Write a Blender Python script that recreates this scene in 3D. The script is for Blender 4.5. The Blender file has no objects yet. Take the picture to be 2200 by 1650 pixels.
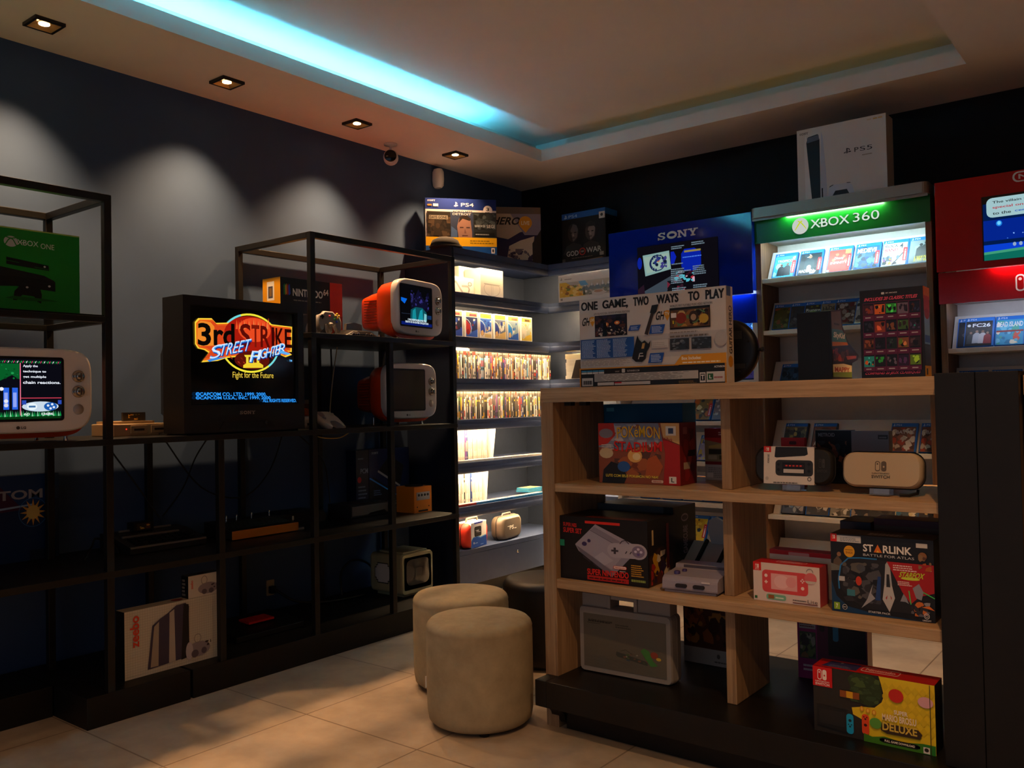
import bpy, bmesh, math, random
from mathutils import Vector, Matrix
random.seed(7)
S = bpy.context.scene
C = S.collection
PI = math.pi
# ------------------------------------------------------------------ camera
cam = bpy.data.cameras.new('camera'); co = bpy.data.objects.new('camera', cam); C.objects.link(co)
yaw, pit, rol = -0.6646, 0.0218, -0.019
fw = Vector((math.cos(pit)*math.sin(yaw), math.cos(pit)*math.cos(yaw), math.sin(pit)))
ri = Vector((math.cos(yaw), -math.sin(yaw), 0)); up = ri.cross(fw)
r2 = ri*math.cos(rol)+up*math.sin(rol); u2 = up*math.cos(rol)-ri*math.sin(rol)
mw = Matrix.Identity(4)
for i in range(3):
    mw[i][0] = r2[i]; mw[i][1] = u2[i]; mw[i][2] = -fw[i]
mw[0][3], mw[1][3], mw[2][3] = 0, 0, 1.25
co.matrix_world = mw
cam.sensor_width = 36; cam.sensor_fit = 'HORIZONTAL'; cam.lens = 36*1870.2/2200
cam.clip_start = 0.05
S.camera = co
# ------------------------------------------------------------------ view, world
S.view_settings.view_transform = 'Standard'; S.view_settings.look = 'None'
S.view_settings.exposure = 0.0; S.view_settings.gamma = 1.0
try: S.view_settings.use_curve_mapping = False
except Exception: pass
DAY = 0.45      # dusk light through the open shop front behind the camera
w = bpy.data.worlds.new('world'); S.world = w; w.use_nodes = True
w.node_tree.nodes['Background'].inputs[0].default_value = (.50, .72, 1, 1)
w.node_tree.nodes['Background'].inputs[1].default_value = DAY
# ------------------------------------------------------------------ light levels (all lamps of the room)
WARM = (1.0, .55, .25)
SPOT_W = 165.0          # wall-side downlights
ROOM_W = 100.0          # other downlights, behind and beside the camera
LED_BOOK = 300.0        # strips under the bookcase shelves
LED_UNIT = 120.0        # strip in the green-signed unit
COVE_BLUE = 150.0       # strip in the ceiling cove
COVE_GREEN = 0.6
# ------------------------------------------------------------------ helpers
def lin(c):
    if isinstance(c, str):
        c = c.lstrip('#'); c = tuple(int(c[i:i+2], 16)/255 for i in (0, 2, 4))
    return tuple((x/12.92 if x <= .04045 else ((x+.055)/1.055)**2.4) for x in c)
MATS = {}
def mat(name, c='#808080', rough=.5, metal=0, spec=.5, noise=None, emit=0, trans=0, bump=None, ior=1.45, coat=0):
    if name in MATS: return MATS[name]
    m = bpy.data.materials.new(name); m.use_nodes = True; MATS[name] = m
    n = m.node_tree.nodes; l = m.node_tree.links; b = n['Principled BSDF']
    col = (*lin(c), 1)
    b.inputs['Base Color'].default_value = col
    b.inputs['Roughness'].default_value = rough; b.inputs['Metallic'].default_value = metal
    b.inputs['Specular IOR Level'].default_value = spec
    b.inputs['Transmission Weight'].default_value = trans; b.inputs['IOR'].default_value = ior
    b.inputs['Coat Weight'].default_value = coat
    if emit:
        b.inputs['Base Color'].default_value = (0, 0, 0, 1); b.inputs['Specular IOR Level'].default_value = 0
        b.inputs['Emission Color'].default_value = col; b.inputs['Emission Strength'].default_value = emit
    if noise or bump:
        tc = n.new('ShaderNodeTexCoord'); mp = n.new('ShaderNodeMapping'); l.new(tc.outputs['Object'], mp.inputs[0])
        sc = (noise or bump)[0]
        mp.inputs['Scale'].default_value = sc if isinstance(sc, tuple) else (sc,)*3
        tx = n.new('ShaderNodeTexNoise'); tx.inputs['Scale'].default_value = 1; tx.inputs['Detail'].default_value = 5
        tx.inputs['Roughness'].default_value = .65
        l.new(mp.outputs[0], tx.inputs['Vector'])
        if noise:
            a = noise[1]; rp = n.new('ShaderNodeValToRGB'); e = rp.color_ramp.elements
            e[0].position = .3; e[1].position = .7
            e[0].color = tuple(x*(1-a) for x in col[:3])+(1,); e[1].color = tuple(min(1, x*(1+a)) for x in col[:3])+(1,)
            l.new(tx.outputs['Fac'], rp.inputs[0]); l.new(rp.outputs[0], b.inputs['Base Color'])
        if bump:
            bp = n.new('ShaderNodeBump'); bp.inputs['Strength'].default_value = bump[1]; bp.inputs['Distance'].default_value = .004
            l.new(tx.outputs['Fac'], bp.inputs['Height']); l.new(bp.outputs[0], b.inputs['Normal'])
    return m
def P(c):      # printed ink / card of one colour
    return mat('print_'+c.lstrip('#'), c, .42, spec=.4)
def G(c):      # glowing part of a lit screen
    return mat('screen_'+c.lstrip('#'), c, emit=1.0)
class MB:
    def __init__(s):
        s.v = []; s.f = []; s.fm = []; s.m = []; s.sm = []; s.M = Matrix.Identity(4); s.lay = 0
    def mi(s, m):
        if isinstance(m, str): m = P(m)
        if m not in s.m: s.m.append(m)
        return s.m.index(m)
    def add(s, vs, fs, m, smooth=False):
        o = len(s.v); s.v += [s.M @ Vector(p) for p in vs]; k = s.mi(m)
        for f in fs: s.f.append(tuple(i+o for i in f)); s.fm.append(k); s.sm.append(smooth)
    def poly(s, pts, m): s.add(pts, [tuple(range(len(pts)))], m)
    def box(s, x0, x1, y0, y1, z0, z1, m):
        v = [(x, y, z) for x in (x0, x1) for y in (y0, y1) for z in (z0, z1)]
        s.add(v, [(0, 1, 3, 2), (4, 6, 7, 5), (0, 4, 5, 1), (2, 3, 7, 6), (0, 2, 6, 4), (1, 5, 7, 3)], m)
    def loft(s, rings, m, smooth=True, cap=True, close=False):
        n = len(rings[0]); vs = [p for r in rings for p in r]; fs = []
        R = len(rings)
        for i in range(R if close else R-1):
            j = (i+1) % R
            for k in range(n): q = (k+1) % n; fs.append((i*n+k, i*n+q, j*n+q, j*n+k))
        if cap and not close: 
            s.add(vs, fs, m, smooth)
            s.add(rings[0], [tuple(range(n))[::-1]], m); s.add(rings[-1], [tuple(range(n))], m)
        else: s.add(vs, fs, m, smooth)
    def prism(s, pts, a0, a1, m, ax='y', smooth=False):   # outline in the two other axes, pushed along ax
        def at(p, a): return {'y': (p[0], a, p[1]), 'x': (a, p[0], p[1]), 'z': (p[0], p[1], a)}[ax]
        s.loft([[at(p, a0) for p in pts], [at(p, a1) for p in pts]], m, smooth)
    def lathe(s, prof, m, c=(0, 0, 0), n=32, ax='z', smooth=True):
        rings = []
        for r, h in prof:
            ring = []
            for k in range(n):
                a = 2*PI*k/n; x, y = r*math.cos(a), r*math.sin(a)
                p = {'z': (x, y, h), 'y': (x, h, y), 'x': (h, x, y)}[ax]
                ring.append((p[0]+c[0], p[1]+c[1], p[2]+c[2]))
            rings.append(ring)
        s.loft(rings, m, smooth)
    def tube(s, pts, r, m, n=8, closed=False):
        pts = [Vector(p) for p in pts]; rings = []; N = len(pts); prev = None
        for i, p in enumerate(pts):
            t = (pts[(i+1) % N]-pts[i-1]) if closed else (pts[min(i+1, N-1)]-pts[max(i-1, 0)])
            t.normalize()
            u = t.orthogonal().normalized() if prev is None else (prev-t*prev.dot(t)).normalized()
            prev = u; w_ = t.cross(u)
            rings.append([p+(u*math.cos(2*PI*k/n)+w_*math.sin(2*PI*k/n))*r for k in range(n)])
        s.loft(rings, m, True, cap=not closed, close=closed)
    # --- artwork on a face: O corner, U and V edges; coordinates 0..1
    def face(s, O, U, V):
        s.O, s.U, s.V = Vector(O), Vector(U), Vector(V); s.N = s.U.cross(s.V).normalized(); s.lay = 0; return s
    def pt(s, u, v): return s.O+s.U*u+s.V*v+s.N*(.0003+s.lay*.00006)
    def R(s, u0, v0, u1, v1, c): s.lay += 1; s.poly([s.pt(u0, v0), s.pt(u1, v0), s.pt(u1, v1), s.pt(u0, v1)], c); return s
    def Q(s, pts, c): s.lay += 1; s.poly([s.pt(*p) for p in pts], c); return s
    def D(s, u, v, ru, rv, c, n=20, a0=0, a1=2*PI):
        s.lay += 1; s.poly([s.pt(u+ru*math.cos(a0+(a1-a0)*k/n), v+rv*math.sin(a0+(a1-a0)*k/n)) for k in range(n if a1-a0 > 6.2 else n+1)], c); return s
    def ring(s, u, v, ru, rv, t, c, n=28, a0=0, a1=2*PI):
        s.lay += 1; vs = []; fs = []
        asp = s.U.length/s.V.length
        for k in range(n+1):
            a = a0+(a1-a0)*k/n
            vs.append(s.pt(u+ru*math.cos(a), v+rv*math.sin(a))); vs.append(s.pt(u+(ru-t)*math.cos(a), v+(rv-t*asp)*math.sin(a)))
        for k in range(n): fs.append((2*k, 2*k+1, 2*k+3, 2*k+2))
        s.add(vs, fs, c); return s
    def RR(s, u0, v0, u1, v1, r, c):      # rounded rectangle, r in u units
        s.lay += 1; rv = r*s.U.length/s.V.length; pts = []
        for cx, cy, a in ((u1-r, v0+rv, -PI/2), (u1-r, v1-rv, 0), (u0+r, v1-rv, PI/2), (u0+r, v0+rv, PI)):
            for k in range(5): b = a+PI/2*k/4; pts.append((cx+r*math.cos(b), cy+rv*math.sin(b)))
        s.poly([s.pt(*p) for p in pts], c); return s
    def L(s, pts, t, c):                  # stroke, t thickness in metres
        s.lay += 1; q = [s.pt(*p) for p in pts]
        for a, b in zip(q, q[1:]):
            d = (b-a)
            if d.length < 1e-6: continue
            d.normalize(); e = s.N.cross(d)*t/2
            s.poly([a-e-d*t*.3, b-e+d*t*.3, b+e+d*t*.3, a+e-d*t*.3], c)
        return s
    def T(s, txt, u0, v0, u1, v1, c, bold=0, shear=0, rise=0, arch=0):   # lettering fitted to a rectangle
        s.lay += 1; vs, fs = glyphs(txt, min(bold, .026))
        xs = [p[0] for p in vs]; ys = [p[1] for p in vs]; xa, xb, ya, yb = min(xs), max(xs), min(ys), max(ys)
        out = []
        for x, y in vs:
            a = (x-xa)/(xb-xa or 1); b = (y-ya)/(yb-ya or 1)
            out.append(s.pt(u0+(u1-u0)*a+shear*b, v0+(v1-v0)*b+rise*a+arch*(1-(2*a-1)**2)))
        s.add(out, fs, c); return s
    def TV(s, txt, u0, v0, u1, v1, c, bold=0):   # lettering reading upwards
        s.lay += 1; vs, fs = glyphs(txt, min(bold, .026))
        xs = [p[0] for p in vs]; ys = [p[1] for p in vs]; xa, xb, ya, yb = min(xs), max(xs), min(ys), max(ys)
        s.add([s.pt(u1-(u1-u0)*(y-ya)/(yb-ya), v0+(v1-v0)*(x-xa)/(xb-xa)) for x, y in vs], fs, c); return s
    def rows(s, u0, v0, u1, v1, n, c, fill=.5, seed=1):   # a block of print too small to read
        s.lay += 1; rd = random.Random(seed); h = (v1-v0)/n
        for k in range(n):
            y = v0+k*h; x = u0; e = u0+(u1-u0)*(1-.25*rd.random())
            while x < e:
                wd = (u1-u0)*(.05+.09*rd.random()); x1 = min(x+wd, e)
                s.poly([s.pt(x, y), s.pt(x1, y), s.pt(x1, y+h*fill), s.pt(x, y+h*fill)], c); x = x1+(u1-u0)*.02
        return s
    def scatter(s, u0, v0, u1, v1, n, cols, seed=1, r=.08, flat=1.0):   # mottled picture content: small irregular patches
        rd = random.Random(seed)
        for k in range(n):
            s.lay += .3; a, b = u0+(u1-u0)*rd.random(), v0+(v1-v0)*rd.random(); q = r*(.4+rd.random())
            m = rd.randint(5, 7); ph = rd.random()*6
            pts = []
            for j in range(m):
                t = ph+2*PI*j/m; g = q*(.6+.6*rd.random())
                pts.append((min(u1, max(u0, a+g*math.cos(t))), min(v1, max(v0, b+g*flat*math.sin(t)))))
            s.poly([s.pt(*p) for p in pts], rd.choice(cols))
        return s
    def build(s, name, parent=None, loc=(0, 0, 0), rot=(0, 0, 0), bevel=0, seg=2, sub=0):
        me = bpy.data.meshes.new(name); me.from_pydata([tuple(p) for p in s.v], [], s.f)
        for m in s.m: me.materials.append(m)
        me.polygons.foreach_set('material_index', s.fm); me.polygons.foreach_set('use_smooth', s.sm)
        me.validate(); me.update()
        o = bpy.data.objects.new(name, me); C.objects.link(o)
        o.location = loc; o.rotation_euler = rot
        if parent: o.parent = parent
        if bevel:
            b = o.modifiers.new('bevel', 'BEVEL'); b.width = bevel; b.segments = seg; b.limit_method = 'ANGLE'; b.angle_limit = .6
        if sub:
            b = o.modifiers.new('sub', 'SUBSURF'); b.levels = b.render_levels = sub
        return o
_gl = {}
def glyphs(txt, bold=0):
    k = (txt, bold)
    if k not in _gl:
        cu = bpy.data.curves.new('t', 'FONT'); cu.body = txt; cu.size = 1; cu.resolution_u = 3; cu.offset = bold
        o = bpy.data.objects.new('t', cu); me = o.to_mesh()
        _gl[k] = ([(v.co.x, v.co.y) for v in me.vertices], [tuple(p.vertices) for p in me.polygons])
        o.to_mesh_clear(); bpy.data.objects.remove(o); bpy.data.curves.remove(cu)
    return _gl[k]
def tag(o, label, cat, group=None, kind=None):
    o['label'] = label; o['category'] = cat
    if group: o['group'] = group
    if kind: o['kind'] = kind
    return o
def thing(name, label, cat, loc=(0, 0, 0), rz=0, group=None, rx=0, ry=0):
    o = bpy.data.objects.new(name, None); C.objects.link(o); o.location = loc; o.rotation_euler = (rx, ry, rz)
    o.empty_display_size = .05
    return tag(o, label, cat, group)
def struct(mb, name, **k):
    o = mb.build(name, **k); o['kind'] = 'structure'; return o
def spot(name, loc, watts, size, blend, parent=None, col=WARM, aim=(0, 0, -1), rad=.025):
    l = bpy.data.lights.new(name, 'SPOT'); l.energy = watts; l.color = col; l.spot_size = size; l.spot_blend = blend
    l.shadow_soft_size = rad
    o = bpy.data.objects.new(name, l); C.objects.link(o); o.location = loc
    o.rotation_euler = Vector(aim).to_track_quat('-Z', 'Y').to_euler()
    if parent: o.parent = parent
    return o
def rrect(w, h, r, n=6, cx=0, cy=0):
    pts = []
    for x, y, a in ((w/2-r, -h/2+r, -PI/2), (w/2-r, h/2-r, 0), (-w/2+r, h/2-r, PI/2), (-w/2+r, -h/2+r, PI)):
        for k in range(n+1): b = a+PI/2*k/n; pts.append((cx+x+r*math.cos(b), cy+y+r*math.sin(b)))
    return pts
def squircle(w, h, p=4, n=40, cx=0, cy=0):
    out = []
    for k in range(n):
        a = 2*PI*k/n; c, s_ = math.cos(a), math.sin(a)
        out.append((cx+w/2*math.copysign(abs(c)**(2/p), c), cy+h/2*math.copysign(abs(s_)**(2/p), s_)))
    return out
# ------------------------------------------------------------------ main materials
def wood(name, c1, c2, sc):
    m = bpy.data.materials.new(name); m.use_nodes = True; MATS[name] = m
    n = m.node_tree.nodes; l = m.node_tree.links; b = n['Principled BSDF']
    tc = n.new('ShaderNodeTexCoord'); mp = n.new('ShaderNodeMapping'); mp.inputs['Scale'].default_value = sc
    l.new(tc.outputs['Object'], mp.inputs[0])
    t1 = n.new('ShaderNodeTexNoise'); t1.inputs['Scale'].default_value = 1; t1.inputs['Detail'].default_value = 8; t1.inputs['Roughness'].default_value = .7
    t1.inputs['Distortion'].default_value = .4
    l.new(mp.outputs[0], t1.inputs['Vector'])
    rp = n.new('ShaderNodeValToRGB'); e = rp.color_ramp.elements
    e[0].position = .32; e[0].color = (*lin(c1), 1); e[1].position = .66; e[1].color = (*lin(c2), 1)
    l.new(t1.outputs['Fac'], rp.inputs[0]); l.new(rp.outputs[0], b.inputs['Base Color'])
    b.inputs['Roughness'].default_value = .48; b.inputs['Specular IOR Level'].default_value = .35
    bp = n.new('ShaderNodeBump'); bp.inputs['Strength'].default_value = .15; bp.inputs['Distance'].default_value = .002
    l.new(t1.outputs['Fac'], bp.inputs['Height']); l.new(bp.outputs[0], b.inputs['Normal'])
    return m
W_H = wood('oak_laminate_lengthwise', '#8f7050', '#bd9c76', (3, 45, 75))
W_V = wood('oak_laminate_upright', '#7d6044', '#ab8b68', (60, 60, 2.5))
W_U = wood('walnut_laminate_upright', '#553b28', '#7d5a3f', (50, 50, 2))
METAL = mat('black_powder_coat', '#100f0e', .45, spec=.4, noise=(60, .25))
BLK = mat('black_painted_board', '#0e0c0b', .5, spec=.35, noise=(14, .25))
BLKW = mat('black_painted_wood', '#0f0d0b', .42, spec=.4, noise=(9, .3))
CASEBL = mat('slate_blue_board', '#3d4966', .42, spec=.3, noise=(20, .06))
CASESD = mat('slate_blue_board_shaded', '#1b2436', .5, spec=.2)  # darker copy of the slate board: end panel's shade put into the colour
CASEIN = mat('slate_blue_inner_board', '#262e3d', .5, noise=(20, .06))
WHITEB = mat('white_board', '#cfcac4', .4, noise=(15, .04))
PLAS_W = mat('white_glossy_plastic', '#d9d3cf', .28, spec=.5)
PLAS_O = mat('orange_plastic', '#e2450f', .3, spec=.5)
PLAS_B = mat('black_plastic', '#0f0e0e', .42, spec=.35)
PLAS_G = mat('grey_plastic', '#8d8690', .45)
CHROME = mat('chrome', '#c8c4be', .18, metal=1)
RUBBER = mat('black_rubber', '#0c0c0c', .7)
CABLE = mat('black_cable', '#0e0d0d', .5)
SCREEN = mat('dark_screen_glass', '#0d1013', .12, spec=.6)
OFFSCR = mat('grey_screen_glass', '#4a4640', .1, spec=.6)
# ------------------------------------------------------------------ room shell
XW, YB, ZC = -4.10, 5.40, 2.905
XR, YF = 3.2, -3.4
wl = mat('blue_grey_wall_paint', '#3d5170', .75, spec=.25, noise=(3, .05))
wb = mat('black_wall_paint', '#0d0d0f', .7, spec=.25, noise=(3, .1))
wf = mat('grey_wall_paint', '#8a7f76', .8, noise=(3, .04))
cl = mat('ceiling_paint', '#e2d8cc', .85, spec=.2, noise=(2.5, .03))
b = MB(); b.box(XW-.1, XW, YF, YB+.1, 0, 3.3, wl); struct(b, 'wall_left')
b = MB(); b.box(XW, XR, YB, YB+.1, 0, 3.3, wb); struct(b, 'wall_back')
b = MB(); b.box(XR, XR+.1, YF, YB+.1, 0, 3.3, wf); struct(b, 'wall_right')
b = MB()      # shop front behind the camera: piers, a low sill and a lintel around a wide opening
for q in ((XW-.1, -3.6, 0, 3.3), (2.7, XR+.1, 0, 3.3), (-3.6, 2.7, 0, .15), (-3.6, 2.7, 2.6, 3.3)): b.box(q[0], q[1], YF-.1, YF, q[2], q[3], wf)
struct(b, 'wall_front')
po = bpy.data.lights.new('daylight_portal', 'AREA'); po.shape = 'RECTANGLE'; po.size = 6.3; po.size_y = 2.45; po.cycles.is_portal = True
oo = bpy.data.objects.new('daylight_portal', po); C.objects.link(oo); oo.location = (-.45, YF-.02, 1.375); oo.rotation_euler = (PI/2, 0, PI)
def floor_mat():
    m = bpy.data.materials.new('beige_stone_tile'); m.use_nodes = True
    n = m.node_tree.nodes; l = m.node_tree.links; bs = n['Principled BSDF']
    tc = n.new('ShaderNodeTexCoord'); mp = n.new('ShaderNodeMapping'); mp.inputs['Location'].default_value = (2.88+6.25, -2.903+6.25, 0)
    l.new(tc.outputs['Object'], mp.inputs[0])
    br = n.new('ShaderNodeTexBrick'); br.offset = 0; br.squash = 1
    br.inputs['Scale'].default_value = 1; br.inputs['Brick Width'].default_value = .625; br.inputs['Row Height'].default_value = .625
    br.inputs['Mortar Size'].default_value = .0035; br.inputs['Mortar Smooth'].default_value = .1
    br.inputs['Color1'].default_value = (1, 1, 1, 1); br.inputs['Color2'].default_value = (.93, .93, .93, 1); br.inputs['Mortar'].default_value = (.45, .42, .4, 1)
    l.new(mp.outputs[0], br.inputs['Vector'])
    t = n.new('ShaderNodeTexNoise'); t.inputs['Scale'].default_value = 3.2; t.inputs['Detail'].default_value = 8; t.inputs['Roughness'].default_value = .6
    l.new(tc.outputs['Object'], t.inputs['Vector'])
    rp = n.new('ShaderNodeValToRGB'); e = rp.color_ramp.elements
    e[0].position = .3; e[0].color = (*lin('#8b7c6c'), 1); e[1].position = .7; e[1].color = (*lin('#b5a491'), 1)
    l.new(t.outputs['Fac'], rp.inputs[0])
    mx = n.new('ShaderNodeMixRGB'); mx.blend_type = 'MULTIPLY'; mx.inputs[0].default_value = 1
    l.new(rp.outputs[0], mx.inputs[1]); l.new(br.outputs['Color'], mx.inputs[2]); l.new(mx.outputs[0], bs.inputs['Base Color'])
    bs.inputs['Roughness'].default_value = .42; bs.inputs['Specular IOR Level'].default_value = .4
    return m
b = MB(); b.box(XW-.1, XR+.1, YF-.1, YB+.1, -.1, 0, floor_mat()); struct(b, 'floor')
# ceiling: soffit ring with a raised tray; tray opening x -3.487..-.847, y .3..4.82
TX0, TX1, TY0, TY1, ZT = -3.487, -.852, -1.2, 4.825, 3.085
b = MB()
b.box(XW, TX0, YF, YB, ZC, 2.915, cl); b.box(TX1, XR, YF, YB, ZC, 2.915, cl)
b.box(TX0, TX1, TY1, YB, ZC, 2.915, cl); b.box(TX0, TX1, YF, TY0, ZC, 2.915, cl)
struct(b, 'ceiling')
b = MB()      # cove: ledge, cove wall and raised ceiling
W_ = .17
b.box(TX0-W_, TX1+.03, TY0-W_, TY1+W_, ZT, ZT+.1, cl)
b.box(TX0-W_-.02, TX0-W_, TY0-W_, TY1+W_, 2.915, ZT, cl)
b.box(TX0-W_, TX1+.03, TY1+W_, TY1+W_+.02, 2.915, ZT, cl)
b.box(TX1+.03, TX1+.05, TY0-W_, TY1+W_, 2.915, ZT, cl)
b.box(TX0-W_, TX1+.03, TY0-W_-.02, TY0-W_, 2.915, ZT, cl)
struct(b, 'ceiling_tray')
b = MB()      # upstand around the opening
t = .012
b.box(TX0-t, TX0, TY0-t, TY1+t, 2.915, 2.985, cl); b.box(TX0, TX1, TY1, TY1+t, 2.915, 2.985, cl)
b.box(TX0, TX1, TY0-t, TY0, 2.915, 2.985, cl); b.box(TX1, TX1+t, TY0-t, TY1+t, 2.915, 2.985, cl)
struct(b, 'trim_1')
# cove light strips lie on the ledge behind the upstand
b = MB(); b.box(TX0-.10, TX0-.085, TY0+.2, 4.20, 2.916, 2.926, mat('led_blue', '#48c4ff', emit=COVE_BLUE))
tag(b.build('led_strip'), 'blue glowing light strip hidden along the left edge of the ceiling tray', 'light strip')
b = MB(); b.box(-3.2, TX1-.1, TY1+.085, TY1+.10, 2.916, 2.926, mat('led_olive', '#a0a020', emit=COVE_GREEN))
tag(b.build('led_strip'), 'dim olive light strip along the back edge of the ceiling tray', 'light strip')
# ------------------------------------------------------------------ downlights
dl_frame = mat('downlight_black_trim', '#15110d', .4); dl_refl = mat('downlight_gold_reflector', '#b98c52', .3, metal=.6)
dl_bulb = mat('downlight_bulb', '#ffdca8', emit=14)
def downlight(x, y, label, watts, size=2.2, blend=.75, aim=(0, 0, -1), group=None, visible=True):
    t = thing('ceiling_light', label, 'ceiling light', (x, y, ZC), 0, group)
    if visible:
        f = MB()
        for a in ((-.062, -.05, -.062, .062), (.05, .062, -.062, .062), (-.05, .05, -.062, -.05), (-.05, .05, .05, .062)):
            f.box(*a, -.014, 0, dl_frame)
        f.build('frame', t)
        r = MB(); h = -.003
        v = [(-.05, -.05, -.0135), (.05, -.05, -.0135), (.05, .05, -.0135), (-.05, .05, -.0135), (-.03, -.03, h), (.03, -.03, h), (.03, .03, h), (-.03, .03, h)]
        r.add(v, [(0, 1, 5, 4), (1, 2, 6, 5), (2, 3, 7, 6), (3, 0, 4, 7), (4, 5, 6, 7)], dl_refl); r.build('reflector', t)
        q = MB(); q.lathe([(.022, -.0035), (.022, -.006), (.012, -.008), (.0, -.0085)], dl_bulb, n=20); q.build('bulb', t)
    spot('lamp', (0, 0, -.02), watts, size, blend, t, aim=aim)
    return t
for y, wd in ((1.68, 'nearest the left edge of the picture'), (2.57, 'second from the left above the black rack'), (3.44, 'third from the left, just before the round camera'), (4.30, 'fourth and last, nearest the dark corner')):
    downlight(-3.81, y, 'small square recessed ceiling light, '+wd, SPOT_W if y < 4 else SPOT_W*.85, 1.62, 1.0, (-.04, -.10, -1), group='recessed lights above the blue wall')
for x, y in ((-.2, 1.45), (-.2, .2), (-.2, -1.2)):
    downlight(x, y, 'recessed ceiling light of the right-hand soffit, outside the picture', ROOM_W, 2.3, .8, group='recessed lights of the right soffit')
downlight(-.28, 3.6, 'recessed ceiling light over the aisle behind the oak counter, outside the picture', ROOM_W*2.4, 1.05, .7, (-.33, .12, -1))
for y in (.79,):
    downlight(-3.81, y, 'recessed ceiling light of the left row, outside the picture', SPOT_W, 1.62, 1.0, (-.04, -.10, -1), group='recessed lights of the left row out of view')
for x in (-2.9, -1.6):
    downlight(x, -2.1, 'recessed ceiling light at the near end of the room, outside the picture', ROOM_W, 2.3, .8, group='recessed lights of the near soffit')
# round security camera and white sensor under the soffit
white_p = mat('white_satin_plastic', '#cfc8c2', .4)
t = thing('security_camera', 'small white round security camera hanging under the ceiling', 'security camera', (-3.965, 3.86, ZC))
m = MB(); m.lathe([(0, 0), (.042, 0), (.042, -.008), (.02, -.014), (.008, -.02), (.008, -.05)], white_p, n=20); m.build('mount', t)
m = MB(); m.lathe([(.0, -.05), (.034, -.045), (.047, -.02), (.047, .01), (.04, .026)], white_p, (0, 0, -.088), 24, 'y'); h = m.build('housing', t, rot=(0, 0, .75))
m = MB(); m.lathe([(.038, -.048), (.030, -.052), (0, -.053)], mat('lens_black', '#060606', .15), (0, 0, -.088), 24, 'y'); m.build('lens', t, rot=(0, 0, .75))
t = thing('motion_sensor', 'white oval motion sensor on the blue wall under the ceiling', 'sensor', (-4.06, 4.40, 2.80))
m = MB(); m.loft([[(x*s_, y*s_*.8, z) for x, y in rrect(.085, .085, .036)] for z, s_ in ((-.06, .6), (-.045, .9), (0, 1), (.05, .95), (.07, .7))], white_p); m.build('housing', t)
m = MB(); m.box(-.04, -.01, -.012, .012, .02, .045, white_p); m.build('bracket', t)
# ------------------------------------------------------------------ black metal rack along the blue wall
RX, RB = -3.44, -4.075
rack = thing('display_rack', 'long black metal display rack standing along the blue wall', 'rack', (RX, 1.7, 0))
def rp(name, *boxes, m=METAL):
    b = MB()
    for q in boxes: b.box(q[0]-RX, q[1]-RX, q[2]-1.7, q[3]-1.7, q[4], q[5], m)
    return b.build(name, rack, bevel=.002)
PW = .03
for y, top in ((.72, 2.125), (1.745, 2.125), (2.255, 1.11), (2.785, 2.125), (3.315, 1.593), (3.83, 2.125)):
    rp('post', (RX-PW, RX, y, y+PW, .124, top))
for y, top, x in ((.72, 2.125, -3.985), (1.745, 2.125, -3.985), (2.255, 1.11, RB), (2.785, 2.125, RB), (3.315, 1.593, RB), (3.83, 2.125, RB)):
    rp('post', (x, x+PW, y, y+PW, .124, top))
for y0, y1, xb in ((.72, 1.775, -3.985), (2.785, 3.86, RB)):   # top frames
    for q in ((RX-PW, RX, y0+PW, y1-PW), (xb, xb+PW, y0+PW, y1-PW), (xb+PW, RX-PW, y0, y0+PW), (xb+PW, RX-PW, y1-PW, y1)):
        rp('rail', (*q, 2.095, 2.125))
rp('middle_shelf', (RB, RX+.002, .70, 3.862, 1.110, 1.135))
rp('lower_shelf', (RB, RX+.001, .70, 3.862, .577, .605))
rp('upper_shelf', (RB, RX+.001, 2.783, 3.862, 1.593, 1.620))
for q in ((RX-PW, RX, .75, 1.745), (-3.985, -3.955, .75, 1.745), (-3.955, RX-PW, .72, .75), (-3.955, RX-PW, 1.745, 1.775)):
    rp('rail', (*q, 1.605, 1.629))
rp('glass_shelf', (-3.98, RX-.002, .725, 1.742, 1.629, 1.635), m=mat('clear_glass', '#dfe8e4', .03, trans=1, ior=1.45))
def plinth(name, label, x0, x1, y0, y1):
    b = MB(); b.box(x0, x1, y0, y1, 0, .124, BLK)
    return tag(b.build(name, bevel=.002), label, 'plinth')
plinth('rack_plinth', 'long black plinth board under the rack, its near end by the floor tiles', RB, RX, 1.66, 2.105)
p = C.objects['rack_plinth'] if 'rack_plinth' in C.objects else None
plinth('rack_plinth', 'black plinth board under the rack running back to the lit bookcase', RB, RX, 2.118, 3.87)
plinth('rack_plinth', 'black plinth board set further back at the left end of the rack', RB, -3.72, .5, 1.655)
# ------------------------------------------------------------------ corner bookcase
BX, BY = -3.68, 5.145
bc = thing('corner_bookcase', 'tall slate blue corner bookcase with lit shelves full of game cases', 'bookcase', (BX, 4.1, 0))
def bp(name, *boxes, m=CASEBL, bev=.0015, parent=bc):
    b = MB()
    for q in boxes: b.box(q[0]-BX, q[1]-BX, q[2]-4.1, q[3]-4.1, q[4], q[5], m)
    return b.build(name, parent, bevel=bev)
EX = -2.968        # where the back run meets the blue sign
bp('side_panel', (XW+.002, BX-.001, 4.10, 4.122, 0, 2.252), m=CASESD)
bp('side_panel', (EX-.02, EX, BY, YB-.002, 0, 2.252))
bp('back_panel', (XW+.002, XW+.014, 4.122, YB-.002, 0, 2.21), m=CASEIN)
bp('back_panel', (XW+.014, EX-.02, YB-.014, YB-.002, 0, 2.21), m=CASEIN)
SH = [(2.212, 2.25), (1.94, 1.966), (1.655, 1.681), (1.385, 1.413), (1.125, 1.148), (.846, .870), (.566, .592), (.288, .316)]
led_w = mat('led_warm_white', '#ffd6a0', emit=LED_BOOK)
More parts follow.
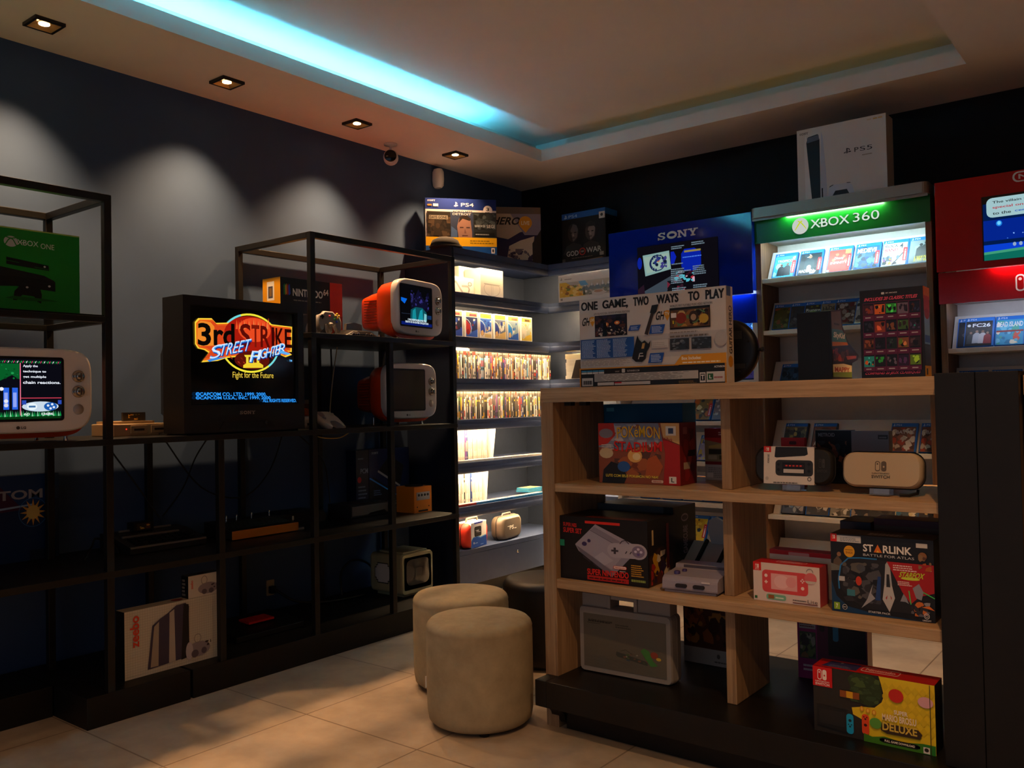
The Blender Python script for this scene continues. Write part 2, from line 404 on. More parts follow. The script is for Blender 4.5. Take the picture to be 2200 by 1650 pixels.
for k, (z0, z1) in enumerate(SH):
    bp('shelf', (XW+.014, BX, 4.122, YB-.014, z0, z1), (BX, EX-.02, BY, YB-.014, z0, z1), bev=0)
    if k < 7:
        v = MB()       # rounded valance under the front edge, hiding the light strip
        prof = [(BX-.004-.02*math.cos(a), z0-.048*math.sin(a)) for a in (0, .25, .5, .75, 1, 1.25, PI/2)] + [(BX-.010, z0-.048), (BX-.028, z0)]
        prof = [(BX, z0), (BX+.004, z0-.012), (BX+.003, z0-.028), (BX-.003, z0-.040), (BX-.012, z0-.045), (BX-.014, z0-.040), (BX-.006, z0-.024), (BX-.008, z0)]
        v.prism([(x-BX, z) for x, z in prof], .022, BY-4.1, CASEBL, 'y', True)
        prof2 = [(BY-(x-BX), z) for x, z in prof]
        v.loft([[(a-BX, y-4.1, z) for y, z in prof2] for a in (BX, EX-.02)], CASEBL)
        v.build('valance', bc)
        l = MB(); l.box(-.032, -.020, .04, BY-4.1+.02, z0-.006, z0-.0005, led_w); l.box(.0, EX-.02-BX-.02, BY-4.1+.02, BY-4.1+.032, z0-.006, z0-.0005, led_w)
        l.build('led_strip', bc)
bp('drawer_front', (BX-.02, BX, 4.122, BY+.02, .092, .286))
bp('plinth', (BX-.06, BX-.04, 4.122, BY+.02, 0, .09), m=BLK)
m = MB(); m.lathe([(0, .009), (.009, .009), (.009, 0)], CHROME, (.0, .62, .235), 16, 'x'); m.lathe([(0, .0095), (.003, .0095), (.003, .009)], RUBBER, (0, .62, .235), 10, 'x'); m.build('lock', bc)
# ------------------------------------------------------------------ three signed display units on the back wall
UY = 4.87
blue_s = mat('blue_sign_acrylic', '#041f86', .07, spec=.5); green_s = mat('green_sign_acrylic', '#03560f', .28, spec=.5); red_s = mat('red_sign_acrylic', '#b00408', .12, spec=.45)
letter = mat('raised_letter_white', '#e6e2de', .4)
glowletter = mat('raised_letter_lit', '#eef8f0', emit=.8)
def tilted(name, parent, x0, x1, y0, z0, ln, th, m):   # a leaning board
    b = MB(); a = math.radians(30); dy, dz = math.sin(a), math.cos(a)
    q = [(y0, z0), (y0+ln*dy, z0+ln*dz), (y0+ln*dy+th*dz, z0+ln*dz-th*dy), (y0+th*dz, z0-th*dy)]
    b.prism([(y, z) for y, z in q], x0, x1, m, 'x'); return b.build(name, parent)
def unit(name, label, x0, x1, shelves, sidem, sign_z, top):
    t = thing(name, label, 'display unit', (0, 0, 0))
    t.location = ((x0+x1)/2, UY, 0); cx = (x0+x1)/2
    def up_(nm, *boxes, m=WHITEB, bev=.0015):
        b = MB()
        for q in boxes: b.box(q[0]-cx, q[1]-cx, q[2]-UY, q[3]-UY, q[4], q[5], m)
        return b.build(nm, t, bevel=bev)
    up_('side_panel', (x0, x0+.03, UY, YB-.004, 0, top), m=sidem); up_('side_panel', (x1-.03, x1, UY, YB-.004, 0, top), m=sidem)
    up_('back_panel', (x0+.03, x1-.03, 5.13, 5.15, 0, top))
    for z in shelves:
        up_('shelf', (x0+.031, x1-.031, UY+.005, 5.129, z-.025, z))
        b = tilted('leaning_board', t, x0+.035-cx, x1-.035-cx, .075, z+.001, .20, .012, WHITEB)
    return t, up_
ug, gp = unit('display_unit', 'wood and white display unit with a green sign and games on sloped shelves', -1.99, -1.045, (1.94, 1.64, 1.29, .944, .578, .25), W_U, 2.145, 2.286)
gx = (-1.99-1.045)/2
cap = MB(); alu = mat('brushed_aluminium', '#9a8c80', .35, metal=.7)
cap.prism([(x, y) for x, y in rrect(.95, .60, .035, 6, 0, .23)], 2.287, 2.345, alu, 'z'); cap.build('top_cap', ug)
g = MB(); gw = .945
g.box(-gw/2, gw/2, -.012, 0, 2.147, 2.287, green_s)
F = g.face((-gw/2, -.012, 2.147), (gw, 0, 0), (0, 0, .14))
sign = g.build('sign_panel', ug)
g = MB(); g.face((-gw/2, -.0135, 2.147), (gw, 0, 0), (0, 0, .14))
g.T('XBOX', .345, .33, .57, .68, glowletter, .01); g.R(.395, .475, .42, .52, glowletter); g.T('360', .59, .35, .735, .70, glowletter, .0); g.build('sign_lettering', sign)
g = MB(); g.face((-gw/2, -.0135, 2.147), (gw, 0, 0), (0, 0, .14))
g.D(.285, .49, .049, .33, mat('emblem_pearl', '#dfe4df', emit=.75), 36)
ye = mat('emblem_lime', '#d6e82a', emit=.8)
g.Q([(.25, .30), (.262, .40), (.285, .60), (.30, .68), (.29, .70), (.272, .58), (.252, .36)], ye); g.Q([(.322, .30), (.31, .42), (.288, .60), (.268, .69), (.275, .71), (.297, .60), (.318, .40)], ye); g.build('sign_emblem', sign)
l = MB(); l.box(-.29, .24, -.040, -.030, 2.281, 2.286, mat('led_green_white', '#c8ffd0', emit=110)); l.build('led_strip', ug)  # added in front of the panel, stands in for the sign's backlight
l = MB(); l.box(-.47, .47, -.050, -.046, 2.273, 2.2868, alu); l.build('added_strip_lip', ug)  # lip added only to keep the strip out of view
l = MB(); l.box(-.40, .40, .004, .016, 2.158, 2.1645, mat('led_cool_white', '#d6f6ff', emit=LED_UNIT)); l.build('led_strip', ug)
gp('soffit', (-1.96, -1.075, UY, 5.13, 2.165, 2.18))
us, sp = unit('display_unit', 'display unit behind the big blue sign with a built-in screen', -2.96, -1.992, (1.60, 1.36, 1.117, .87, .62, .37), WHITEB, 1.69, 2.333)
sx = (-2.96-1.992)/2
g = MB(); g.box(-.484, .484, -.05, -.044, 1.86, 2.333, blue_s); g.box(-.484, .484, -.0438, 0, 1.877, 2.333, blue_s)
bs = g.build('sign_panel', us, bevel=.002)
g = MB(); g.box(-.484, .484, -.015, 0, 1.69, 1.859, blue_s); g.build('lower_sign_panel', us)
g = MB(); g.face((-.484, -.05, 1.86), (.968, 0, 0), (0, 0, .473)); 
vs, fs = glyphs('SONY', .02)
def serif(mb, x, wd, shape):
    pass
# slab-serif word built from strokes
def slab(mb, u0, v0, u1, v1, c):
    W = (u1-u0)/4.35; H = v1-v0; st = W*.26; sf = H*.17
    x = u0      # S
    mb.Q([(x+W*.08, v0), (x+W*.2, v0), (x+W*.26, v0+H*.08), (x+W*.55, v0-H*.01), (x+W*.82, v0+H*.1), (x+W*.9, v0+H*.32), (x+W*.72, v0+H*.5), (x+W*.36, v0+H*.64), (x+W*.34, v0+H*.78), (x+W*.5, v0+H*.86), (x+W*.7, v0+H*.78), (x+W*.74, v0+H*.66), (x+W*.86, v0+H*.66), (x+W*.86, v0+H), (x+W*.74, v0+H), (x+W*.7, v0+H*.94), (x+W*.46, v0+H*1.01), (x+W*.16, v0+H*.9), (x+W*.1, v0+H*.66), (x+W*.28, v0+H*.48), (x+W*.62, v0+H*.34), (x+W*.64, v0+H*.2), (x+W*.46, v0+H*.12), (x+W*.26, v0+H*.22), (x+W*.2, v0+H*.36), (x+W*.08, v0+H*.36)], c)
    x = u0+W*1.08; mb.ring(x+W*.52, v0+H*.5, W*.54, H*.52, W*.22, c)
    x = u0+W*2.2
    mb.R(x, v0, x+W*.4, v0+sf, c); mb.R(x+W*.1, v0, x+W*.28, v0+H, c); mb.R(x, v0+H-sf, x+W*.3, v0+H, c); mb.Q([(x+W*.1, v0+H), (x+W*.34, v0+H), (x+W*.92, v0), (x+W*.74, v0)], c); mb.R(x+W*.74, v0, x+W*.92, v0+H, c); mb.R(x+W*.62, v0+H-sf, x+W*1.04, v0+H, c)
    x = u0+W*3.3
    mb.R(x, v0+H-sf, x+W*.46, v0+H, c); mb.R(x+W*.6, v0+H-sf, x+W*1.05, v0+H, c); mb.Q([(x+W*.1, v0+H), (x+W*.34, v0+H), (x+W*.62, v0+H*.42), (x+W*.42, v0+H*.42)], c); mb.Q([(x+W*.7, v0+H), (x+W*.94, v0+H), (x+W*.62, v0+H*.42), (x+W*.44, v0+H*.42)], c); mb.R(x+W*.40, v0, x+W*.64, v0+H*.5, c); mb.R(x+W*.28, v0, x+W*.78, v0+sf, c)
slab(g, .365, .81, .652, .905, letter); g.build('sign_lettering', bs)
# screen in the blue sign
g = MB(); g.box(-.27, .275, -.056, -.0505, 1.875, 2.215, SCREEN)
g.face((-.27, -.056, 1.875), (.545, 0, 0), (0, 0, .34))
g.R(.0, 0, 1, 1, G('#0c0a10')); g.Q([(.07, .84), (.41, .87), (.43, .53), (.10, .45)], G('#7fa09c')); g.Q([(.09, .80), (.40, .83), (.41, .57), (.12, .50)], G('#8fa89c'))
for k in range(9):
    a = 1.6+k*.36; g.D(.26+.09*math.cos(a), .67+.13*math.sin(a), .012, .03, G('#1a2350'))
g.ring(.26, .67, .105, .15, .012, G('#1c2a4a')); g.D(.27, .72, .02, .035, G('#c06a30')); g.scatter(.2, .57, .38, .82, 22, [G('#20306a'), G('#3a3a7a'), G('#101830')], 3, .02, 1.6)
g.D(.03, .70, .03, .11, G('#0c2090')); g.Q([(.56, .78), (.60, .86), (.72, .86), (.80, .78), (.80, .55), (.73, .46), (.60, .46), (.56, .55)], G('#08209c')); g.Q([(.43, .62), (.43, .84), (.47, .84), (.50, .74), (.47, .62)], G('#0c20a8'))
g.Q([(.0, .0), (.06, .16), (.42, .40), (.55, .36), (.52, .0)], G('#39424c')); g.Q([(.0, .0), (.0, .22), (.08, .30), (.1, .0)], G('#241420')); g.scatter(.38, .0, .6, .32, 40, [G('#301824'), G('#101014'), G('#7a8a94'), G('#6a2030'), G('#0a0a0e')], 5, .045, 1.5); g.scatter(.47, .26, .72, .46, 20, [G('#b02838'), G('#c8a0b0'), G('#50b0c0'), G('#301020')], 8, .03, 1)
for (a, b_, n_, d) in ((.50, .90, 2, .1), (.75, .93, 2, .1), (.50, .62, 1, .1), (.58, .48, 1, .1), (.76, .40, 5, .11), (.49, .28, 8, .11), (.76, .06, 5, .12), (.50, .04, 5, .12)):
    g.rows(a-.06, b_-.02, a+d, b_-.02+.035*n_, n_, G('#6a7c88'), .55, int(a*100+b_*50))
g.R(.60, .795, .80, .83, G('#8a7c44')); g.rows(.58, .70, .82, .73, 1, G('#4a7ae0'), .6, 4)
g.build('screen', us)
l = MB(); l.box(-.2, .46, -.038, -.030, 1.869, 1.8765, mat('led_blue_white', '#a8c8ff', emit=40)); l.build('led_strip', us)
l = MB(); l.box(-.44, .44, .004, .014, 1.698, 1.7045, mat('led_cool_white2', '#cfe4ff', emit=30)); l.build('led_strip', us)
sp('soffit', (-2.93, -2.022, UY, 5.13, 1.705, 1.72))
# red sign unit
ur, rpn = unit('display_unit', 'display unit with a red sign and a built-in screen, cut by the right picture edge', -1.015, -.06, (1.485, 1.215, .94, .66, .38), W_U, 1.712, 2.33)
rx = (-1.015-.06)/2
g = MB(); g.box(-.478, .478, -.05, -.044, 1.872, 2.33, red_s); g.box(-.478, .478, -.0438, 0, 1.889, 2.33, red_s); rs = g.build('sign_panel', ur, bevel=.002)
g = MB(); g.box(-.478, .478, -.018, 0, 1.712, 1.871, red_s); rl = g.build('lower_sign_panel', ur)
g = MB(); g.face((-.478, -.05, 1.872), (.956, 0, 0), (0, 0, .458))
g.RR(.365, .875, .64, .985, .026, letter); g.RR(.374, .889, .631, .971, .02, red_s); g.T('Nintendo', .392, .905, .613, .957, letter, .03); g.build('sign_lettering', rs)
g = MB(); g.box(-.265, .265, -.056, -.0505, 1.906, 2.222, SCREEN); g.face((-.265, -.056, 1.906), (.53, 0, 0), (0, 0, .316))
g.R(.01, .0, .99, .88, G('#021a4a')); g.R(.01, .30, .99, .62, G('#04248c')); g.R(.01, .12, .99, .24, G('#0a3fd0')); g.Q([(.01, .0), (.01, .13), (.5, .17), (.99, .13), (.99, 0)], G('#0c6a5a')); g.Q([(.01, .09), (.01, .13), (.5, .17), (.5, .13)], G('#3f9a78'))
g.RR(.04, .66, .95, .965, .05, G('#9fc3c8')); 
g.T('The villain who kidnapped our', .09, .865, .80, .915, G('#273030'), .015); g.T('special one', .09, .785, .37, .835, G('#b02838'), .015); g.T('took her', .40, .785, .60, .83, G('#273030'), .015); g.T('to the', .09, .70, .24, .745, G('#273030'), .015); g.T('center of the galaxy.', .27, .70, .80, .745, G('#1c4fb8'), .015)
g.D(.14, .56, .025, .045, G('#1f7fe0')); g.D(.14, .565, .015, .03, G('#6fd0ff')); g.scatter(.2, .2, .9, .6, 14, [G('#3f78d8'), G('#7fb0ff')], 4, .006, 1.5)
for k in range(5): g.D(.26+k*.05, .215, .014, .03, G('#8fa8c8'))
g.build('screen', ur)
g = MB(); g.face((-.478, -.018, 1.712), (.956, 0, 0), (0, 0, .159))
def joy(mb, u0, v0, u1, v1, c, bg):
    mw_ = (u1-u0); mb.RR(u0, v0, u0+mw_*.46, v1, mw_*.2, c); mb.RR(u0+mw_*.07, v0+(v1-v0)*.09, u0+mw_*.39, v1-(v1-v0)*.09, mw_*.13, bg); mb.D(u0+mw_*.22, v0+(v1-v0)*.72, mw_*.08, (v1-v0)*.09, c)
    mb.RR(u0+mw_*.54, v0, u1, v1, mw_*.2, c); mb.D(u0+mw_*.76, v0+(v1-v0)*.45, mw_*.08, (v1-v0)*.09, bg)
litw = mat('lettering_white', '#f0e8e8', .4)
joy(g, .36, .22, .455, .74, litw, red_s); g.T('NINTENDO', .475, .6, .80, .72, litw, .02); g.T('SWITCH', .475, .24, .80, .52, litw, .03); g.build('sign_lettering', rl)
l = MB(); l.box(-.22, .22, -.038, -.030, 1.881, 1.8885, mat('led_white_red', '#ffe8e0', emit=70)); l.build('led_strip', ur)
l = MB(); l.box(-.42, .42, .004, .014, 1.720, 1.7265, mat('led_cool_white3', '#cfe4ff', emit=24)); l.build('led_strip', ur)
rpn('soffit', (-.985, -.09, UY, 5.13, 1.727, 1.74))
# ------------------------------------------------------------------ oak counter with open shelves
CY = 2.75
ct = thing('display_counter', 'light oak display counter with open shelves and a thick top', 'counter', (-1.3, CY, 0))
def cp(name, *boxes, m=W_H, bev=.0015):
    b = MB()
    for q in boxes: b.box(q[0]+1.3, q[1]+1.3, q[2]-CY, q[3]-CY, q[4], q[5], m)
    return b.build(name, ct, bevel=bev)
cp('countertop', (-2.015, -.59, CY, 3.31, 1.250, 1.305))
cp('side_panel', (-2.015, -1.957, CY+.001, 3.12, 0, 1.2495), m=W_V)
for z0, z1 in ((.904, .936), (.533, .569)): cp('shelf', (-1.9565, -.59, CY+.003, 3.30, z0, z1))
for z0, z1 in ((.9365, 1.2495), (.5695, .9035), (.1985, .5325)): cp('divider', (-1.302, -1.266, 2.835, 3.13, z0, z1), m=W_V)
b = MB(); 
for x in (-1.93, -1.86): b.box(x+1.3, x+1.33, .04, .07, 1.235, 1.2495, BLK)
b.build('bracket', ct)
b = MB()   # black plinth under the counter with a cut-back front corner
b.box(-1.955, -.30, 2.665, 3.46, .1, .198, BLKW); b.box(-1.93, -.30, 2.762, 3.40, 0, .1, BLKW)
b.box(-2.005, -1.955, 2.665, 2.748, .1, .198, BLKW)
b.prism([(2.665, .1), (2.762, .1), (2.762, .02), (2.745, .06), (2.72, .085)], -1.99, -1.93, BLKW, 'x')
tag(b.build('counter_plinth', bevel=.002), 'low black plinth under the oak counter, jutting out in front', 'plinth')
b = MB(); b.box(-.585, -.482, 2.705, 3.31, .2, 1.312, BLK); b.box(-.480, -.375, 2.705, 3.31, .2, 1.312, BLK)
tag(b.build('black_cabinet', bevel=.001), 'tall matt black pillar cabinet closing the right end of the oak counter', 'cabinet')
rc = thing('display_counter', 'second oak counter, only its edge showing right of the black pillar', 'counter', (-.1, CY, 0))
b = MB(); b.box(-.27, .5, 0, .5, 1.245, 1.3, W_H); b.build('countertop', rc, bevel=.0015)
b = MB(); b.box(-.27, -.22, .02, .5, .2, 1.244, W_V); b.build('side_panel', rc, bevel=.0015)
# ------------------------------------------------------------------ ottomans
suede = mat('beige_suede', '#988a70', .9, spec=.15, noise=(11, .16), bump=None)
dsu = mat('dark_brown_leatherette', '#221b13', .5, spec=.4, noise=(8, .2))
def ottoman(label, x, y, r, h, m, tagp=False):
    t = thing('ottoman', label, 'ottoman', (x, y, 0), 0, None)
    b = MB(); b.lathe([(0, .018), (r*.9, .018), (r*.965, .03), (r*.99, .06), (r, .14), (r, h-.05), (r*.992, h-.036), (r*.998, h-.03), (r*.975, h-.016), (r*.92, h-.004), (r*.8, h+.002), (r*.4, h+.006), (0, h+.007)], m, n=64); b.build('upholstered_body', t)
    for k in range(4):
        a = PI/4+k*PI/2; f = MB(); f.lathe([(0, 0), (.018, 0), (.022, .019)], RUBBER, (r*.75*math.cos(a), r*.75*math.sin(a), 0), 14); f.build('foot', t)
    if tagp:
        a = -2.55; f = MB(); f.box(-.006, .006, -.001, .001, -.026, .02, P('#e9e4dc')); o = f.build('fabric_tag', t, loc=((r+.003)*math.cos(a), (r+.003)*math.sin(a), .155), rot=(0, 0, a+.6))
ottoman('round beige suede ottoman in front, nearest the viewer', -2.25, 2.632, .21, .408, suede, True)
ottoman('round beige suede ottoman behind the front one, towards the black rack', -2.615, 2.935, .214, .408, suede)
ottoman('dark brown round ottoman half hidden behind the oak counter', -2.50, 3.43, .21, .405, dsu)
Q90 = PI/2     # things on the rack face +x: local x runs along the wall, local -y points into the room
def carton(name, label, cat, w, d, h, loc, rz, base, art=None, group=None, lean=0, bev=.0012):
    """w wide, d deep, h high; origin at the middle of the front bottom edge"""
    b = MB(); m = P(base) if isinstance(base, str) else base
    b.box(-w/2, w/2, 0, d, 0, h, m)
    b.fr = lambda: b.face((-w/2, 0, 0), (w, 0, 0), (0, 0, h)); b.rt = lambda: b.face((w/2, 0, 0), (0, d, 0), (0, 0, h))
    b.lf = lambda: b.face((-w/2, d, 0), (0, -d, 0), (0, 0, h)); b.tp = lambda: b.face((-w/2, 0, h), (w, 0, 0), (0, d, 0))
    if art: art(b)
    o = b.build(name, None, loc, (lean, 0, rz), bevel=bev, seg=1)
    return tag(o, label, cat, group)
# ---- retro television set: white front, orange shell
KNOB = mat('knob_chrome', '#a09890', .2, metal=1)
def retro_tv(label, y, z, x, rz, art, ry=0):
    t = thing('retro_television', label, 'television', (x, y, z), Q90+rz, 'white and orange retro televisions on the black rack', ry=ry)
    H = .325; zc = .035+H/2; b = MB(); base = squircle(.46, H, 5.2, 56)
    rings = []
    for yy, sc in ((.05, .985), (.03, 1), (.012, 1), (.003, .985), (0, .955)):
        rings.append([(a*(.5+.5*sc if sc < 1 else 1) if False else a*sc, yy-.016*(1-abs(a/.23)**2)*0, zc+c*sc) for a, c in base])
    b.loft(rings[::-1], PLAS_W); b.build('front_bezel', t)
    b = MB(); rings = []
    for yy, sx_, sz, dz in ((.046, .975, 1.02, -.016), (.09, .97, 1.015, -.016), (.15, .90, .93, -.008), (.185, .78, .84, -.006), (.19, .66, .72, -.012), (.27, .62, .68, -.016), (.34, .54, .60, -.02), (.36, .40, .48, -.02)):
        rings.append([(a*sx_, yy, zc+dz+c*sz) for a, c in base])
    b.loft(rings, PLAS_O)
    for k in range(9):
        zz = zc-.085+k*.016; b.box(-.152, -.142, .205, .30, zz, zz+.005, mat('vent_dark_orange', '#7d1f05', .6))
    b.build('rear_shell', t)
    b = MB(); b.prism(rrect(.325, .245, .012, 4, -.045, zc+.005), -.0015, .02, PLAS_B, 'y'); b.build('screen_frame', t)
    b = MB(); b.prism(rrect(.305, .226, .008, 4, -.045, zc+.005), -.0025, .01, OFFSCR if art is None else SCREEN, 'y')
    b.face((-.1975, -.0025, zc+.005-.113), (.305, 0, 0), (0, 0, .226))
    if art: art(b)
    b.build('screen', t)
    for k, zz in enumerate((zc+.055, zc-.005)):
        b = MB(); b.lathe([(.024, .001), (.024, -.006), (.022, -.008), (.018, -.007), (.0155, -.012), (.0145, -.022), (.010, -.025), (0, -.025)], KNOB, (.172, 0, zz), 24, 'y')
        b.box(.1695, .1745, -.028, -.024, zz-.013, zz+.013, KNOB); b.build('knob', t)
    b = MB(); b.lathe([(.021, 0), (.021, -.0015), (0, -.002)], mat('speaker_mesh', '#a49d99', .7), (.172, 0, zc-.075), 20, 'y'); b.build('speaker_grille', t)
    b = MB(); b.face((-.06, -.0008, .05), (.05, 0, 0), (0, 0, .014)); b.D(.16, .5, .13, .46, '#4a4340', 18); b.T('LG', .38, .15, .72, .85, '#4a4340', .03); b.build('maker_badge', t)
    for a, yy in ((-.15, .06), (.15, .06), (-.11, .22), (.11, .22)):
        b = MB(); b.lathe([(.010, 0), (.007, .012), (.009, .045)], CHROME, (a, yy, 0), 12); b.build('foot', t)
    return t
def puyo(b):
    b.R(.0, .0, 1, 1, G('#0a0a12')); b.R(0, .0, .985, .05, G('#083010'))
    rd = random.Random(4)
    for k in range(46):
        u = .02+k*.021; c = ['#0c8a3c', '#34c060', '#e8f0ea', '#e04a70', '#0c6a30'][(k*7) % 5]
        b.Q([(u, .925), (u+.014, .95), (u+.02, .975), (u+.004, .955)], G(c))
        b.Q([(u, .04), (u+.006, .12+.03*rd.random()), (u+.02, .045)], G(['#0f9a44', '#0a6a34', '#7fd09a'][k % 3]))
    b.Q([(0, .62), (.06, .575), (.2, .59), (.3, .66), (.40, .73), (.485, .66), (.485, .92), (0, .92)], G('#075a26')); b.scatter(.02, .66, .47, .9, 26, [G('#0a7a34'), G('#054a1e'), G('#1f9a50')], 3, .014, 1)
    for u in (.02, .18, .30, .40): b.R(u, .16, u+.065, .52, G('#2a62e0')); b.R(u+.01, .2, u+.05, .44, G('#8fa4f4'))
    for u, v, c in ((.28, .50, '#f4f4f8'), (.24, .49, '#3a50c0'), (.33, .30, '#e8e8f0'), (.33, .23, '#d8d8ea'), (.22, .20, '#e0c0a0'), (.22, .14, '#f0e8e0'), (.14, .13, '#4060c0')): b.D(u, v, .025, .03, G(c), 12)
    b.R(.488, .06, .50, .93, G('#e0708a')); b.R(.50, .34, .985, .355, G('#c03a50'))
    W = G('#eef4ff')
    for s_, u1, v in (('Apply the', .70, .855), ('technique to', .80, .765), ('get multiple', .80, .675), ('chain reactions.', .975, .585)): b.T(s_, .525, v, u1, v+.05, W, .02)
    b.D(.73, .205, .22, .085, G('#c8d8e8')); b.D(.63, .205, .06, .06, G('#e8f4fa')); b.D(.85, .205, .08, .07, G('#1a5ab0')); b.R(.59, .19, .67, .22, G('#3a6aa0'))
    for a, c in ((.82, .22), (.87, .24), (.85, .17), (.89, .19)): b.D(a, c, .016, .02, G('#dfe8f8'), 10)
    b.R(.51, .24, .56, .31, G('#2a4ab0')); b.R(.94, .24, .985, .31, G('#2a4ab0')); b.T('13686', .74, .06, .88, .10, G('#f0f0f4'), .02); b.T('60', .53, .06, .60, .10, G('#d0f0d8'), .02)
retro_tv('white front retro television showing a puzzle game, at the left picture edge', 1.477, 1.135, -3.47, 0, puyo)
def raid(b):
    b.R(0, 0, 1, 1, G('#07070a')); b.Q([(0, .60), (.0, .68), (.19, .66), (.11, .53)], G('#0a64d8')); b.R(0, .0, 1, .08, G('#0a1a66'))
    b.Q([(.30, .60), (.42, .70), (.56, .95), (.66, .78), (.86, .60), (.92, .44), (.74, .36), (.5, .5), (.32, .44)], G('#0f0d26')); b.scatter(.3, .4, .9, .9, 50, [G('#26245a'), G('#1a1840'), G('#34307a'), G('#0c0a1e')], 9, .035, 1.3)
    b.Q([(.28, .12), (.30, .40), (.45, .48), (.68, .48), (.82, .36), (.83, .14)], G('#0f4e58')); b.Q([(.34, .13), (.36, .38), (.45, .45), (.48, .13)], G('#158a96')); b.Q([(.52, .13), (.60, .40), (.68, .45), (.70, .13)], G('#1592a0')); b.Q([(.72, .13), (.74, .34), (.82, .32), (.81, .13)], G('#7cc4ca'))
    b.R(.0, .28, .28, .285, G('#3a4a66')); b.R(.84, .2, .98, .30, G('#12305a'))
    b.T('I WAS RESPONSIBLE FOR THE', .20, .115, .80, .165, G('#e4f4ff'), .03); b.T('DEATH OF AN ENTIRE CIVILIZATION', .12, .055, .87, .105, G('#e4f4ff'), .03)
retro_tv('white and orange retro television with a lit dark scene and subtitles, upper shelf', 3.69, 1.62, -3.56, math.radians(9), raid)
o = retro_tv('white and orange retro television switched off, on the shelf below the lit one', 3.65, 1.135, -3.60, .03, None, ry=0); o.scale = (.935, 1, 1)
# ---- big black tube television with a fighting game title
t = thing('tube_television', 'big black tube television showing a bright fighting game title', 'television', (-3.452, 2.42, 1.135), Q90)
TVB = mat('dark_grey_tv_plastic', '#141312', .42, spec=.4)
b = MB()
ow = [(-.325, .008), (.325, .008), (.325, .615), (-.325, .615)]
iw = [(-.290, .132), (.290, .132), (.290, .575), (-.290, .575)]
o3 = [(x, 0, z) for x, z in ow]; i3 = [(x, 0, z) for x, z in iw]; id_ = [(x*.985, .022, (z-.35)*.985+.35) for x, z in iw]; ob = [(x, .165, z) for x, z in ow]
for A, B in ((o3, i3), (i3, id_), (ob, o3)):
    for k in range(4): q = (k+1) % 4; b.poly([A[k], A[q], B[q], B[k]], TVB)
b.build('front_housing', t, bevel=.004)
b = MB(); 
rr = [(.165, 1.0, 1.0, 0), (.20, .92, .95, -.01), (.30, .78, .82, -.03), (.42, .55, .60, -.06), (.50, .45, .5, -.07)]
b.loft([[(x*sx_*.98, yy, .31+dz+(z-.31)*sz*.97) for x, z in ow] for yy, sx_, sz, dz in rr], TVB, False); b.build('rear_housing', t, bevel=.006)
b = MB(); n = 10; vs = []; fs = []
for i in range(n+1):
    for j in range(n+1):
        u = i/n*2-1; v_ = j/n*2-1; vs.append((u*.288, .022-.012*(1-.5*u*u-.5*v_*v_), .3535+v_*.223))
for i in range(n):
    for j in range(n): k = i*(n+1)+j; fs.append((k, k+n+1, k+n+2, k+1))
b.add(vs, fs, SCREEN, True); b.build('picture_tube', t)
b = MB(); b.face((-.282, .0095, .136), (.564, 0, 0), (0, 0, .436))
def cv(x, y):
    u = (x-287)/741; tp = 575+50*u; return (u, 1-(y-tp)/(1250-tp))
def PQ(pts, c): b.Q([cv(*p) for p in pts], G(c))
b.ring(*cv(690, 832), .292, .318, .016, G('#f2e43a'), 48); b.ring(*cv(690, 832), .292, .318, .016, G('#6fd8e0'), 14, 1.9, 2.7)
b.ring(*cv(690, 832), .292, .318, .016, G('#6fd8e0'), 14, -.9, -.3)
ban = [(312, 690), (334, 663), (422, 662), (450, 694), (560, 690), (600, 676), (690, 665), (780, 676), (850, 700), (1004, 716), (998, 893), (960, 890), (1000, 912), (950, 930), (880, 900), (520, 935), (460, 955), (352, 965), (400, 900), (372, 880), (330, 870), (312, 840)]
cx0, cy0 = 660, 800
PQ(ban, '#ffd23a'); PQ([(cx0+(x-cx0)*.975, cy0+(y-cy0)*.93) for x, y in ban], '#e8641a'); PQ([(cx0+(x-cx0)*.94, cy0+(y-cy0)*.84) for x, y in ban], '#d8461a')
b.D(*cv(690, 775), .25, .20, G('#a81a0c'), 30); b.D(*cv(720, 740), .16, .13, G('#e84a20'), 24); b.D(*cv(700, 950), .17, .10, G('#5a1208'), 24)
PQ([(330, 700), (350, 680), (415, 690), (440, 720), (440, 850), (345, 855), (325, 820)], '#f08a2a')
rd = random.Random(11)
for k in range(22):
    x = 585+k*11; PQ([(x, 735), (x+7, 655+rd.random()*30), (x+15, 735)], ['#f05a28', '#d8341a', '#f08040'][k % 3])
for k in range(18):
    a = PI*.1+rd.random()*PI*.8; x, y = 690+170*math.cos(a)*rd.uniform(.6, 1), 900+90*math.sin(a)*rd.uniform(.4, 1); PQ([(x, y), (x+14, y+4), (x+22, y+22), (x+6, y+10)], ['#7a1a10', '#4a0e08', '#a03018'][k % 3])
def TT(s_, x0, y0, x1, y1, c, bold=0, rise=0, shear=0):
    u0, v0 = cv(x0, y1); u1, v1 = cv(x1, y0); b.T(s_, u0, v0, u1, v1, G(c), bold, shear, rise)
TT('3', 328, 698, 415, 850, '#0a0604', .05); TT('rd', 432, 700, 575, 848, '#0a0604', .05)
for k_, (s_, x0, x1) in enumerate((('S', 612, 690), ('T', 694, 752), ('R', 760, 830), ('I', 842, 862), ('K', 872, 935), ('E', 942, 996))):
    TT(s_, x0, 700+k_*7, x1, 858+k_, ('#5a0c06', '#7a1608', '#5a0c06', '#3a0604', '#2a0604', '#240504')[k_], .02)
for x in (662, 700, 738): PQ([(x-9, 920), (x+9, 920), (x+9, 990), (x-9, 990)], '#f2d83a')
PQ([(640, 914), (772, 914), (766, 928), (646, 928)], '#f2d83a')
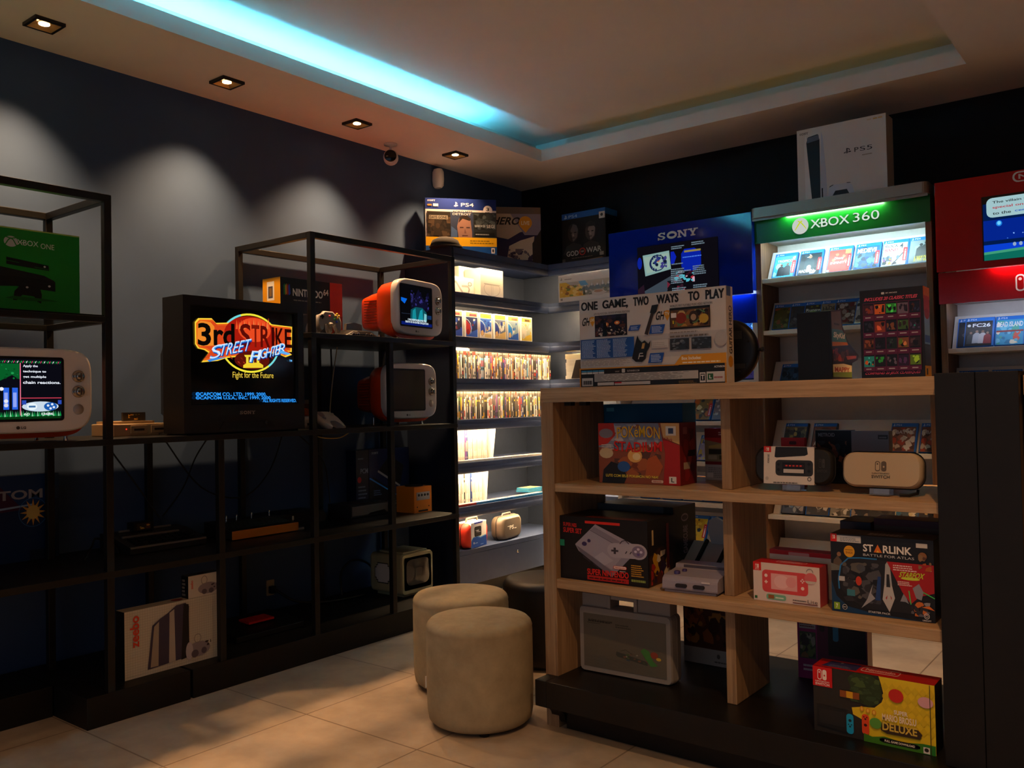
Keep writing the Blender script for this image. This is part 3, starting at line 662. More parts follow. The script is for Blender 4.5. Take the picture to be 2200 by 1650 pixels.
PQ([(632, 985), (660, 968), (750, 968), (776, 985), (776, 1004), (632, 1004)], '#f0d030')
for dx, dy, c, bo in ((4, 5, '#0a2a8a', .03), (0, 0, '#4aa8f0', .012), (-2, -3, '#dceaff', -.012)):
    TT('S', 402+dx, 858+dy, 472+dx, 948+dy, c, bo, .03, .03); TT('TREET', 462+dx, 852+dy, 672+dx, 925+dy, c, bo, .075, .03)
    TT('F', 676+dx, 890+dy, 735+dx, 965+dy, c, bo, .0, .03)
    for k_, (s_, x0, x1) in enumerate((('I', 732, 752), ('G', 752, 790), ('H', 794, 832), ('T', 832, 866), ('E', 864, 896), ('R', 890, 945))): TT(s_, x0+dx, 884-k_*9+dy, x1+dx, 950-k_*8+dy, c, bo, .01, .02)
PQ([(385, 950), (440, 935), (520, 930), (400, 962)], '#3a8ae0'); PQ([(905, 880), (985, 905), (960, 915), (890, 900)], '#5ab0f0')
TT('Fight for the Future', 556, 1036, 850, 1084, '#3a2408', .05); TT('Fight for the Future', 556, 1036, 850, 1084, '#e8c848', .0)
BL = '#2f9cff'
TT('©CAPCOM CO., LTD. 1999, 2000,', 308, 1172, 795, 1198, BL, .025, -.004); TT('©CAPCOM U.S.A., INC. 1999, 2000', 308, 1198, 826, 1222, BL, .025, -.004); TT('ALL RIGHTS RESERVED.', 768, 1220, 1024, 1243, BL, .025, -.004); TT('TM', 972, 948, 994, 962, '#6fc0ff', .02)
b.build('screen_picture', t)
b = MB(); b.face((-.06, -.0005, .085), (.12, 0, 0), (0, 0, .02)); slab(b, .12, .1, .82, .85, '#8a8580'); b.build('maker_badge', t)
b = MB(); b.prism([(-.15, .02), (.15, .02), (.13, .055), (-.13, .055)], -.002, .002, PLAS_B, 'y'); b.lathe([(.008, -.002), (.007, -.006), (0, -.007)], PLAS_B, (.10, 0, .045), 14, 'y'); b.build('control_flap', t)
b = MB(); b.box(-.30, .30, .02, .30, -.0, .009, RUBBER); b.build('foot', t)
# ---- consoles on the middle shelf
FAM = mat('aged_beige_plastic', '#a8906c', .5)
t = thing('game_console', 'old beige game console with two port covers, beside the big black television', 'game console', (-3.70, 2.035, 1.135), Q90)
b = MB(); b.box(-.125, .125, 0, .2, 0, .055, FAM); b.prism(rrect(.19, .2, .03, 5, -.01, .115), .055, .066, FAM, 'z'); b.build('body', t, bevel=.004)
for x in (-.01, .085):
    b = MB(); b.box(x-.038, x+.038, -.004, .002, .012, .046, FAM); b.box(x-.024, x+.024, -.0052, -.0036, .024, .034, mat('port_dark', '#3a3226', .6)); b.build('port_cover', t, bevel=.002)
b = MB(); b.lathe([(.0022, 0), (.0022, -.002), (0, -.002)], mat('red_power_light', '#ff2a1a', emit=3), (-.068, 0, .032), 8, 'y'); b.build('power_light', t)
b = MB(); b.box(-.045, .06, .07, .085, .066, .105, mat('cartridge_dark', '#2a241e', .5)); b.face((-.025, .07, .068), (.06, 0, 0), (0, 0, .034)); b.R(0, .05, 1, .9, '#2a2412'); b.scatter(.05, .1, .95, .85, 16, ['#c8a040', '#6a5a20', '#8fa0a0', '#402010'], 2, .12); b.build('game_cartridge', t)
DC = mat('off_white_plastic', '#cfc9c2', .4)
t = thing('game_console', 'flat off-white game console squeezed between black television and white controller', 'game console', (-3.66, 3.0, 1.135), Q90)
b = MB(); b.loft([[(x*s_, .1+y*s_, z) for x, y in rrect(.2, .2, .03, 5)] for z, s_ in ((0, .97), (.02, 1), (.045, .98), (.055, .92), (.062, .6), (.064, .2))], DC); b.build('body', t)
for k in range(4):
    b = MB(); b.box(-.072+k*.038, -.048+k*.038, -.003, .004, .018, .03, mat('port_dark', '#3a3226', .6)); b.build('controller_port', t)
b = MB(); b.ring if False else None; b.lathe([(.045, .0635), (.046, .066), (.043, .066), (.042, .0635)], PLAS_G, (0, .1, 0), 30); b.build('disc_lid', t)
t = thing('game_controller', 'large white game controller leaning on the off-white console', 'game controller', (-3.52, 3.03, 1.137), Q90+.25, rx=-.9)
b = MB(); body = [(-.075, .07), (-.05, .085), (0, .088), (.05, .085), (.075, .07), (.085, .03), (.08, -.02), (.07, -.05), (.055, -.052), (.045, -.02), (.025, .0), (-.025, .0), (-.045, -.02), (-.055, -.052), (-.07, -.05), (-.08, -.02), (-.085, .03)]
def padshape(b, pts, m, th=.03, ox=0, oz=.06):
    b.loft([[(ox+x*s_, yy, oz+z*s_) for x, z in pts] for yy, s_ in ((th, .86), (th*.8, .97), (th*.4, 1), (th*.1, .96), (0, .86))], m)
padshape(b, body, DC, .035); b.build('shell', t)
b = MB(); b.lathe([(.022, .0), (.022, -.003), (.014, -.008), (0, -.008)], PLAS_G, (-.045, 0, .115), 18, 'y'); b.build('thumbstick', t)
b = MB()
for a, c in ((0, .012), (0, -.012), (.012, 0), (-.012, 0)): b.lathe([(.006, 0), (.006, -.004), (0, -.005)], DC, (.047+a, 0, .115+c), 10, 'y')
b.build('button', t)
b = MB(); b.box(-.058, -.034, -.003, 0, .082, .09, PLAS_G); b.box(-.05, -.042, -.003, 0, .074, .098, PLAS_G); b.build('direction_pad', t)
carton('game_box', 'small pale game box with an orange round picture behind the off-white console', 'box', .13, .05, .155, (-3.93, 3.13, 1.136), Q90, '#8d7f70', lambda b: (b.fr().R(.0, 0, .88, .85, '#5a2a16'), b.D(.5, .35, .38, .34, '#d8661c', 24), b.D(.5, .3, .2, .16, '#b8320c')))
# ---- upper shelf: boxed console, controller on a stand, black console
def n64art(b):
    b.lf(); b.R(0, 0, 1, 1, '#e8a012'); b.R(0, 0, 1, .46, '#e07818'); b.D(.2, .3, .25, .2, '#e89a20'); b.R(.25, .62, .66, .94, '#f0ece0'); b.R(.32, .66, .58, .86, '#4a4a5a'); b.R(.38, .69, .52, .83, '#8a6a3a'); b.D(.5, .33, .18, .12, '#c8b8a0', 14); b.scatter(.3, .2, .7, .45, 12, ['#8a8a98', '#c0c0c8'], 4, .06)
    b.fr(); b.R(0, 0, .79, 1, '#17120e'); b.R(0, 0, .79, .28, '#9a8a74'); b.Q([(.0, .0), (0, .30), (.25, .42), (.55, .40), (.79, .3), (.79, 0)], '#7a6c5a'); b.R(.79, 0, 1, 1, '#e0301a'); b.Q([(.79, 0), (.79, .36), (1, .42), (1, 0)], '#a8240f')
    b.T('NINTENDO', .19, .70, .67, .83, '#efe8da', .05); b.T('64', .68, .76, .765, .87, '#efe8da', .04)
    for k, c in enumerate(('#2a8a3a', '#d8a020', '#c8301a', '#2a50c0')): b.Q([(.05+k*.025, .70), (.08+k*.025, .73), (.07+k*.025, .90), (.045+k*.025, .86)], c)
    b.Q([(.28, .12), (.34, .38), (.55, .46), (.79, .38), (.79, .05), (.4, .02)], '#3a3a40'); b.D(.5, .12, .12, .2, '#8d8d94'); b.Q([(.1, .0), (.16, .2), (.30, .25), (.34, .0)], '#8a7a66'); b.rows(.2, .62, .66, .66, 1, '#8a7a66', .5)
    b.tp().R(0, 0, 1, 1, '#b08a50')
carton('console_box', 'black, yellow and red boxed game console behind the grey controller', 'box', .42, .15, .315, (-3.75, 3.045, 1.62), Q90, '#d8951a', n64art)
N64 = mat('console_grey_plastic', '#8f8a86', .45)
t = thing('game_controller', 'grey three-pronged game controller upright on a clear stand', 'game controller', (-3.61, 3.055, 1.622), Q90, rx=-.12)
b = MB(); pr = [(-.03, .135), (.03, .135), (.045, .12), (.075, .11), (.085, .08), (.08, .04), (.068, .02), (.055, .03), (.045, .06), (.018, .062), (.012, .02), (0, .008), (-.012, .02), (-.018, .062), (-.045, .06), (-.055, .03), (-.068, .02), (-.08, .04), (-.085, .08), (-.075, .11), (-.045, .12)]
padshape(b, [(x, z-.07) for x, z in pr], N64, .03, 0, .075); b.build('shell', t)
b = MB(); b.lathe([(.012, 0), (.011, -.006), (.005, -.008), (.007, -.016), (0, -.017)], N64, (0, 0, .065), 14, 'y'); b.build('thumbstick', t)
b = MB(); b.box(-.062, -.038, -.003, .001, .101, .109, PLAS_B); b.box(-.054, -.046, -.003, .001, .093, .117, PLAS_B); b.build('direction_pad', t)
for nm, x, z, c, r in (('yellow_button', .052, .125, '#e8b41a', .006), ('yellow_button', .064, .115, '#e8b41a', .006), ('yellow_button', .040, .115, '#e8b41a', .006), ('yellow_button', .052, .104, '#e8b41a', .006), ('green_button', .034, .096, '#2a8a3a', .007), ('blue_button', .045, .082, '#2a4ac0', .007), ('red_button', 0, .11, '#c8202a', .006)):
    b = MB(); b.lathe([(r, .001), (r, -.004), (0, -.006)], P(c), (x, 0, z), 12, 'y'); b.build(nm, t)
b = MB(); gl = mat('clear_acrylic', '#e8e8ea', .05, trans=.9); b.box(-.04, .04, -.02, .05, 0, .006, mat('stand_foot_pale', '#a8a098', .5)); b.box(-.034, -.028, -.006, .0, .006, .07, gl); b.box(.028, .034, -.006, 0, .006, .07, gl); b.build('stand', t)
t = thing('game_console', 'black curved game console with four ports beside the lit retro television', 'game console', (-3.60, 3.275, 1.62), Q90)
b = MB(); prof = [(-.13, 0), (.13, 0), (.135, .012), (.10, .03), (.06, .05), (-.06, .05), (-.10, .03), (-.135, .012)]
b.loft([[(x*s_, yy, z*h_) for x, z in prof] for yy, s_, h_ in ((0, .95, .5), (.012, 1, .85), (.06, 1, 1), (.17, .97, 1.05), (.18, .9, .9))], PLAS_B, False); b.build('body', t, bevel=.004)
for k in range(4):
    b = MB(); b.lathe([(.011, 0), (.011, -.003), (.008, -.003), (.007, .002)], PLAS_G, (-.07+(k if k < 2 else k+.9)*.033, .003, .02), 14, 'y'); b.build('controller_port', t)
b = MB(); b.lathe([(.002, 0), (.002, -.002), (0, -.002)], mat('red_power_light', '#ff2a1a', emit=3), (.0, .001, .012), 8, 'y'); b.build('power_light', t)
b = MB(); b.prism([(-.06, .045), (.06, .045), (.056, .085), (0, .095), (-.056, .085)], .075, .095, mat('cartridge_grey', '#77716c', .5), 'y'); b.build('game_cartridge', t)
# ---- lower shelf
def phart(b):
    b.fr(); b.R(0, 0, 1, 1, '#0c2a4c'); b.Q([(0, .5), (.6, .62), (1, .7), (1, 1), (0, 1)], '#123a66'); b.Q([(.1, .55), (.5, .9), (.7, .6)], '#4a1a3a'); b.T('PHANTOM', .05, .72, .86, .83, '#a8a4a0', .03)
    b.Q([(.05, .56), (.78, .64), (.78, .66), (.05, .59)], '#a0b8c8')
    for k in range(12): a = k*PI/6; b.Q([(.78+.05*math.cos(a+.26), .56+.07*math.sin(a+.26)), (.78+.11*math.cos(a), .56+.16*math.sin(a)), (.78+.05*math.cos(a-.26), .56+.07*math.sin(a-.26))], '#e8a040')
    b.D(.78, .56, .055, .08, '#f0c060'); b.ring(.78, .56, .12, .17, .004, '#3a7ab0'); b.Q([(.05, .16), (.25, .42), (.5, .46), (.45, .2), (.2, .1)], '#0a1a2a'); b.R(.75, .0, .9, .12, '#0a1c30')
carton('console_box', 'dark blue boxed game console with an orange starburst, far left on the lower shelf', 'box', .50, .06, .372, (-4.0, 1.562, .606), Q90, '#0c2440', phart)
t = thing('keyboard_console', 'flat black console with silver strips on the lower shelf', 'game console', (-3.74, 2.19, .605), Q90)
silver = mat('brushed_silver', '#b0a89c', .3, metal=.8)
b = MB(); b.prism([(0, 0), (.27, 0), (.27, .075), (.17, .07), (.0, .032)], -.19, .19, mat('warm_black_plastic', '#1d1916', .45), 'x'); b.build('body', t, bevel=.003)
for yy, zz, x0, x1 in ((-.004, .026, -.188, .188), (.12, .060, -.16, .12), (.225, .0745, -.12, .14)):
    b = MB(); b.box(x0, x1, yy, yy+.012, zz, zz+.008, silver); b.build('silver_strip', t)
b = MB(); b.box(-.07, .03, .19, .25, .075, .115, PLAS_B); b.face((-.055, .19, .08), (.07, 0, 0), (0, 0, .03)); b.R(0, 0, 1, 1, '#3a2a14'); b.scatter(.05, .1, .95, .9, 10, ['#d8a040', '#8a3a18', '#d8d0b0'], 6, .12); b.build('game_cartridge', t)
b = MB(); n = MB()
for i in range(9):
    for j in range(3): b.box(-.15+i*.033, -.123+i*.033, .022+j*.03, .044+j*.03, .034+.0065+j*.0067, .042+.0065+j*.0067, PLAS_B)
b.build('key', t)['kind'] = 'stuff'
t = thing('game_console', 'low black console with an orange front edge and metal switches', 'game console', (-3.70, 2.69, .605), Q90)
b = MB(); b.prism([(0, .006), (.24, .006), (.24, .075), (.16, .07), (.0, .045)], -.195, .195, mat('warm_black_plastic', '#1d1916', .45), 'x')
for k in range(11): b.box(-.18, .18, .03+k*.011, .034+k*.011, .0500+k*.0018, .0535+k*.0018, PLAS_B)
b.build('body', t, bevel=.002)
b = MB(); b.box(-.198, .198, -.008, 0, .004, .046, mat('amber_plastic', '#c8741c', .45)); b.build('orange_front', t, bevel=.002)
for x in (-.10, -.04, .05, .16):
    b = MB(); b.lathe([(.004, .07), (.003, .085), (.0045, .10), (0, .102)], CHROME, (x, .19, 0), 8); b.build('switch', t)
b = MB(); b.box(.205, .255, .02, .035, .0, .012, silver); b.lathe([(.003, 0), (.003, .05), (.006, .052), (.005, .07), (0, .072)], mat('pale_plug', '#c8b48c', .4), (.215, .06, 0), 10); b.build('plug', t)
t = thing('game_console', 'flat black console at the back of the lower shelf behind the orange-edged one', 'game console', (-3.86, 3.03, .605), Q90)
b = MB(); b.prism([(-.17, 0), (.17, 0), (.185, .03), (.16, .07), (-.16, .07), (-.185, .03)], 0, .19, PLAS_B, 'y'); b.build('body', t, bevel=.005)
b = MB(); b.box(-.06, .06, .05, .12, .0701, .074, PLAS_G if False else RUBBER); b.build('lid', t)
t = thing('game_console', 'dark grey console with a pale front, before the blue boxes on the lower shelf', 'game console', (-3.81, 3.495, .605), Q90)
b = MB(); b.prism([(0, 0), (.2, 0), (.2, .075), (.03, .078), (.0, .068)], -.145, .145, mat('charcoal_plastic', '#2e2b2b', .45), 'x'); b.build('body', t, bevel=.006)
b = MB(); b.box(-.14, .14, -.004, 0, .012, .066, mat('taupe_plastic', '#6a635c', .4)); b.prism([(-.02, .012), (.13, .012), (.11, .03), (.0, .022)], -.006, -.003, PLAS_B, 'y'); b.build('front_panel', t, bevel=.002)
def ps3a(b): b.fr(); b.R(0, 0, 1, 1, '#0a1430'); b.T('PCM', .35, .62, .95, .70, '#8a96b0', .02); b.D(.25, .52, .16, .05, '#b02030'); b.rows(.15, .1, .9, .45, 6, '#6a7690', .4); b.rows(.15, .85, .6, .9, 1, '#6a7690', .4)
def ps3b(b):
    b.fr(); b.R(0, 0, 1, 1, '#0b1c48'); b.Q([(0, .45), (.1, .55), (1, .05), (1, 0), (0, 0)], '#0a0c18'); b.Q([(0, .52), (.02, .54), (.75, .18), (.75, .16)], '#2a7ac8'); b.Q([(.2, .62), (.5, .88), (.85, .70), (.75, .34)], '#141216'); b.Q([(.2, .62), (.22, .65), (.76, .37), (.75, .34)], '#a09a98')
    slab(b, .06, .92, .22, .955, '#9aa6c0'); b.T('PS3', .40, .05, .78, .12, '#8a94a8', .01); b.rows(.1, .24, .3, .34, 3, '#5a6a90')
carton('console_box', 'narrow dark blue console box standing left of the wider blue box on the lower shelf', 'box', .10, .09, .375, (-4.0, 3.612, .605), Q90, '#0a1430', ps3a)
carton('console_box', 'wide dark blue console box with a diagonal blue streak on the lower shelf', 'box', .345, .09, .375, (-4.0, 3.84, .605), Q90, '#0a1430', ps3b)
t = thing('game_console', 'small orange cube game console with four ports on its front', 'game console', (-3.66, 3.785, .605), Q90)
CUB = mat('bright_orange_plastic', '#ee8512', .4)
b = MB(); b.box(-.075, .075, 0, .15, 0, .155, CUB); b.box(-.07, .07, .004, .146, -.0, .003, PLAS_B); b.build('body', t, bevel=.003)
b = MB(); b.box(-.056, .056, -.0025, 0, .075, .122, mat('silver_plastic', '#b8b0a8', .35)); b.build('port_panel', t, bevel=.001)
for k in range(4):
    b = MB(); b.lathe([(.0075, -.0025), (.0075, -.004), (.005, -.004), (0, -.001)], PLAS_B, (-.038+k*.0253, 0, .105), 14, 'y'); b.build('controller_port', t)
for x in (-.05, .05):
    b = MB(); b.lathe([(.004, 0), (.004, -.0015), (0, -.0015)], PLAS_B, (x, 0, .035), 10, 'y'); b.build('screw_hole', t)
b = MB(); b.box(-.04, .04, -.0015, 0, .006, .016, PLAS_B); b.build('slot', t)
b = MB(); b.lathe([(.055, .155), (.055, .16), (.05, .161), (0, .161)], PLAS_B, (0, .075, 0), 30); b.build('disc_lid', t)
# ---- bottom, on the plinth
def zee(b):
    b.fr(); b.R(.0, 0, 1, 1, '#c9bfae'); g_ = '#b7ac9a'
    for k in range(1, 40): b.R(k/40, 0, k/40+.004, 1, g_)
    for k in range(1, 26): b.R(0, k/26, 1, k/26+.006, g_)
    b.TV('zeebo', .05, .45, .14, .92, '#c83a1c', .03)
    b.Q([(.22, .08), (.27, .72), (.35, .80), (.43, .86), (.52, .95), (.62, .96), (.66, .9), (.64, .12)], '#3a3348'); b.Q([(.25, .1), (.29, .7), (.34, .76), (.33, .1)], '#9a8878'); b.Q([(.44, .1), (.45, .86), (.5, .90), (.51, .1)], '#a89a8e'); b.Q([(.57, .1), (.6, .95), (.655, .93), (.66, .12)], '#15121a')
    b.D(.76, .20, .13, .115, '#8a7e84', 20); b.D(.66, .2, .04, .14, '#b0a4a8'); b.D(.72, .14, .04, .06, '#5a4e58'); b.D(.82, .16, .03, .05, '#5a4e58'); b.scatter(.82, .22, .9, .3, 4, ['#3a2a30'], 2, .02, 1.5); b.ring(.75, .37, .04, .07, .006, '#8a7e78')
    b.lf(); b.R(0, 0, 1, 1, '#15110e'); b.tp(); b.R(0, 0, 1, 1, '#bdb09c'); b.D(.58, .5, .06, .3, '#8a2a1a')
carton('console_box', 'large pale grid-patterned console box with a tall dark console printed on it', 'box', .445, .07, .283, (-3.53, 2.083, .125), Q90, '#c2b8a6', zee)
def zes(b):
    b.fr(); b.R(0, 0, 1, 1, '#c4b9aa'); b.TV('zeebo', .07, .4, .15, .8, '#c83a1c', .03); b.D(.62, .34, .32, .26, '#8a7c80', 20); b.D(.5, .2, .08, .12, '#574b54'); b.D(.72, .2, .08, .12, '#574b54'); b.scatter(.72, .3, .9, .5, 5, ['#3a2a30'], 2, .04); b.ring(.5, .72, .1, .2, .02, '#8a7e78')
    b.lf(); b.R(0, 0, 1, 1, '#14110f'); b.rows(.1, .1, .6, .9, 5, '#8a8478', .6); b.tp().R(0, 0, 1, 1, '#b8ab98'); b.D(.5, .5, .1, .3, '#8a2a1a')
carton('controller_box', 'small pale box with a controller printed on it, on top of the grid-patterned box', 'box', .158, .055, .098, (-3.535, 2.236, .4085), Q90, '#c2b8a6', zes)
t = thing('game_console', 'flat black console with a red label lying on the plinth', 'game console', (-3.63, 2.665, .125), Q90)
b = MB(); b.prism([(0, 0), (.3, 0), (.3, .05), (.2, .05), (.02, .03), (0, .028)], -.2, .2, PLAS_B, 'x'); b.build('body', t, bevel=.003)
b = MB(); b.prism([(-.06, .10), (.09, .10), (.10, .2), (-.05, .2)], .048, .058, P('#a8140f'), 'z'); b.build('red_label', t)
t = thing('portable_television', 'small aged beige tube television with a sticker, low on the rack', 'television', (-3.645, 3.715, .125), Q90)
BE = mat('aged_cream_plastic', '#a39a74', .45, noise=(8, .08))
b = MB()
prof = rrect(.262, .235, .022, 5, 0, .135)
b.loft([[(x*s_, yy, .135+(z-.135)*s_) for x, z in prof] for yy, s_ in ((.0, .97), (.012, 1), (.10, 1), (.105, .985), (.26, .97), (.285, .86))], BE, False); b.build('housing', t, bevel=.003)
b = MB(); b.box(-.10, .10, .02, .22, .25, .262, BE); b.build('top_vent', t, bevel=.004)
b = MB(); o3 = rrect(.225, .19, .012, 4, 0, .137); 
b.loft([[(x, -.001, z) for x, z in o3], [(x*.9, .012-.013, .142+(z-.142)*.86) for x, z in o3]], mat('olive_bezel', '#5a5138', .4), False); b.build('bezel', t)
b = MB(); b.lathe if False else None
sq = squircle(.19, .152, 5, 40, 0, .142); b.loft([[(x, -.0015, z) for x, z in sq], [(x*.8, -.006, .142+(z-.142)*.8) for x, z in sq], [(x*.3, -.0085, .142+(z-.142)*.3) for x, z in sq]], OFFSCR); b.build('screen', t)
b = MB(); b.box(-.09, .09, .03, .25, 0, .018, BE); b.build('base', t)
b = MB(); b.face((-.1305, .225, .08), (0, -.13, 0), (0, 0, .11))
pix = ["  1111111  ", " 111111111 ", "11111111111", "11111111111", "11111111111", "11111111111", " 111111111 ", "  1111111  "]
for mm, gx_ in (('#1a1616', .35), ('#c8c4be', 0)):
    for j, row in enumerate(pix):
        for i, ch in enumerate(row):
            if ch == '1': b.R((i-gx_)/11, 1-(j+1+gx_)/8, (i+1+gx_)/11, 1-(j-gx_)/8, mm); b.lay -= 1
    b.lay += 2
b.build('sticker', t)
# wall outlet and plug
t = thing('wall_outlet', 'pale wall outlet low on the blue wall behind the rack', 'outlet', (XW+.002, 3.0, .245), Q90)
b = MB(); b.prism(rrect(.05, .085, .004, 3), -.008, 0, mat('cream_plate', '#a89878', .45), 'y'); b.build('plate', t)
b = MB(); b.box(-.015, .015, -.04, -.008, -.03, .01, PLAS_B); b.build('plug', t, bevel=.003)
# ---- cables hanging behind the rack
def cable(label, pts, r=.004, m=CABLE, name='cable'):
    out = []; P_ = [Vector(p) for p in pts]
    for i in range(len(P_)-1):
        a = P_[max(i-1, 0)]; b0 = P_[i]; c = P_[i+1]; d = P_[min(i+2, len(P_)-1)]
        for k in range(6):
            t_ = k/6; out.append(.5*((2*b0)+(c-a)*t_+(2*a-5*b0+4*c-d)*t_*t_+(-a+3*b0-3*c+d)*t_**3))
    out.append(P_[-1]); b = MB(); b.tube(out, r, m, 6); return tag(b.build(name), label, 'cable')
cable('black cable drooping behind the rack between second and third post', [(-4.05, 2.35, 1.10), (-4.0, 2.52, .85), (-3.98, 2.75, .78), (-4.02, 2.95, .90), (-4.03, 3.05, 1.10)])
cable('black cable running down to the silver-striped console', [(-3.95, 2.0, 1.10), (-3.9, 2.12, .9), (-3.88, 2.22, .74)])
cable('thin black cable rising from the silver-striped console', [(-3.9, 2.25, .74), (-3.97, 2.4, .86), (-4.02, 2.5, 1.0), (-4.0, 2.56, 1.10)])
cable('black cable hanging beside the grey console', [(-4.03, 3.15, 1.10), (-4.0, 3.3, .95), (-4.02, 3.36, .8), (-3.98, 3.34, .69)])
cable('thick black power cable plugged into the wall outlet', [(-4.05, 3.0, .24), (-3.98, 3.08, .17), (-3.94, 3.22, .14), (-3.9, 3.4, .135), (-3.88, 3.5, .14)], .007)
cable('black cable looping under the lower shelf on the blue wall', [(-3.98, 3.42, .14), (-4.02, 3.45, .26), (-4.03, 3.55, .32), (-4.02, 3.68, .27), (-4.0, 3.72, .14)], .007)
pale = mat('pale_cable', '#b8ac94', .5)
cable('thin white cable hanging down behind the switched-off television', [(-3.85, 3.30, 1.59), (-3.86, 3.28, 1.45), (-3.84, 3.24, 1.3), (-3.8, 3.2, 1.2), (-3.75, 3.18, 1.14)], .003, pale)
cable('thin yellow cable sagging under the middle shelf', [(-3.72, 3.0, 1.105), (-3.75, 3.1, 1.08), (-3.75, 3.22, 1.075), (-3.75, 3.3, 1.105)], .003, mat('yellow_cable', '#b89a50', .5))
cable('black cable bundle falling behind the upper shelf', [(-4.0, 3.05, 1.59), (-4.02, 3.06, 1.4), (-4.0, 3.1, 1.25), (-3.97, 3.08, 1.14)], .012)
cable('black cable hanging behind the off television by the white cable', [(-4.0, 3.38, 1.59), (-4.02, 3.4, 1.35), (-4.0, 3.36, 1.14)], .005)
cable('tangled black cable left of the silver-striped console', [(-3.75, 1.80, .61), (-3.8, 1.86, .66), (-3.88, 1.92, .68), (-3.86, 1.99, .64), (-3.8, 1.98, .61)], .005)

def xone(b):
    b.fr(); b.R(0, 0, 1, 1, '#0f7a1c'); b.R(0, .985, 1, 1, '#9ab05a'); b.face((-.25-.094, 0, 0), (.57, 0, 0), (0, 0, .318)); b.lay = 4; b.T('XBOX', .63, .80, .765, .865, '#d0d4cc', .0); b.T('ONE', .78, .785, .87, .85, '#d0d4cc', .0); b.R(.655, .825, .675, .832, '#d0d4cc')
    b.D(.59, .83, .045, .065, '#b0b4ac', 24); b.L([(.555, .79), (.575, .85), (.59, .87)], .004, '#0f7a1c'); b.L([(.625, .785), (.605, .85), (.59, .87)], .004, '#0f7a1c'); b.L([(.56, .88), (.59, .865), (.62, .88)], .004, '#0f7a1c')
    K = '#0d0f0c'; b.Q([(.56, .64), (.83, .585), (.835, .52), (.56, .555)], K); b.L([(.56, .60), (.64, .585)], .002, '#0f6a1c'); b.L([(.74, .55), (.83, .535)], .002, '#0f6a1c'); b.D(.805, .565, .008, .012, '#c0c4bc', 8)
    b.Q([(.2, .46), (.52, .52), (.80, .455), (.875, .39), (.875, .27), (.62, .30), (.2, .24)], K); b.Q([(.2, .46), (.52, .52), (.80, .455), (.87, .40), (.6, .42), (.2, .37)], '#161a15'); b.D(.835, .33, .009, .013, '#c0c4bc', 8)
    b.Q([(.60, .13), (.61, .24), (.64, .30), (.68, .32), (.74, .32), (.775, .29), (.785, .22), (.78, .11), (.755, .13), (.735, .19), (.66, .20), (.625, .13)], '#0a0b0a'); b.D(.69, .295, .009, .013, '#a8aca4', 8); b.Q([(.55, .15), (.6, .18), (.8, .17), (.9, .15), (.7, .13)], '#0c5a16')
    b.tp(); b.R(0, 0, 1, 1, '#2a7a24'); b.rt(); b.R(0, 0, 1, 1, '#0c5a16')
carton('console_box', 'bright green console box cut by the left picture edge, on the glass upper shelf', 'box', .50, .20, .318, (-3.52, 1.432, 1.636), Q90, '#0f7a1c', xone)
# ------------------------------------------------------------------ on top of the bookcase
def ps4box(b):
    b.lf(); b.R(0, 0, 1, 1, '#8c8a92'); b.R(.1, .1, .9, .9, '#3a3c4a')
    b.fr(); b.R(0, 0, 1, 1, '#c8c6cc'); b.R(0, .80, 1, 1, '#142c78'); b.T('PS4', .50, .86, .68, .925, '#e8e8f0', .0); emb(b, .40, .85, .46, .94, '#e8e8f0'); slab(b, .03, .94, .14, .97, '#c0c8e0'); b.R(.11, .85, .18, .90, '#d8d8e0'); b.R(.03, .86, .09, .89, '#b07a30')
    b.T('AOKO HITS', .38, .745, .66, .785, '#30303a', .02); b.D(.88, .80, .065, .09, '#eceaf0', 28); b.T('3', .86, .79, .90, .85, '#30303a', .03); b.rows(.84, .74, .92, .78, 2, '#50505a', .5)
    b.R(.02, .30, .35, .76, '#1d1712'); b.scatter(.02, .30, .35, .66, 40, ['#2a211a', '#3a2c20', '#4a3a2a', '#15110e'], 3, .05, 1.4); b.R(.05, .62, .31, .69, '#8a8478'); b.T('DAYS GONE', .06, .63, .30, .68, '#1a1612', .03); b.D(.17, .5, .03, .05, '#3f2f22'); b.Q([(.11, .32), (.13, .45), (.21, .45), (.24, .32)], '#2a2018')
    b.R(.35, .28, .67, .76, '#2a3550'); b.Q([(.46, .28), (.44, .50), (.47, .64), (.56, .70), (.63, .62), (.65, .40), (.65, .28)], '#8a685c'); b.Q([(.46, .56), (.48, .67), (.56, .72), (.64, .64), (.62, .60), (.52, .64)], '#221a1a'); b.R(.48, .47, .53, .49, '#3a2a2a'); b.R(.57, .47, .62, .49, '#3a2a2a'); b.Q([(.54, .38), (.55, .46), (.57, .38)], '#6f5048'); b.R(.51, .33, .59, .345, '#5a3a38'); b.Q([(.35, .3), (.36, .5), (.44, .42), (.44, .28)], '#3f5a86'); b.T('DETROIT', .38, .70, .64, .74, '#c8ccd4', .01)
    b.R(.67, .28, 1, .76, '#20262a'); b.scatter(.68, .45, .99, .74, 30, ['#2c343a', '#3d464c', '#14181a', '#4a5458'], 5, .05, 1.2); b.T('RAINBOW SIX', .69, .49, .84, .535, '#a8b0b4', .02); b.T('SIEGE', .86, .48, .98, .54, '#c8ccd0', .0); b.R(.69, .34, .97, .40, '#101416'); b.rows(.70, .35, .90, .39, 1, '#8a9094', .5)
    b.R(0, .14, 1, .30, '#e0ac10'); b.rows(.62, .19, .97, .27, 2, '#8a6a10', .5); b.R(0, 0, 1, .14, '#0c4a94'); b.rows(.05, .04, .3, .1, 1, '#3a7ac0', .6); b.R(.92, .02, .97, .12, '#d8d8dc'); b.D(.945, .07, .012, .03, '#20202a')
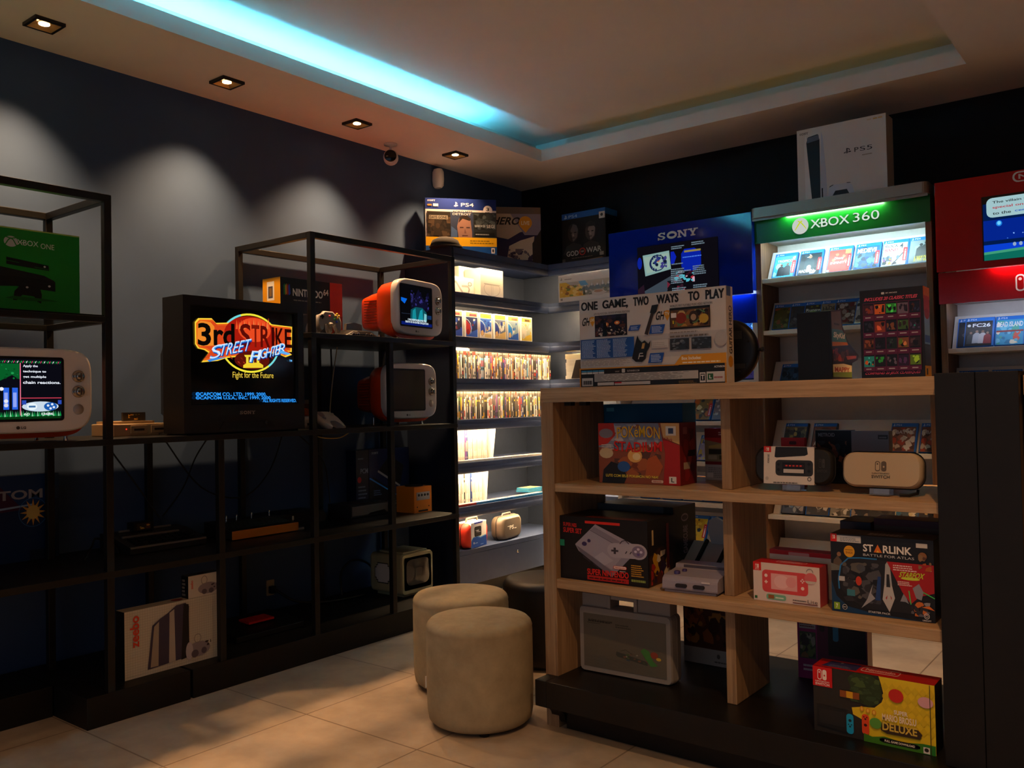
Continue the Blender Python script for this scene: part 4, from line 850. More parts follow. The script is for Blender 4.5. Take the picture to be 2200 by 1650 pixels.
def emb(b, u0, v0, u1, v1, c):      # the small maker's emblem: an upright P over an S-like foot
    w_, h_ = u1-u0, v1-v0
    b.Q([(u0+w_*.36, v0+h_*.02), (u0+w_*.52, v0+h_*.08), (u0+w_*.52, v0+h_*.98), (u0+w_*.36, v0+h)] if False else [(u0+w_*.36, v0), (u0+w_*.52, v0+h_*.08), (u0+w_*.52, v0+h_*.95), (u0+w_*.36, v1)], c)
    b.Q([(u0+w_*.52, v0+h_*.80), (u0+w_*.52, v0+h_*.95), (u0+w_*.78, v0+h_*.82), (u0+w_*.82, v0+h_*.58), (u0+w_*.68, v0+h_*.5), (u0+w_*.68, v0+h_*.74)], c)
    b.Q([(u0, v0+h_*.2), (u0+w_*.05, v0+h_*.1), (u0+w_*.32, v0+h_*.14), (u0+w_*.32, v0+h_*.24), (u0+w_*.16, v0+h_*.22), (u0+w_*.32, v0+h_*.32), (u0+w_*.32, v0+h_*.42)], c)
    b.Q([(u0+w_*.56, v0+h_*.12), (u0+w_*.9, v0+h_*.18), (u1, v0+h_*.28), (u0+w_*.9, v0+h_*.38), (u0+w_*.56, v0+h_*.42), (u0+w_*.56, v0+h_*.34), (u0+w_*.8, v0+h_*.28), (u0+w_*.56, v0+h_*.22)], c)
e_ = math.atan2(.37, .30)
carton('console_box', 'console box with three game pictures and a yellow band, on top of the bookcase', 'box', .48, .085, .372, (-3.828, 4.368, 2.251), e_, '#3a3c4a', ps4box)
def ghl(b):
    b.fr(); b.R(0, 0, 1, 1, '#b8a896'); b.R(0, .88, 1, 1, '#6a5c52'); b.Q([(0, 0), (0, .5), (.4, .42), (.62, .55), (1, .62), (1, 0)], '#231a4a'); b.Q([(.45, .88), (1, .88), (1, .5), (.7, .5)], '#8a8296'); b.Q([(.38, .08), (.42, .30), (.62, .40), (.88, .48), (.84, .2), (.75, .05)], '#c8b8a4'); b.scatter(.4, .05, .85, .25, 26, ['#3a2f4a', '#cfc0a8', '#6a5c66'], 3, .05); b.Q([(.84, 0), (.84, .35), (1, .6), (1, 0)], '#2a2420')
    b.T('HERO', .10, .68, .60, .82, '#15120f', .05, .05); b.D(.72, .72, .12, .12, '#e09a20', 20); b.Q([(.62, .66), (.72, .54), (.82, .66)], '#e09a20'); b.T('LIVE', .645, .68, .795, .75, '#f4ead0', .02)
carton('game_box', 'tall pale and purple game box in the corner behind the yellow-banded console box', 'box', .40, .09, .40, (-3.80, 4.90, 2.251), math.radians(47), '#4a4048', ghl)
def gow(b):
    b.fr(); b.R(0, 0, 1, 1, '#100d0c'); b.R(0, .88, 1, 1, '#1858a0'); b.T('PS4', .16, .90, .36, .96, '#a8c8e8', .0); emb(b, .05, .895, .13, .97, '#c8d8e8'); b.R(.86, .80, .99, .93, '#c8c0b8'); b.D(.92, .87, .03, .03, '#3a3a40')
    # two generic half-lit portraits
    for cx, cy, s_, c1, c2, hair in ((.26, .60, 1.0, '#5c5450', '#2c2624', None), (.66, .58, .95, '#7a706a', '#3c3430', '#241e1a')):
        b.Q([(cx-.24*s_, .18), (cx-.16*s_, .34), (cx, .40), (cx+.18*s_, .34), (cx+.26*s_, .18)], '#2c2824'); b.D(cx, cy, .125*s_, .185*s_, c2, 24); b.Q([(cx, cy-.18*s_), (cx+.09*s_, cy-.1*s_), (cx+.115*s_, cy+.05*s_), (cx+.08*s_, cy+.14*s_), (cx, cy+.17*s_), (cx-.06*s_, cy+.05*s_)], c1)
        if hair: b.Q([(cx-.125*s_, cy+.06*s_), (cx-.11*s_, cy+.17*s_), (cx, cy+.22*s_), (cx+.11*s_, cy+.17*s_), (cx+.125*s_, cy+.06*s_), (cx+.08*s_, cy+.1*s_), (cx-.08*s_, cy+.1*s_)], hair)
        b.R(cx-.075*s_, cy-.01, cx-.025*s_, cy+.01, '#14100e'); b.R(cx+.025*s_, cy-.01, cx+.075*s_, cy+.01, '#14100e'); b.Q([(cx-.015, cy-.07*s_), (cx, cy), (cx+.025, cy-.07*s_)], '#94867c'); b.R(cx-.04*s_, cy-.115*s_, cx+.04*s_, cy-.10*s_, '#2a1e1a')
    b.T('GOD', .10, .135, .38, .235, '#b8b2aa', .01); b.T('WAR', .56, .16, .90, .265, '#b8b2aa', .01); b.ring(.47, .20, .075, .075, .022, '#a82a1c', 24); b.T('OF', .435, .185, .505, .215, '#b8b2aa', .01)
    b.R(.0, .0, .07, .09, '#4a4440'); b.R(.86, .08, .95, .15, '#8a847c'); b.rows(.22, .08, .72, .11, 1, '#6a5a4a', .5); b.Q([(.2, .0), (.9, .05), (.95, .03), (.3, -.0)], '#8a6a44')
    b.rt(); b.R(0, .88, 1, 1, '#1c5c9c'); b.R(0, 0, 1, .88, '#0c0a0a')
carton('console_box', 'black console box with two grey portraits and a blue top band, on the bookcase corner', 'box', .37, .16, .36, (-3.40, 5.20, 2.251), 0, '#0f0c0c', gow)
t = thing('cloth_cap', 'black cloth cap lying on the end of the bookcase top', 'cap', (-3.80, 4.175, 2.251), .8)
b = MB(); b.lathe([(.10, 0), (.098, .03), (.085, .06), (.05, .078), (0, .082)], mat('black_cloth', '#0d0c0c', .9), n=24); b.build('crown', t)
b = MB(); b.loft([[(.11*math.cos(a)*s_, -.06-.10*math.sin(a)*s_ if False else -.05-.11*max(0, math.sin(a))*s_, z) for a in [k*PI/12 for k in range(13)]] for z, s_ in ((.004, 1), (.012, .97))], MATS['black_cloth']); b.build('brim', t)
# ------------------------------------------------------------------ bookcase contents
WB = '#e2dbd0'
def zapper(b):
    b.fr(); b.R(0, 0, 1, 1, WB); b.R(0, .0, 1, .02, '#c8c0b4'); c = '#aaa59e'
    b.L([(.08, .68), (.40, .70), (.62, .12), (.80, .12), (.84, .35), (.80, .52), (.60, .50)], .014, c); b.L([(.12, .68), (.22, .05)], .014, c); b.ring(.86, .66, .065, .12, .018, '#6a645e', 24); b.D(.86, .66, .045, .09, '#cfc8be', 18)
carton('accessory_box', 'white accessory box showing an angled grey handle, second bookcase shelf from the top', 'box', .30, .16, .118, (-3.775, 4.275, 1.967), Q90, WB, zapper)
def wheel(b):
    b.lf(); b.R(0, 0, 1, 1, '#d8cdb8'); b.fr(); b.R(0, 0, 1, 1, WB); c = '#b0aba2'; b.ring(.5, .30, .36, .27, .016, c, 36, PI*.98, 2*PI*1.02); b.L([(.15, .46), (.85, .46)], .006, c); b.L([(.46, .44), (.47, .06)], .003, c); b.L([(.54, .44), (.53, .06)], .003, c); b.L([(.14, .32), (.2, .44), (.8, .44), (.86, .32)], .004, c)
carton('accessory_box', 'tall white accessory box with a faint steering wheel picture, second bookcase shelf', 'box', .24, .14, .190, (-3.725, 4.555, 1.967), Q90, WB, wheel)
carton('accessory_box', 'white box standing behind the steering wheel box, only its top showing', 'box', .22, .06, .214, (-3.875, 4.50, 1.967), Q90, WB)
def hor(b):
    b.fr(); b.R(0, 0, 1, 1, '#e4e0da'); b.R(.02, .18, .96, .72, '#b8b4b0'); b.Q([(.02, .18), (.02, .72), (.14, .72), (.34, .45), (.5, .18)], '#e0b040'); b.scatter(.04, .2, .45, .6, 36, ['#d8a030', '#c07a30', '#6a7a30', '#f0d080', '#8a5a2a'], 3, .04, 1.5); b.Q([(.38, .72), (.5, .72), (.56, .55), (.42, .55)], '#5a9ad0')
    for u, hh in ((.5, .55), (.62, .62), (.72, .6), (.82, .70), (.92, .64)): b.Q([(u-.09, .36), (u-.03, .5), (u, hh), (u+.03, .52), (u+.09, .36)], '#5a6a78'); b.Q([(u-.02, .52), (u, hh), (u+.02, .53), (u+.005, .5)], '#e8ecf0')
    b.scatter(.45, .2, .95, .4, 34, ['#e8e4e0', '#7a8078', '#4a5248', '#b8a898'], 6, .04, 1.3); b.Q([(.46, .2), (.48, .5), (.51, .2)], '#2c3a2a'); b.D(.74, .24, .12, .12, '#d8d0c8', 20); b.D(.74, .29, .08, .05, '#b08a70', 16); b.rows(.12, .82, .26, .86, 1, '#6a6460', .6); emb(b, .04, .80, .08, .90, '#5a5450'); b.R(.04, .06, .08, .14, '#8a8480')
carton('console_box', 'white console box with a snowy mountain landscape, on the back wall shelves', 'box', .46, .16, .196, (-3.372, 5.165, 1.967), 0, '#e0dcd6', hor)
# six boxed vinyl figures
FB = [('#1d1a3a', '#7a1f2a', '#2a4ab0'), ('#1b2a5a', '#b02a2a', '#2a56b8'), ('#3a6ac0', '#1f3a9a', '#c8a86a'), ('#6a7486', '#24368a', '#c8a868'), ('#8a9ca8', '#1f7ac8', '#2a56a8'), ('#b8c0a8', '#d8d2c4', '#d8b83a')]
FN = ('dark purple backdrop', 'red figure and blue label', 'bright blue backdrop', 'dull grey backdrop', 'pale backdrop and sky blue figure', 'greenish backdrop and white figure')
for k, (bg, fg, lab) in enumerate(FB):
    def fart(b, bg=bg, fg=fg, lab=lab, k=k):
        b.lf(); b.R(0, 0, 1, 1, '#ece6dc'); b.fr(); b.R(0, 0, 1, 1, '#ece6dc'); b.R(.06, .80, .94, .96, '#e0ac4a' if k not in (0, 1) else '#b89a70'); b.rows(.34, .82, .90, .93, 1, ('#7a1f3a', '#6a1a3a', '#d89a20', '#d8a83a', '#c83a4a', '#2a2620')[k], .8, k)
        b.R(.05, .05, .95, .78, bg); b.Q([(.05, .05), (.05, .30), (.5, .24), (.95, .34), (.95, .05)], lab if k != 2 else '#d8ccb8'); b.scatter(.35, .3, .92, .72, 12, [bg, fg, lab, '#d8d4cc'], k+3, .09, 1)
        b.Q([(.05, .20), (.05, .66), (.16, .62), (.36, .50), (.40, .34), (.34, .18), (.2, .10)], fg); b.L([(.05, .70), (.22, .66), (.40, .54), (.46, .36), (.40, .16)], .004, '#ece6dc'); b.Q([(.08, .14), (.10, .30), (.24, .34), (.34, .22), (.25, .12)], ['#5a1a24', '#8a1a1c', '#d8a868', '#d8a868', '#d8b074', '#c8c2b4'][k]); b.R(.40, .07, .92, .20, lab)
    carton('figure_box', 'boxed figure with '+FN[k]+', third bookcase shelf', 'box', .128, .1, .176, (-3.735+.004*(k % 2), 4.195+k*.1495, 1.682), Q90, '#ece6dc', fart, 'boxed figures on the bookcase')
# rows of game cases, each one a thing
def ordn(n):
    W_ = ['first', 'second', 'third', 'fourth', 'fifth', 'sixth', 'seventh', 'eighth', 'ninth', 'tenth']
    if n <= 10: return W_[n-1]
    return '%d%s' % (n, 'th' if 10 < n % 100 < 14 else {1: 'st', 2: 'nd', 3: 'rd'}.get(n % 10, 'th'))
CN = {'#e6dfd2': 'white', '#d8cfc0': 'cream', '#2a2622': 'black', '#c8382a': 'red', '#e0a81e': 'yellow', '#5a9ac8': 'light blue', '#28407a': 'navy', '#c87a32': 'orange', '#6a6258': 'grey', '#7a4a8a': 'purple', '#5a7a4a': 'green', '#a8988a': 'taupe', '#d8a8a0': 'pink'}
def spine_proto(kind, c, seed):
    rd = random.Random(seed); b = MB(); w_, h_, d_ = .0142, .182, .13
    if kind == 'disc':
        body = P('#5c564c') if rd.random() < .7 else P('#3a3630'); top = .72+.16*rd.random()
        b.box(-w_/2, w_/2, 0, d_, 0, h_, body); b.face((-w_/2, 0, 0), (w_, 0, 0), (0, 0, h_)); b.R(.10, .01, .92, top, c); b.R(.10, .93, .92, .985, '#8a8272')
        y = .06
        while y < top-.12:
            q = .05+.22*rd.random(); 
            if rd.random() < .65: b.R(.22, y, .80, min(y+q, top-.04), rd.choice(['#2a2622', '#e6dfd2', '#c8382a', '#8a7a68', '#28407a', '#e0a81e', '#d8cfc0', '#4a4038']))
            y += q+.03
        if rd.random() < .16: b.R(.0, .86, 1, .985, '#c8281c')
        if rd.random() < .25: b.R(.12, .02, .90, .10, rd.choice(['#e0a81e', '#c8382a', '#e6dfd2']))
    else:
        h_ = .214; b.box(-w_/2, w_/2, 0, .135, 0, h_, P(c)); b.face((-w_/2, 0, 0), (w_, 0, 0), (0, 0, h_))
        if kind == 'blue': b.R(0, .93, 1, 1, '#2a7ab0')
        b.R(.25, .30+.1*rd.random(), .75, .58+.1*rd.random(), rd.choice(['#d8a890', '#c8b89a', '#b8a898', '#cfc0a8', '#9a8a80'])); b.R(.3, .10, .7, .16, '#c8b8a8'); b.R(.3, .75, .7, .80, '#d0c4b4')
    o = b.build('game_case'); return o
def spine_row(kind, z, y0, y1, x, seed, cols, where, group, step=.0152, special=None, stop=None):
    rd = random.Random(seed); protos = {}; n = int((y1-y0)/step)
    for k in range(n):
        c = rd.choice(cols)
        if special and k in special: c = special[k]
        key = (c, rd.randint(0, 2))
        if key not in protos:
            o = spine_proto(kind, c, seed*50+len(protos)); protos[key] = o; first = True
        else: o = protos[key].copy(); C.objects.link(o)
        o.location = (x+rd.uniform(-.006, .004), y0+k*step+step/2, z); o.rotation_euler = (0, rd.uniform(-.012, .012), Q90)
        tag(o, '%s-spined game case, %s from the left in the %s' % (CN[c], ordn(k+1), where), 'game case', group)
mixed = ['#e6dfd2']*5+['#d8cfc0']*4+['#2a2622']*2+['#c8382a', '#e0a81e', '#5a9ac8', '#28407a', '#c87a32', '#c87a32', '#6a6258', '#a8988a', '#a8988a', '#d8a8a0', '#d8a8a0', '#7a4a8a']
dark = ['#e6dfd2']*3+['#d8cfc0']*3+['#2a2622']*6+['#e0a81e', '#5a7a4a', '#6a6258', '#6a6258', '#a8988a', '#a8988a', '#d8a8a0', '#7a4a8a', '#28407a', '#c8382a']
spine_row('disc', 1.4135, 4.135, 5.235, -3.735, 3, mixed, 'upper mixed row of the bookcase', 'spines in the upper mixed row')
spine_row('disc', 1.1485, 4.130, 5.13, -3.735, 5, dark, 'lower mixed row of the bookcase', 'spines in the lower mixed row')
spine_row('white', .8705, 4.130, 4.53, -3.765, 7, ['#e8e2d8'] if False else ['#e6dfd2', '#d8cfc0'], 'all-white row of the bookcase', 'spines in the white row', .0150, {11: '#7a4a8a', 12: '#28407a'})
spine_row('blue', .5925, 4.130, 4.46, -3.765, 9, ['#e6dfd2', '#d8cfc0'], 'blue-tipped row of the bookcase', 'spines in the blue-tipped row', .0150, {10: '#2a2622', 14: '#28407a'})
def flatcase(label, w_, d_, h_, loc, rz, c, art=None, rx=0, ry=0, group=None):
    b = MB(); b.box(-w_/2, w_/2, 0, d_, 0, h_, P(c)); 
    if art: b.face((-w_/2, 0, h_), (w_, 0, 0), (0, d_, 0)); art(b)
    o = b.build('game_case', loc=loc, rot=(rx, ry, rz), bevel=.001, seg=1); return tag(o, label, 'game case', group)
flatcase('white game case leaning against the end of the white row', .0145, .135, .214, (-3.765, 4.553, .871), Q90, '#e6dfd2', ry=-.14 if False else 0, rx=0)
o = C.objects[-1]; o.rotation_euler = (0, 0, Q90); o.rotation_euler = (Matrix.Rotation(-.16, 4, 'X') @ Matrix.Rotation(Q90, 4, 'Z')).to_euler(); o.location = (-3.765, 4.575, .8735)
flatcase('white game case leaning at the end of the blue-tipped row', .0145, .135, .214, (-3.765, 4.50, .5945), Q90, '#e6dfd2')
o = C.objects[-1]; o.rotation_euler = (Matrix.Rotation(-.10, 4, 'X') @ Matrix.Rotation(Q90, 4, 'Z')).to_euler(); o.location = (-3.765, 4.50, .595)
for k, (w_, nm) in enumerate((('#ded6ca', 'upper'), ('#e6dfd2', 'lower'))):
    flatcase('white case lying on the upper mixed row, %s of the two' % nm, .19, .13, .0142, (-3.742, 4.235-.012*(1-k), 1.5965+.0155*(1-k)), Q90, w_, group='cases lying on the upper row')
def covart(seed, cols):
    def f(b): b.R(.04, .06, .96, .94, cols[0]); b.scatter(.05, .08, .95, .92, 18, cols, seed, .14, .8)
    return f
for k in range(5):
    flatcase('white game case lying flat before the white row, %s from the left' % ordn(k+1), .185, .052, .0145, (-3.692, 4.222+k*.188, .8715), Q90, '#ded4c6', covart(k, ['#d8c8b8', '#c8a898', '#b8988a', '#e0d4c4', '#a88a88']), group='cases lying flat before the white row')
for k in range(5):
    flatcase('%s-edged game case lying flat before the blue-tipped row, %s from the left' % ('red' if k == 0 else 'blue', ordn(k+1)), .185, .052, .0145, (-3.692, 4.222+k*.188, .5935), Q90, '#b8342a' if k == 0 else '#2a74a8', covart(k+9, ['#d0c0b0', '#b89a90', '#7a94a8', '#e0d4c4', '#c88a78']), group='cases lying flat before the blue-tipped row')
for k in range(2):
    flatcase('blue game case stacked at the far end of the blue-tipped shelf, %s of two' % ('lower', 'upper')[k], .16, .11, .0145, (-3.75, 5.03+.008*k, .6095+.0155*k), Q90, '#3a86a8', covart(k+20, ['#c8b070', '#5a8aa0', '#d8d0c0', '#4a6a4a']), group='cases stacked on the blue-tipped shelf')
# carrying cases on the bottom lit shelf
def soft_case(name, label, w_, h_, d_, loc, rz, m, zipm):
    t = thing(name, label, 'carrying case', loc, rz); b = MB(); prof = rrect(w_, h_, h_*.30, 7, 0, h_/2)
    b.loft([[(x*s_, yy, h_/2+(z-h_/2)*s_) for x, z in prof] for yy, s_ in ((0, .78), (.004, .88), (.016, .965), (d_*.44, 1), (d_*.5-.003, 1), (d_*.5, .97), (d_*.5+.003, 1), (d_*.56, 1), (d_-.016, .965), (d_-.004, .88), (d_, .78))], m); b.build('shell', t)
    b = MB(); b.tube([(x*1.005, d_/2, h_/2+(z-h_/2)*1.005) for x, z in prof], .003, zipm, 6, True); b.build('zip', t); return t
redc = mat('red_nylon', '#d8331a', .55); taupe = mat('dark_taupe_nylon', '#55493c', .5)
t = soft_case('carrying_case', 'red carrying case wrapped in a white and blue paper sleeve, bottom lit shelf', .275, .16, .10, (-3.70, 4.335, .318), Q90+.15, redc, RUBBER)
b = MB(); b.box(-.088, .10, -.002, .104, .002, .163, P('#f0ece8')); b.face((-.088, -.002, .002), (.188, 0, 0), (0, 0, .161)); b.R(0, 0, 1, .27, '#1d52b0'); b.Q([(0, .27), (.1, .38), (.35, .42), (.6, .34), (1, .40), (1, .2), (0, .2)], '#1d52b0'); b.L([(.02, .30), (.12, .40), (.35, .44), (.6, .36), (.98, .42)], .004, '#2a9ae0'); b.R(.20, .93, .75, 1, '#2a3ab0'); b.RR(.20, .42, .66, .82, .07, '#2c2826'); b.T('PS', .36, .58, .50, .68, '#e8e4e0', .03); b.R(.28, .65, .35, .67, '#e8e4e0'); b.R(.52, .58, .60, .60, '#e8e4e0'); b.R(.14, .14, .19, .22, '#f0f0f4'); b.rows(.22, .15, .42, .2, 1, '#a8c0e8', .6); b.rows(.6, .06, .8, .1, 1, '#a8c0e8', .6); b.build('paper_sleeve', t, bevel=.002)
b = MB(); b.tube([(-.07, .05, .162), (-.06, .05, .185), (.06, .05, .187), (.07, .05, .162)], .007, taupe, 8); b.build('handle', t)
t = soft_case('carrying_case', 'plain dark taupe carrying case with small white lettering, bottom lit shelf', .285, .158, .10, (-3.72, 4.725, .318), Q90+.15, taupe, RUBBER)
b = MB(); b.face((-.10, -.0005, .06), (.16, 0, 0), (0, 0, .04)); b.T('PS', .36, .15, .72, .85, '#e8e2d8', .04); b.R(.18, .70, .34, .80, '#e8e2d8'); b.R(.76, .16, .95, .30, '#e8e2d8'); b.build('lettering', t)
b = MB(); b.tube([(-.06, .05, .155), (-.05, .05, .172), (.05, .05, .172), (.06, .05, .155)], .006, taupe, 8); b.build('handle', t)
# back wall run: piles of white boxes
for k in range(7):
    flatcase('white game box in the pile by the leaning dark panel, %s from the bottom' % ordn(k+1), .21-.006*(k % 3), .15, .0235 if k < 6 else .036, (-3.455+.004*(k % 2), 5.17, 1.4135+k*.0238), 0, '#e6dfd0' if k < 6 else '#e6d8b0', (lambda b: b.R(.0, 0, .4, 1, '#e0b030')) if k == 6 else None, group='pile of white boxes on the back wall shelves')
b = MB(); b.prism([(-.07, 0), (.13, .0), (.13, .135), (-.03, .13)], 0, .012, P('#2a2422'), 'y'); tag(b.build('dark_panel', loc=(-3.425, 5.148, 1.4165), rot=(-.02, 0, 0)), 'black slanted panel leaning on the pile of white boxes', 'panel')
flatcase('flat white console box on the back wall shelf beneath the pile of boxes', .22, .15, .075, (-3.42, 5.165, 1.149), 0, '#e8e2d6')
# ------------------------------------------------------------------ upright game cases on the display units
COV = {}
def cover(b, o):      # o: dict(base, cols, seed, title=[(text,u0,v0,u1,v1,colour,bold)], extra=function, band, tag)
    b.fr() if hasattr(b, 'fr') else None
    b.R(.0, 0, 1, 1, '#1a62b8' if o.get('band', 1) else '#2a2a34'); b.R(.03, .0, .93, .87, o['base']); b.R(.0, .875, .95, .985, '#1f6cc4'); emb(b, .06, .885, .14, .975, '#dce8f4'); b.T('PS4', .18, .905, .38, .96, '#dce8f4', .0)
    b.scatter(.04, .02, .92, .84, o.get('n', 20), o['cols'], o['seed'], .11, .9)
    if 'extra' in o: o['extra'](b)
    for q in o.get('title', ()): b.T(*q[:6], q[6] if len(q) > 6 else .02)
    if o.get('tag'): b.RR(.80, .14, .955, .66, .02, '#c81f24'); b.R(.855, .20, .905, .52, '#f0e8e8'); b.D(.88, .57, .025, .02, '#f0e8e8', 10); b.D(.88, .20, .035, .025, '#f0e8e8', 10)
def upcase(label, x, z, o, rz=0, dy=0, group=None, rx=-30):
    b = MB(); b.box(-.0675, .0675, 0, .0142, 0, .171, P('#1f5ea8') if o.get('band', 1) else P('#20222a'))
    b.face((-.0675, 0, 0), (.135, 0, 0), (0, 0, .171)); cover(b, o)
    ob = b.build('game_case', loc=(x, UY+.054+dy, z+.0085), rot=(math.radians(rx), 0, rz)); return tag(ob, label, 'game case', group)
def figure(u, v, s_, c, c2=None):        # a plain standing silhouette
    def f(b):
        b.D(u, v+.30*s_, .07*s_, .06*s_, c2 or c, 12); b.Q([(u-.20*s_, v-.25*s_), (u-.17*s_, v+.15*s_), (u-.07*s_, v+.24*s_), (u+.07*s_, v+.24*s_), (u+.17*s_, v+.15*s_), (u+.20*s_, v-.25*s_)], c)
    return f
def fig2(*a):
    def f(b):
        for q in a: figure(*q)(b)
    return f
R1 = 'top green-signed row'
top = [
 ('light blue cover and two dark figures', -1.855, dict(base='#4ab4d8', cols=['#6ac8e4', '#3a9cc8', '#a8e0ec'], seed=1, n=14, tag=1, extra=fig2((.36, .25, .8, '#1f2a33', '#5a3a28'), (.62, .27, .85, '#16202a', '#5a3a28')), title=[('TROPICO', .14, .62, .82, .72, '#e8f0ea')])),
 ('dark cover and a player in white and blue', -1.7055, dict(base='#16242c', cols=['#22343c', '#0f181e', '#c8d4dc'], seed=2, n=10, tag=1, extra=fig2((.46, .38, 1.15, '#1c3038', '#8a6a54'), (.46, .26, .5, '#c8d4dc', '#1c3038')), title=[('MADDEN', .06, .08, .68, .20, '#f0f4f8', .03)])),
 ('plain red cover', -1.5415, dict(base='#d8453a', cols=['#e0564a', '#d04034', '#e06a50'], seed=3, n=8, tag=1, extra=lambda b: (b.R(.70, .70, .92, .86, '#e8c050'), b.R(.02, .0, .12, .08, '#f0f0f0')), title=[('Disney', .28, .46, .66, .58, '#f4e8e4', .01), ('INFINITY', .14, .30, .82, .39, '#f4e8e4', .03)])),
 ('busy blue fantasy cover', -1.3915, dict(base='#1f4f96', cols=['#2a6ac0', '#173a70', '#4a8ad0', '#0f2a4a', '#3a5a6a', '#20303a'], seed=4, n=44, tag=1, title=[('MEDIEVIL', .08, .62, .88, .80, '#f0e0b0', .02)])),
 ('white cover and large grey lettering', -1.2485, dict(base='#dfe8ec', cols=['#e8eef0', '#d0dce2'], seed=5, n=8, tag=1, extra=lambda b: (b.scatter(.05, .04, .4, .42, 26, ['#2a3a4a', '#5a6a8a', '#6a3a6a', '#e08a30', '#1f2a33'], 7, .07), b.L([(.45, .04), (.82, .48)], .006, '#2a2a33'), b.Q([(.4, .02), (.5, .16), (.62, .06)], '#3a2a33'), b.D(.62, .3, .06, .08, '#5a6a7a', 9)), title=[('ROCK', .10, .70, .60, .82, '#3a4048'), ('4', .64, .64, .78, .84, '#3a4048'), ('BAND', .10, .54, .60, .66, '#8a3040')])),
 ('grey cover, two silhouettes and yellow lettering', -1.112, dict(base='#7c8888', cols=['#8a9696', '#6a7676', '#9aa6a4'], seed=6, n=16, tag=1, extra=lambda b: (fig2((.44, .40, .95, '#1c2424'), (.62, .45, 1.0, '#161e1e'))(b), b.R(.66, .74, .93, .86, '#b8a820')), title=[('A WAY OUT', .22, .05, .76, .26, '#e8d820', .03)]))]
for d, x, o in top: upcase('game case with '+d+', '+R1, x, 1.94, o, group='game cases on the green-signed unit')
mid = [('olive green', '#4a4c20', ['#5a5a26', '#3a3a1a', '#8a4a2a', '#6a6a30'], -1.856, None), ('charcoal', '#3a3630', ['#454038', '#2e2a26', '#57504a'], -1.758, ('ENTWINED', .2, .3, .85, .4, '#8a847a')), ('black and lime', '#3a3a30', ['#6a7a20', '#2a2a24', '#8a9a30'], -1.674, ('Runaway', .08, .58, .9, .72, '#d0ccc0')), ('sand and brown', '#8a7a62', ['#9a8a70', '#6a5c48', '#b8a888'], -1.581, ('ELDERS', .1, .62, .86, .76, '#2a2622')), ('maroon and grey', '#5a423a', ['#8a8078', '#3a2a26', '#b0a498', '#6a2a24'], -1.498, None), ('pale grey', '#a8a09a', ['#c8c0ba', '#4a4644', '#8a827c'], -1.39, None), ('half-hidden beige', '#a8a49c', ['#8a8a7a', '#5a6a5a', '#c8c0b0'], -1.118, None)]
for k, (nm, bs_, cs, x, ti) in enumerate(mid): upcase('game case with %s cover, second row under the green sign' % nm, x, 1.64, dict(base=bs_, cols=cs, seed=30+k, n=26, title=[ti] if ti else ()), rz=.09 if k < 5 else 0, dy=-.010-(.003*k if k < 6 else 0), group='game cases on the green-signed unit')
for k, (nm, x) in enumerate((('dark blue', -1.832), ('grey', -1.62), ('mottled brown', -1.112))): upcase('%s game case, third row of the green-signed unit' % nm, x, 1.29, dict(base=['#243a50', '#6a6a70', '#8a6a58'][k], cols=[['#1a2c3e', '#34506a', '#101a26'], ['#8a8a90', '#50505a'], ['#a88a78', '#5a4a40', '#c8b8a8']][k], seed=50+k), group='game cases on the green-signed unit')
for k, (nm, x, bs_, cs, ti, bd) in enumerate((('tan and black', -1.819, '#7a6a48', ['#2a2622', '#b89a4a', '#4a4030'], None, 0), ('rust and white', -1.655, '#7a4a3a', ['#8a5a4a', '#5a3a34'], ('ATTACK', .1, .15, .86, .32, '#e0d8d0'), 0), ('orange-brown battle scene', -1.2325, '#6a4436', ['#8a5440', '#b0a090', '#4a2f28', '#9a3a24', '#d0c4b4'], ('BATTLE', .2, .62, .88, .74, '#b8b0b4'), 1), ('rightmost orange-brown battle scene', -1.082, '#6a4436', ['#8a5440', '#b0a090', '#4a2f28', '#9a3a24', '#d0c4b4'], ('BATTLE', .2, .62, .88, .74, '#b8b0b4'), 1))):
    upcase('%s game case, fourth green-signed row' % nm, x, .944, dict(base=bs_, cols=cs, seed=60+k if k < 3 else 62, n=36, title=[ti] if ti else (), band=bd), group='game cases on the green-signed unit')
low = [('grey and pale blue', '#5a5a5c', ['#7a8a98', '#3a3634', '#b0a498']), ('dark brown', '#4a4440', ['#6a6058', '#2a2624', '#c8b8a0']), ('white-patterned', '#8a847a', ['#c8c0b4', '#4a4640', '#6a645c']), ('near black', '#2a2624', ['#8a7a68', '#3a3430', '#1a1816']), ('charcoal', '#34302c', ['#45403a', '#24201c']), ('blue and cream', '#4a5864', ['#c8b890', '#3a6a8a', '#2a2a2c', '#d8d0c0']), ('brown and gold', '#4a3a2c', ['#8a6a3a', '#2a2018', '#b09060'])]
for k, (nm, bs_, cs) in enumerate(low): upcase('game case with %s cover, row low down behind the counter' % nm, (-1.833, -1.69, -1.555, -1.44, -1.345, -1.225, -1.10)[k], .578, dict(base=bs_, cols=cs, seed=70+k, n=30, band=k % 2), rz=.08 if k in (1, 2, 3, 4) else 0, dy=-.004*k if k in (1, 2, 3, 4) else 0, group='game cases on the green-signed unit')
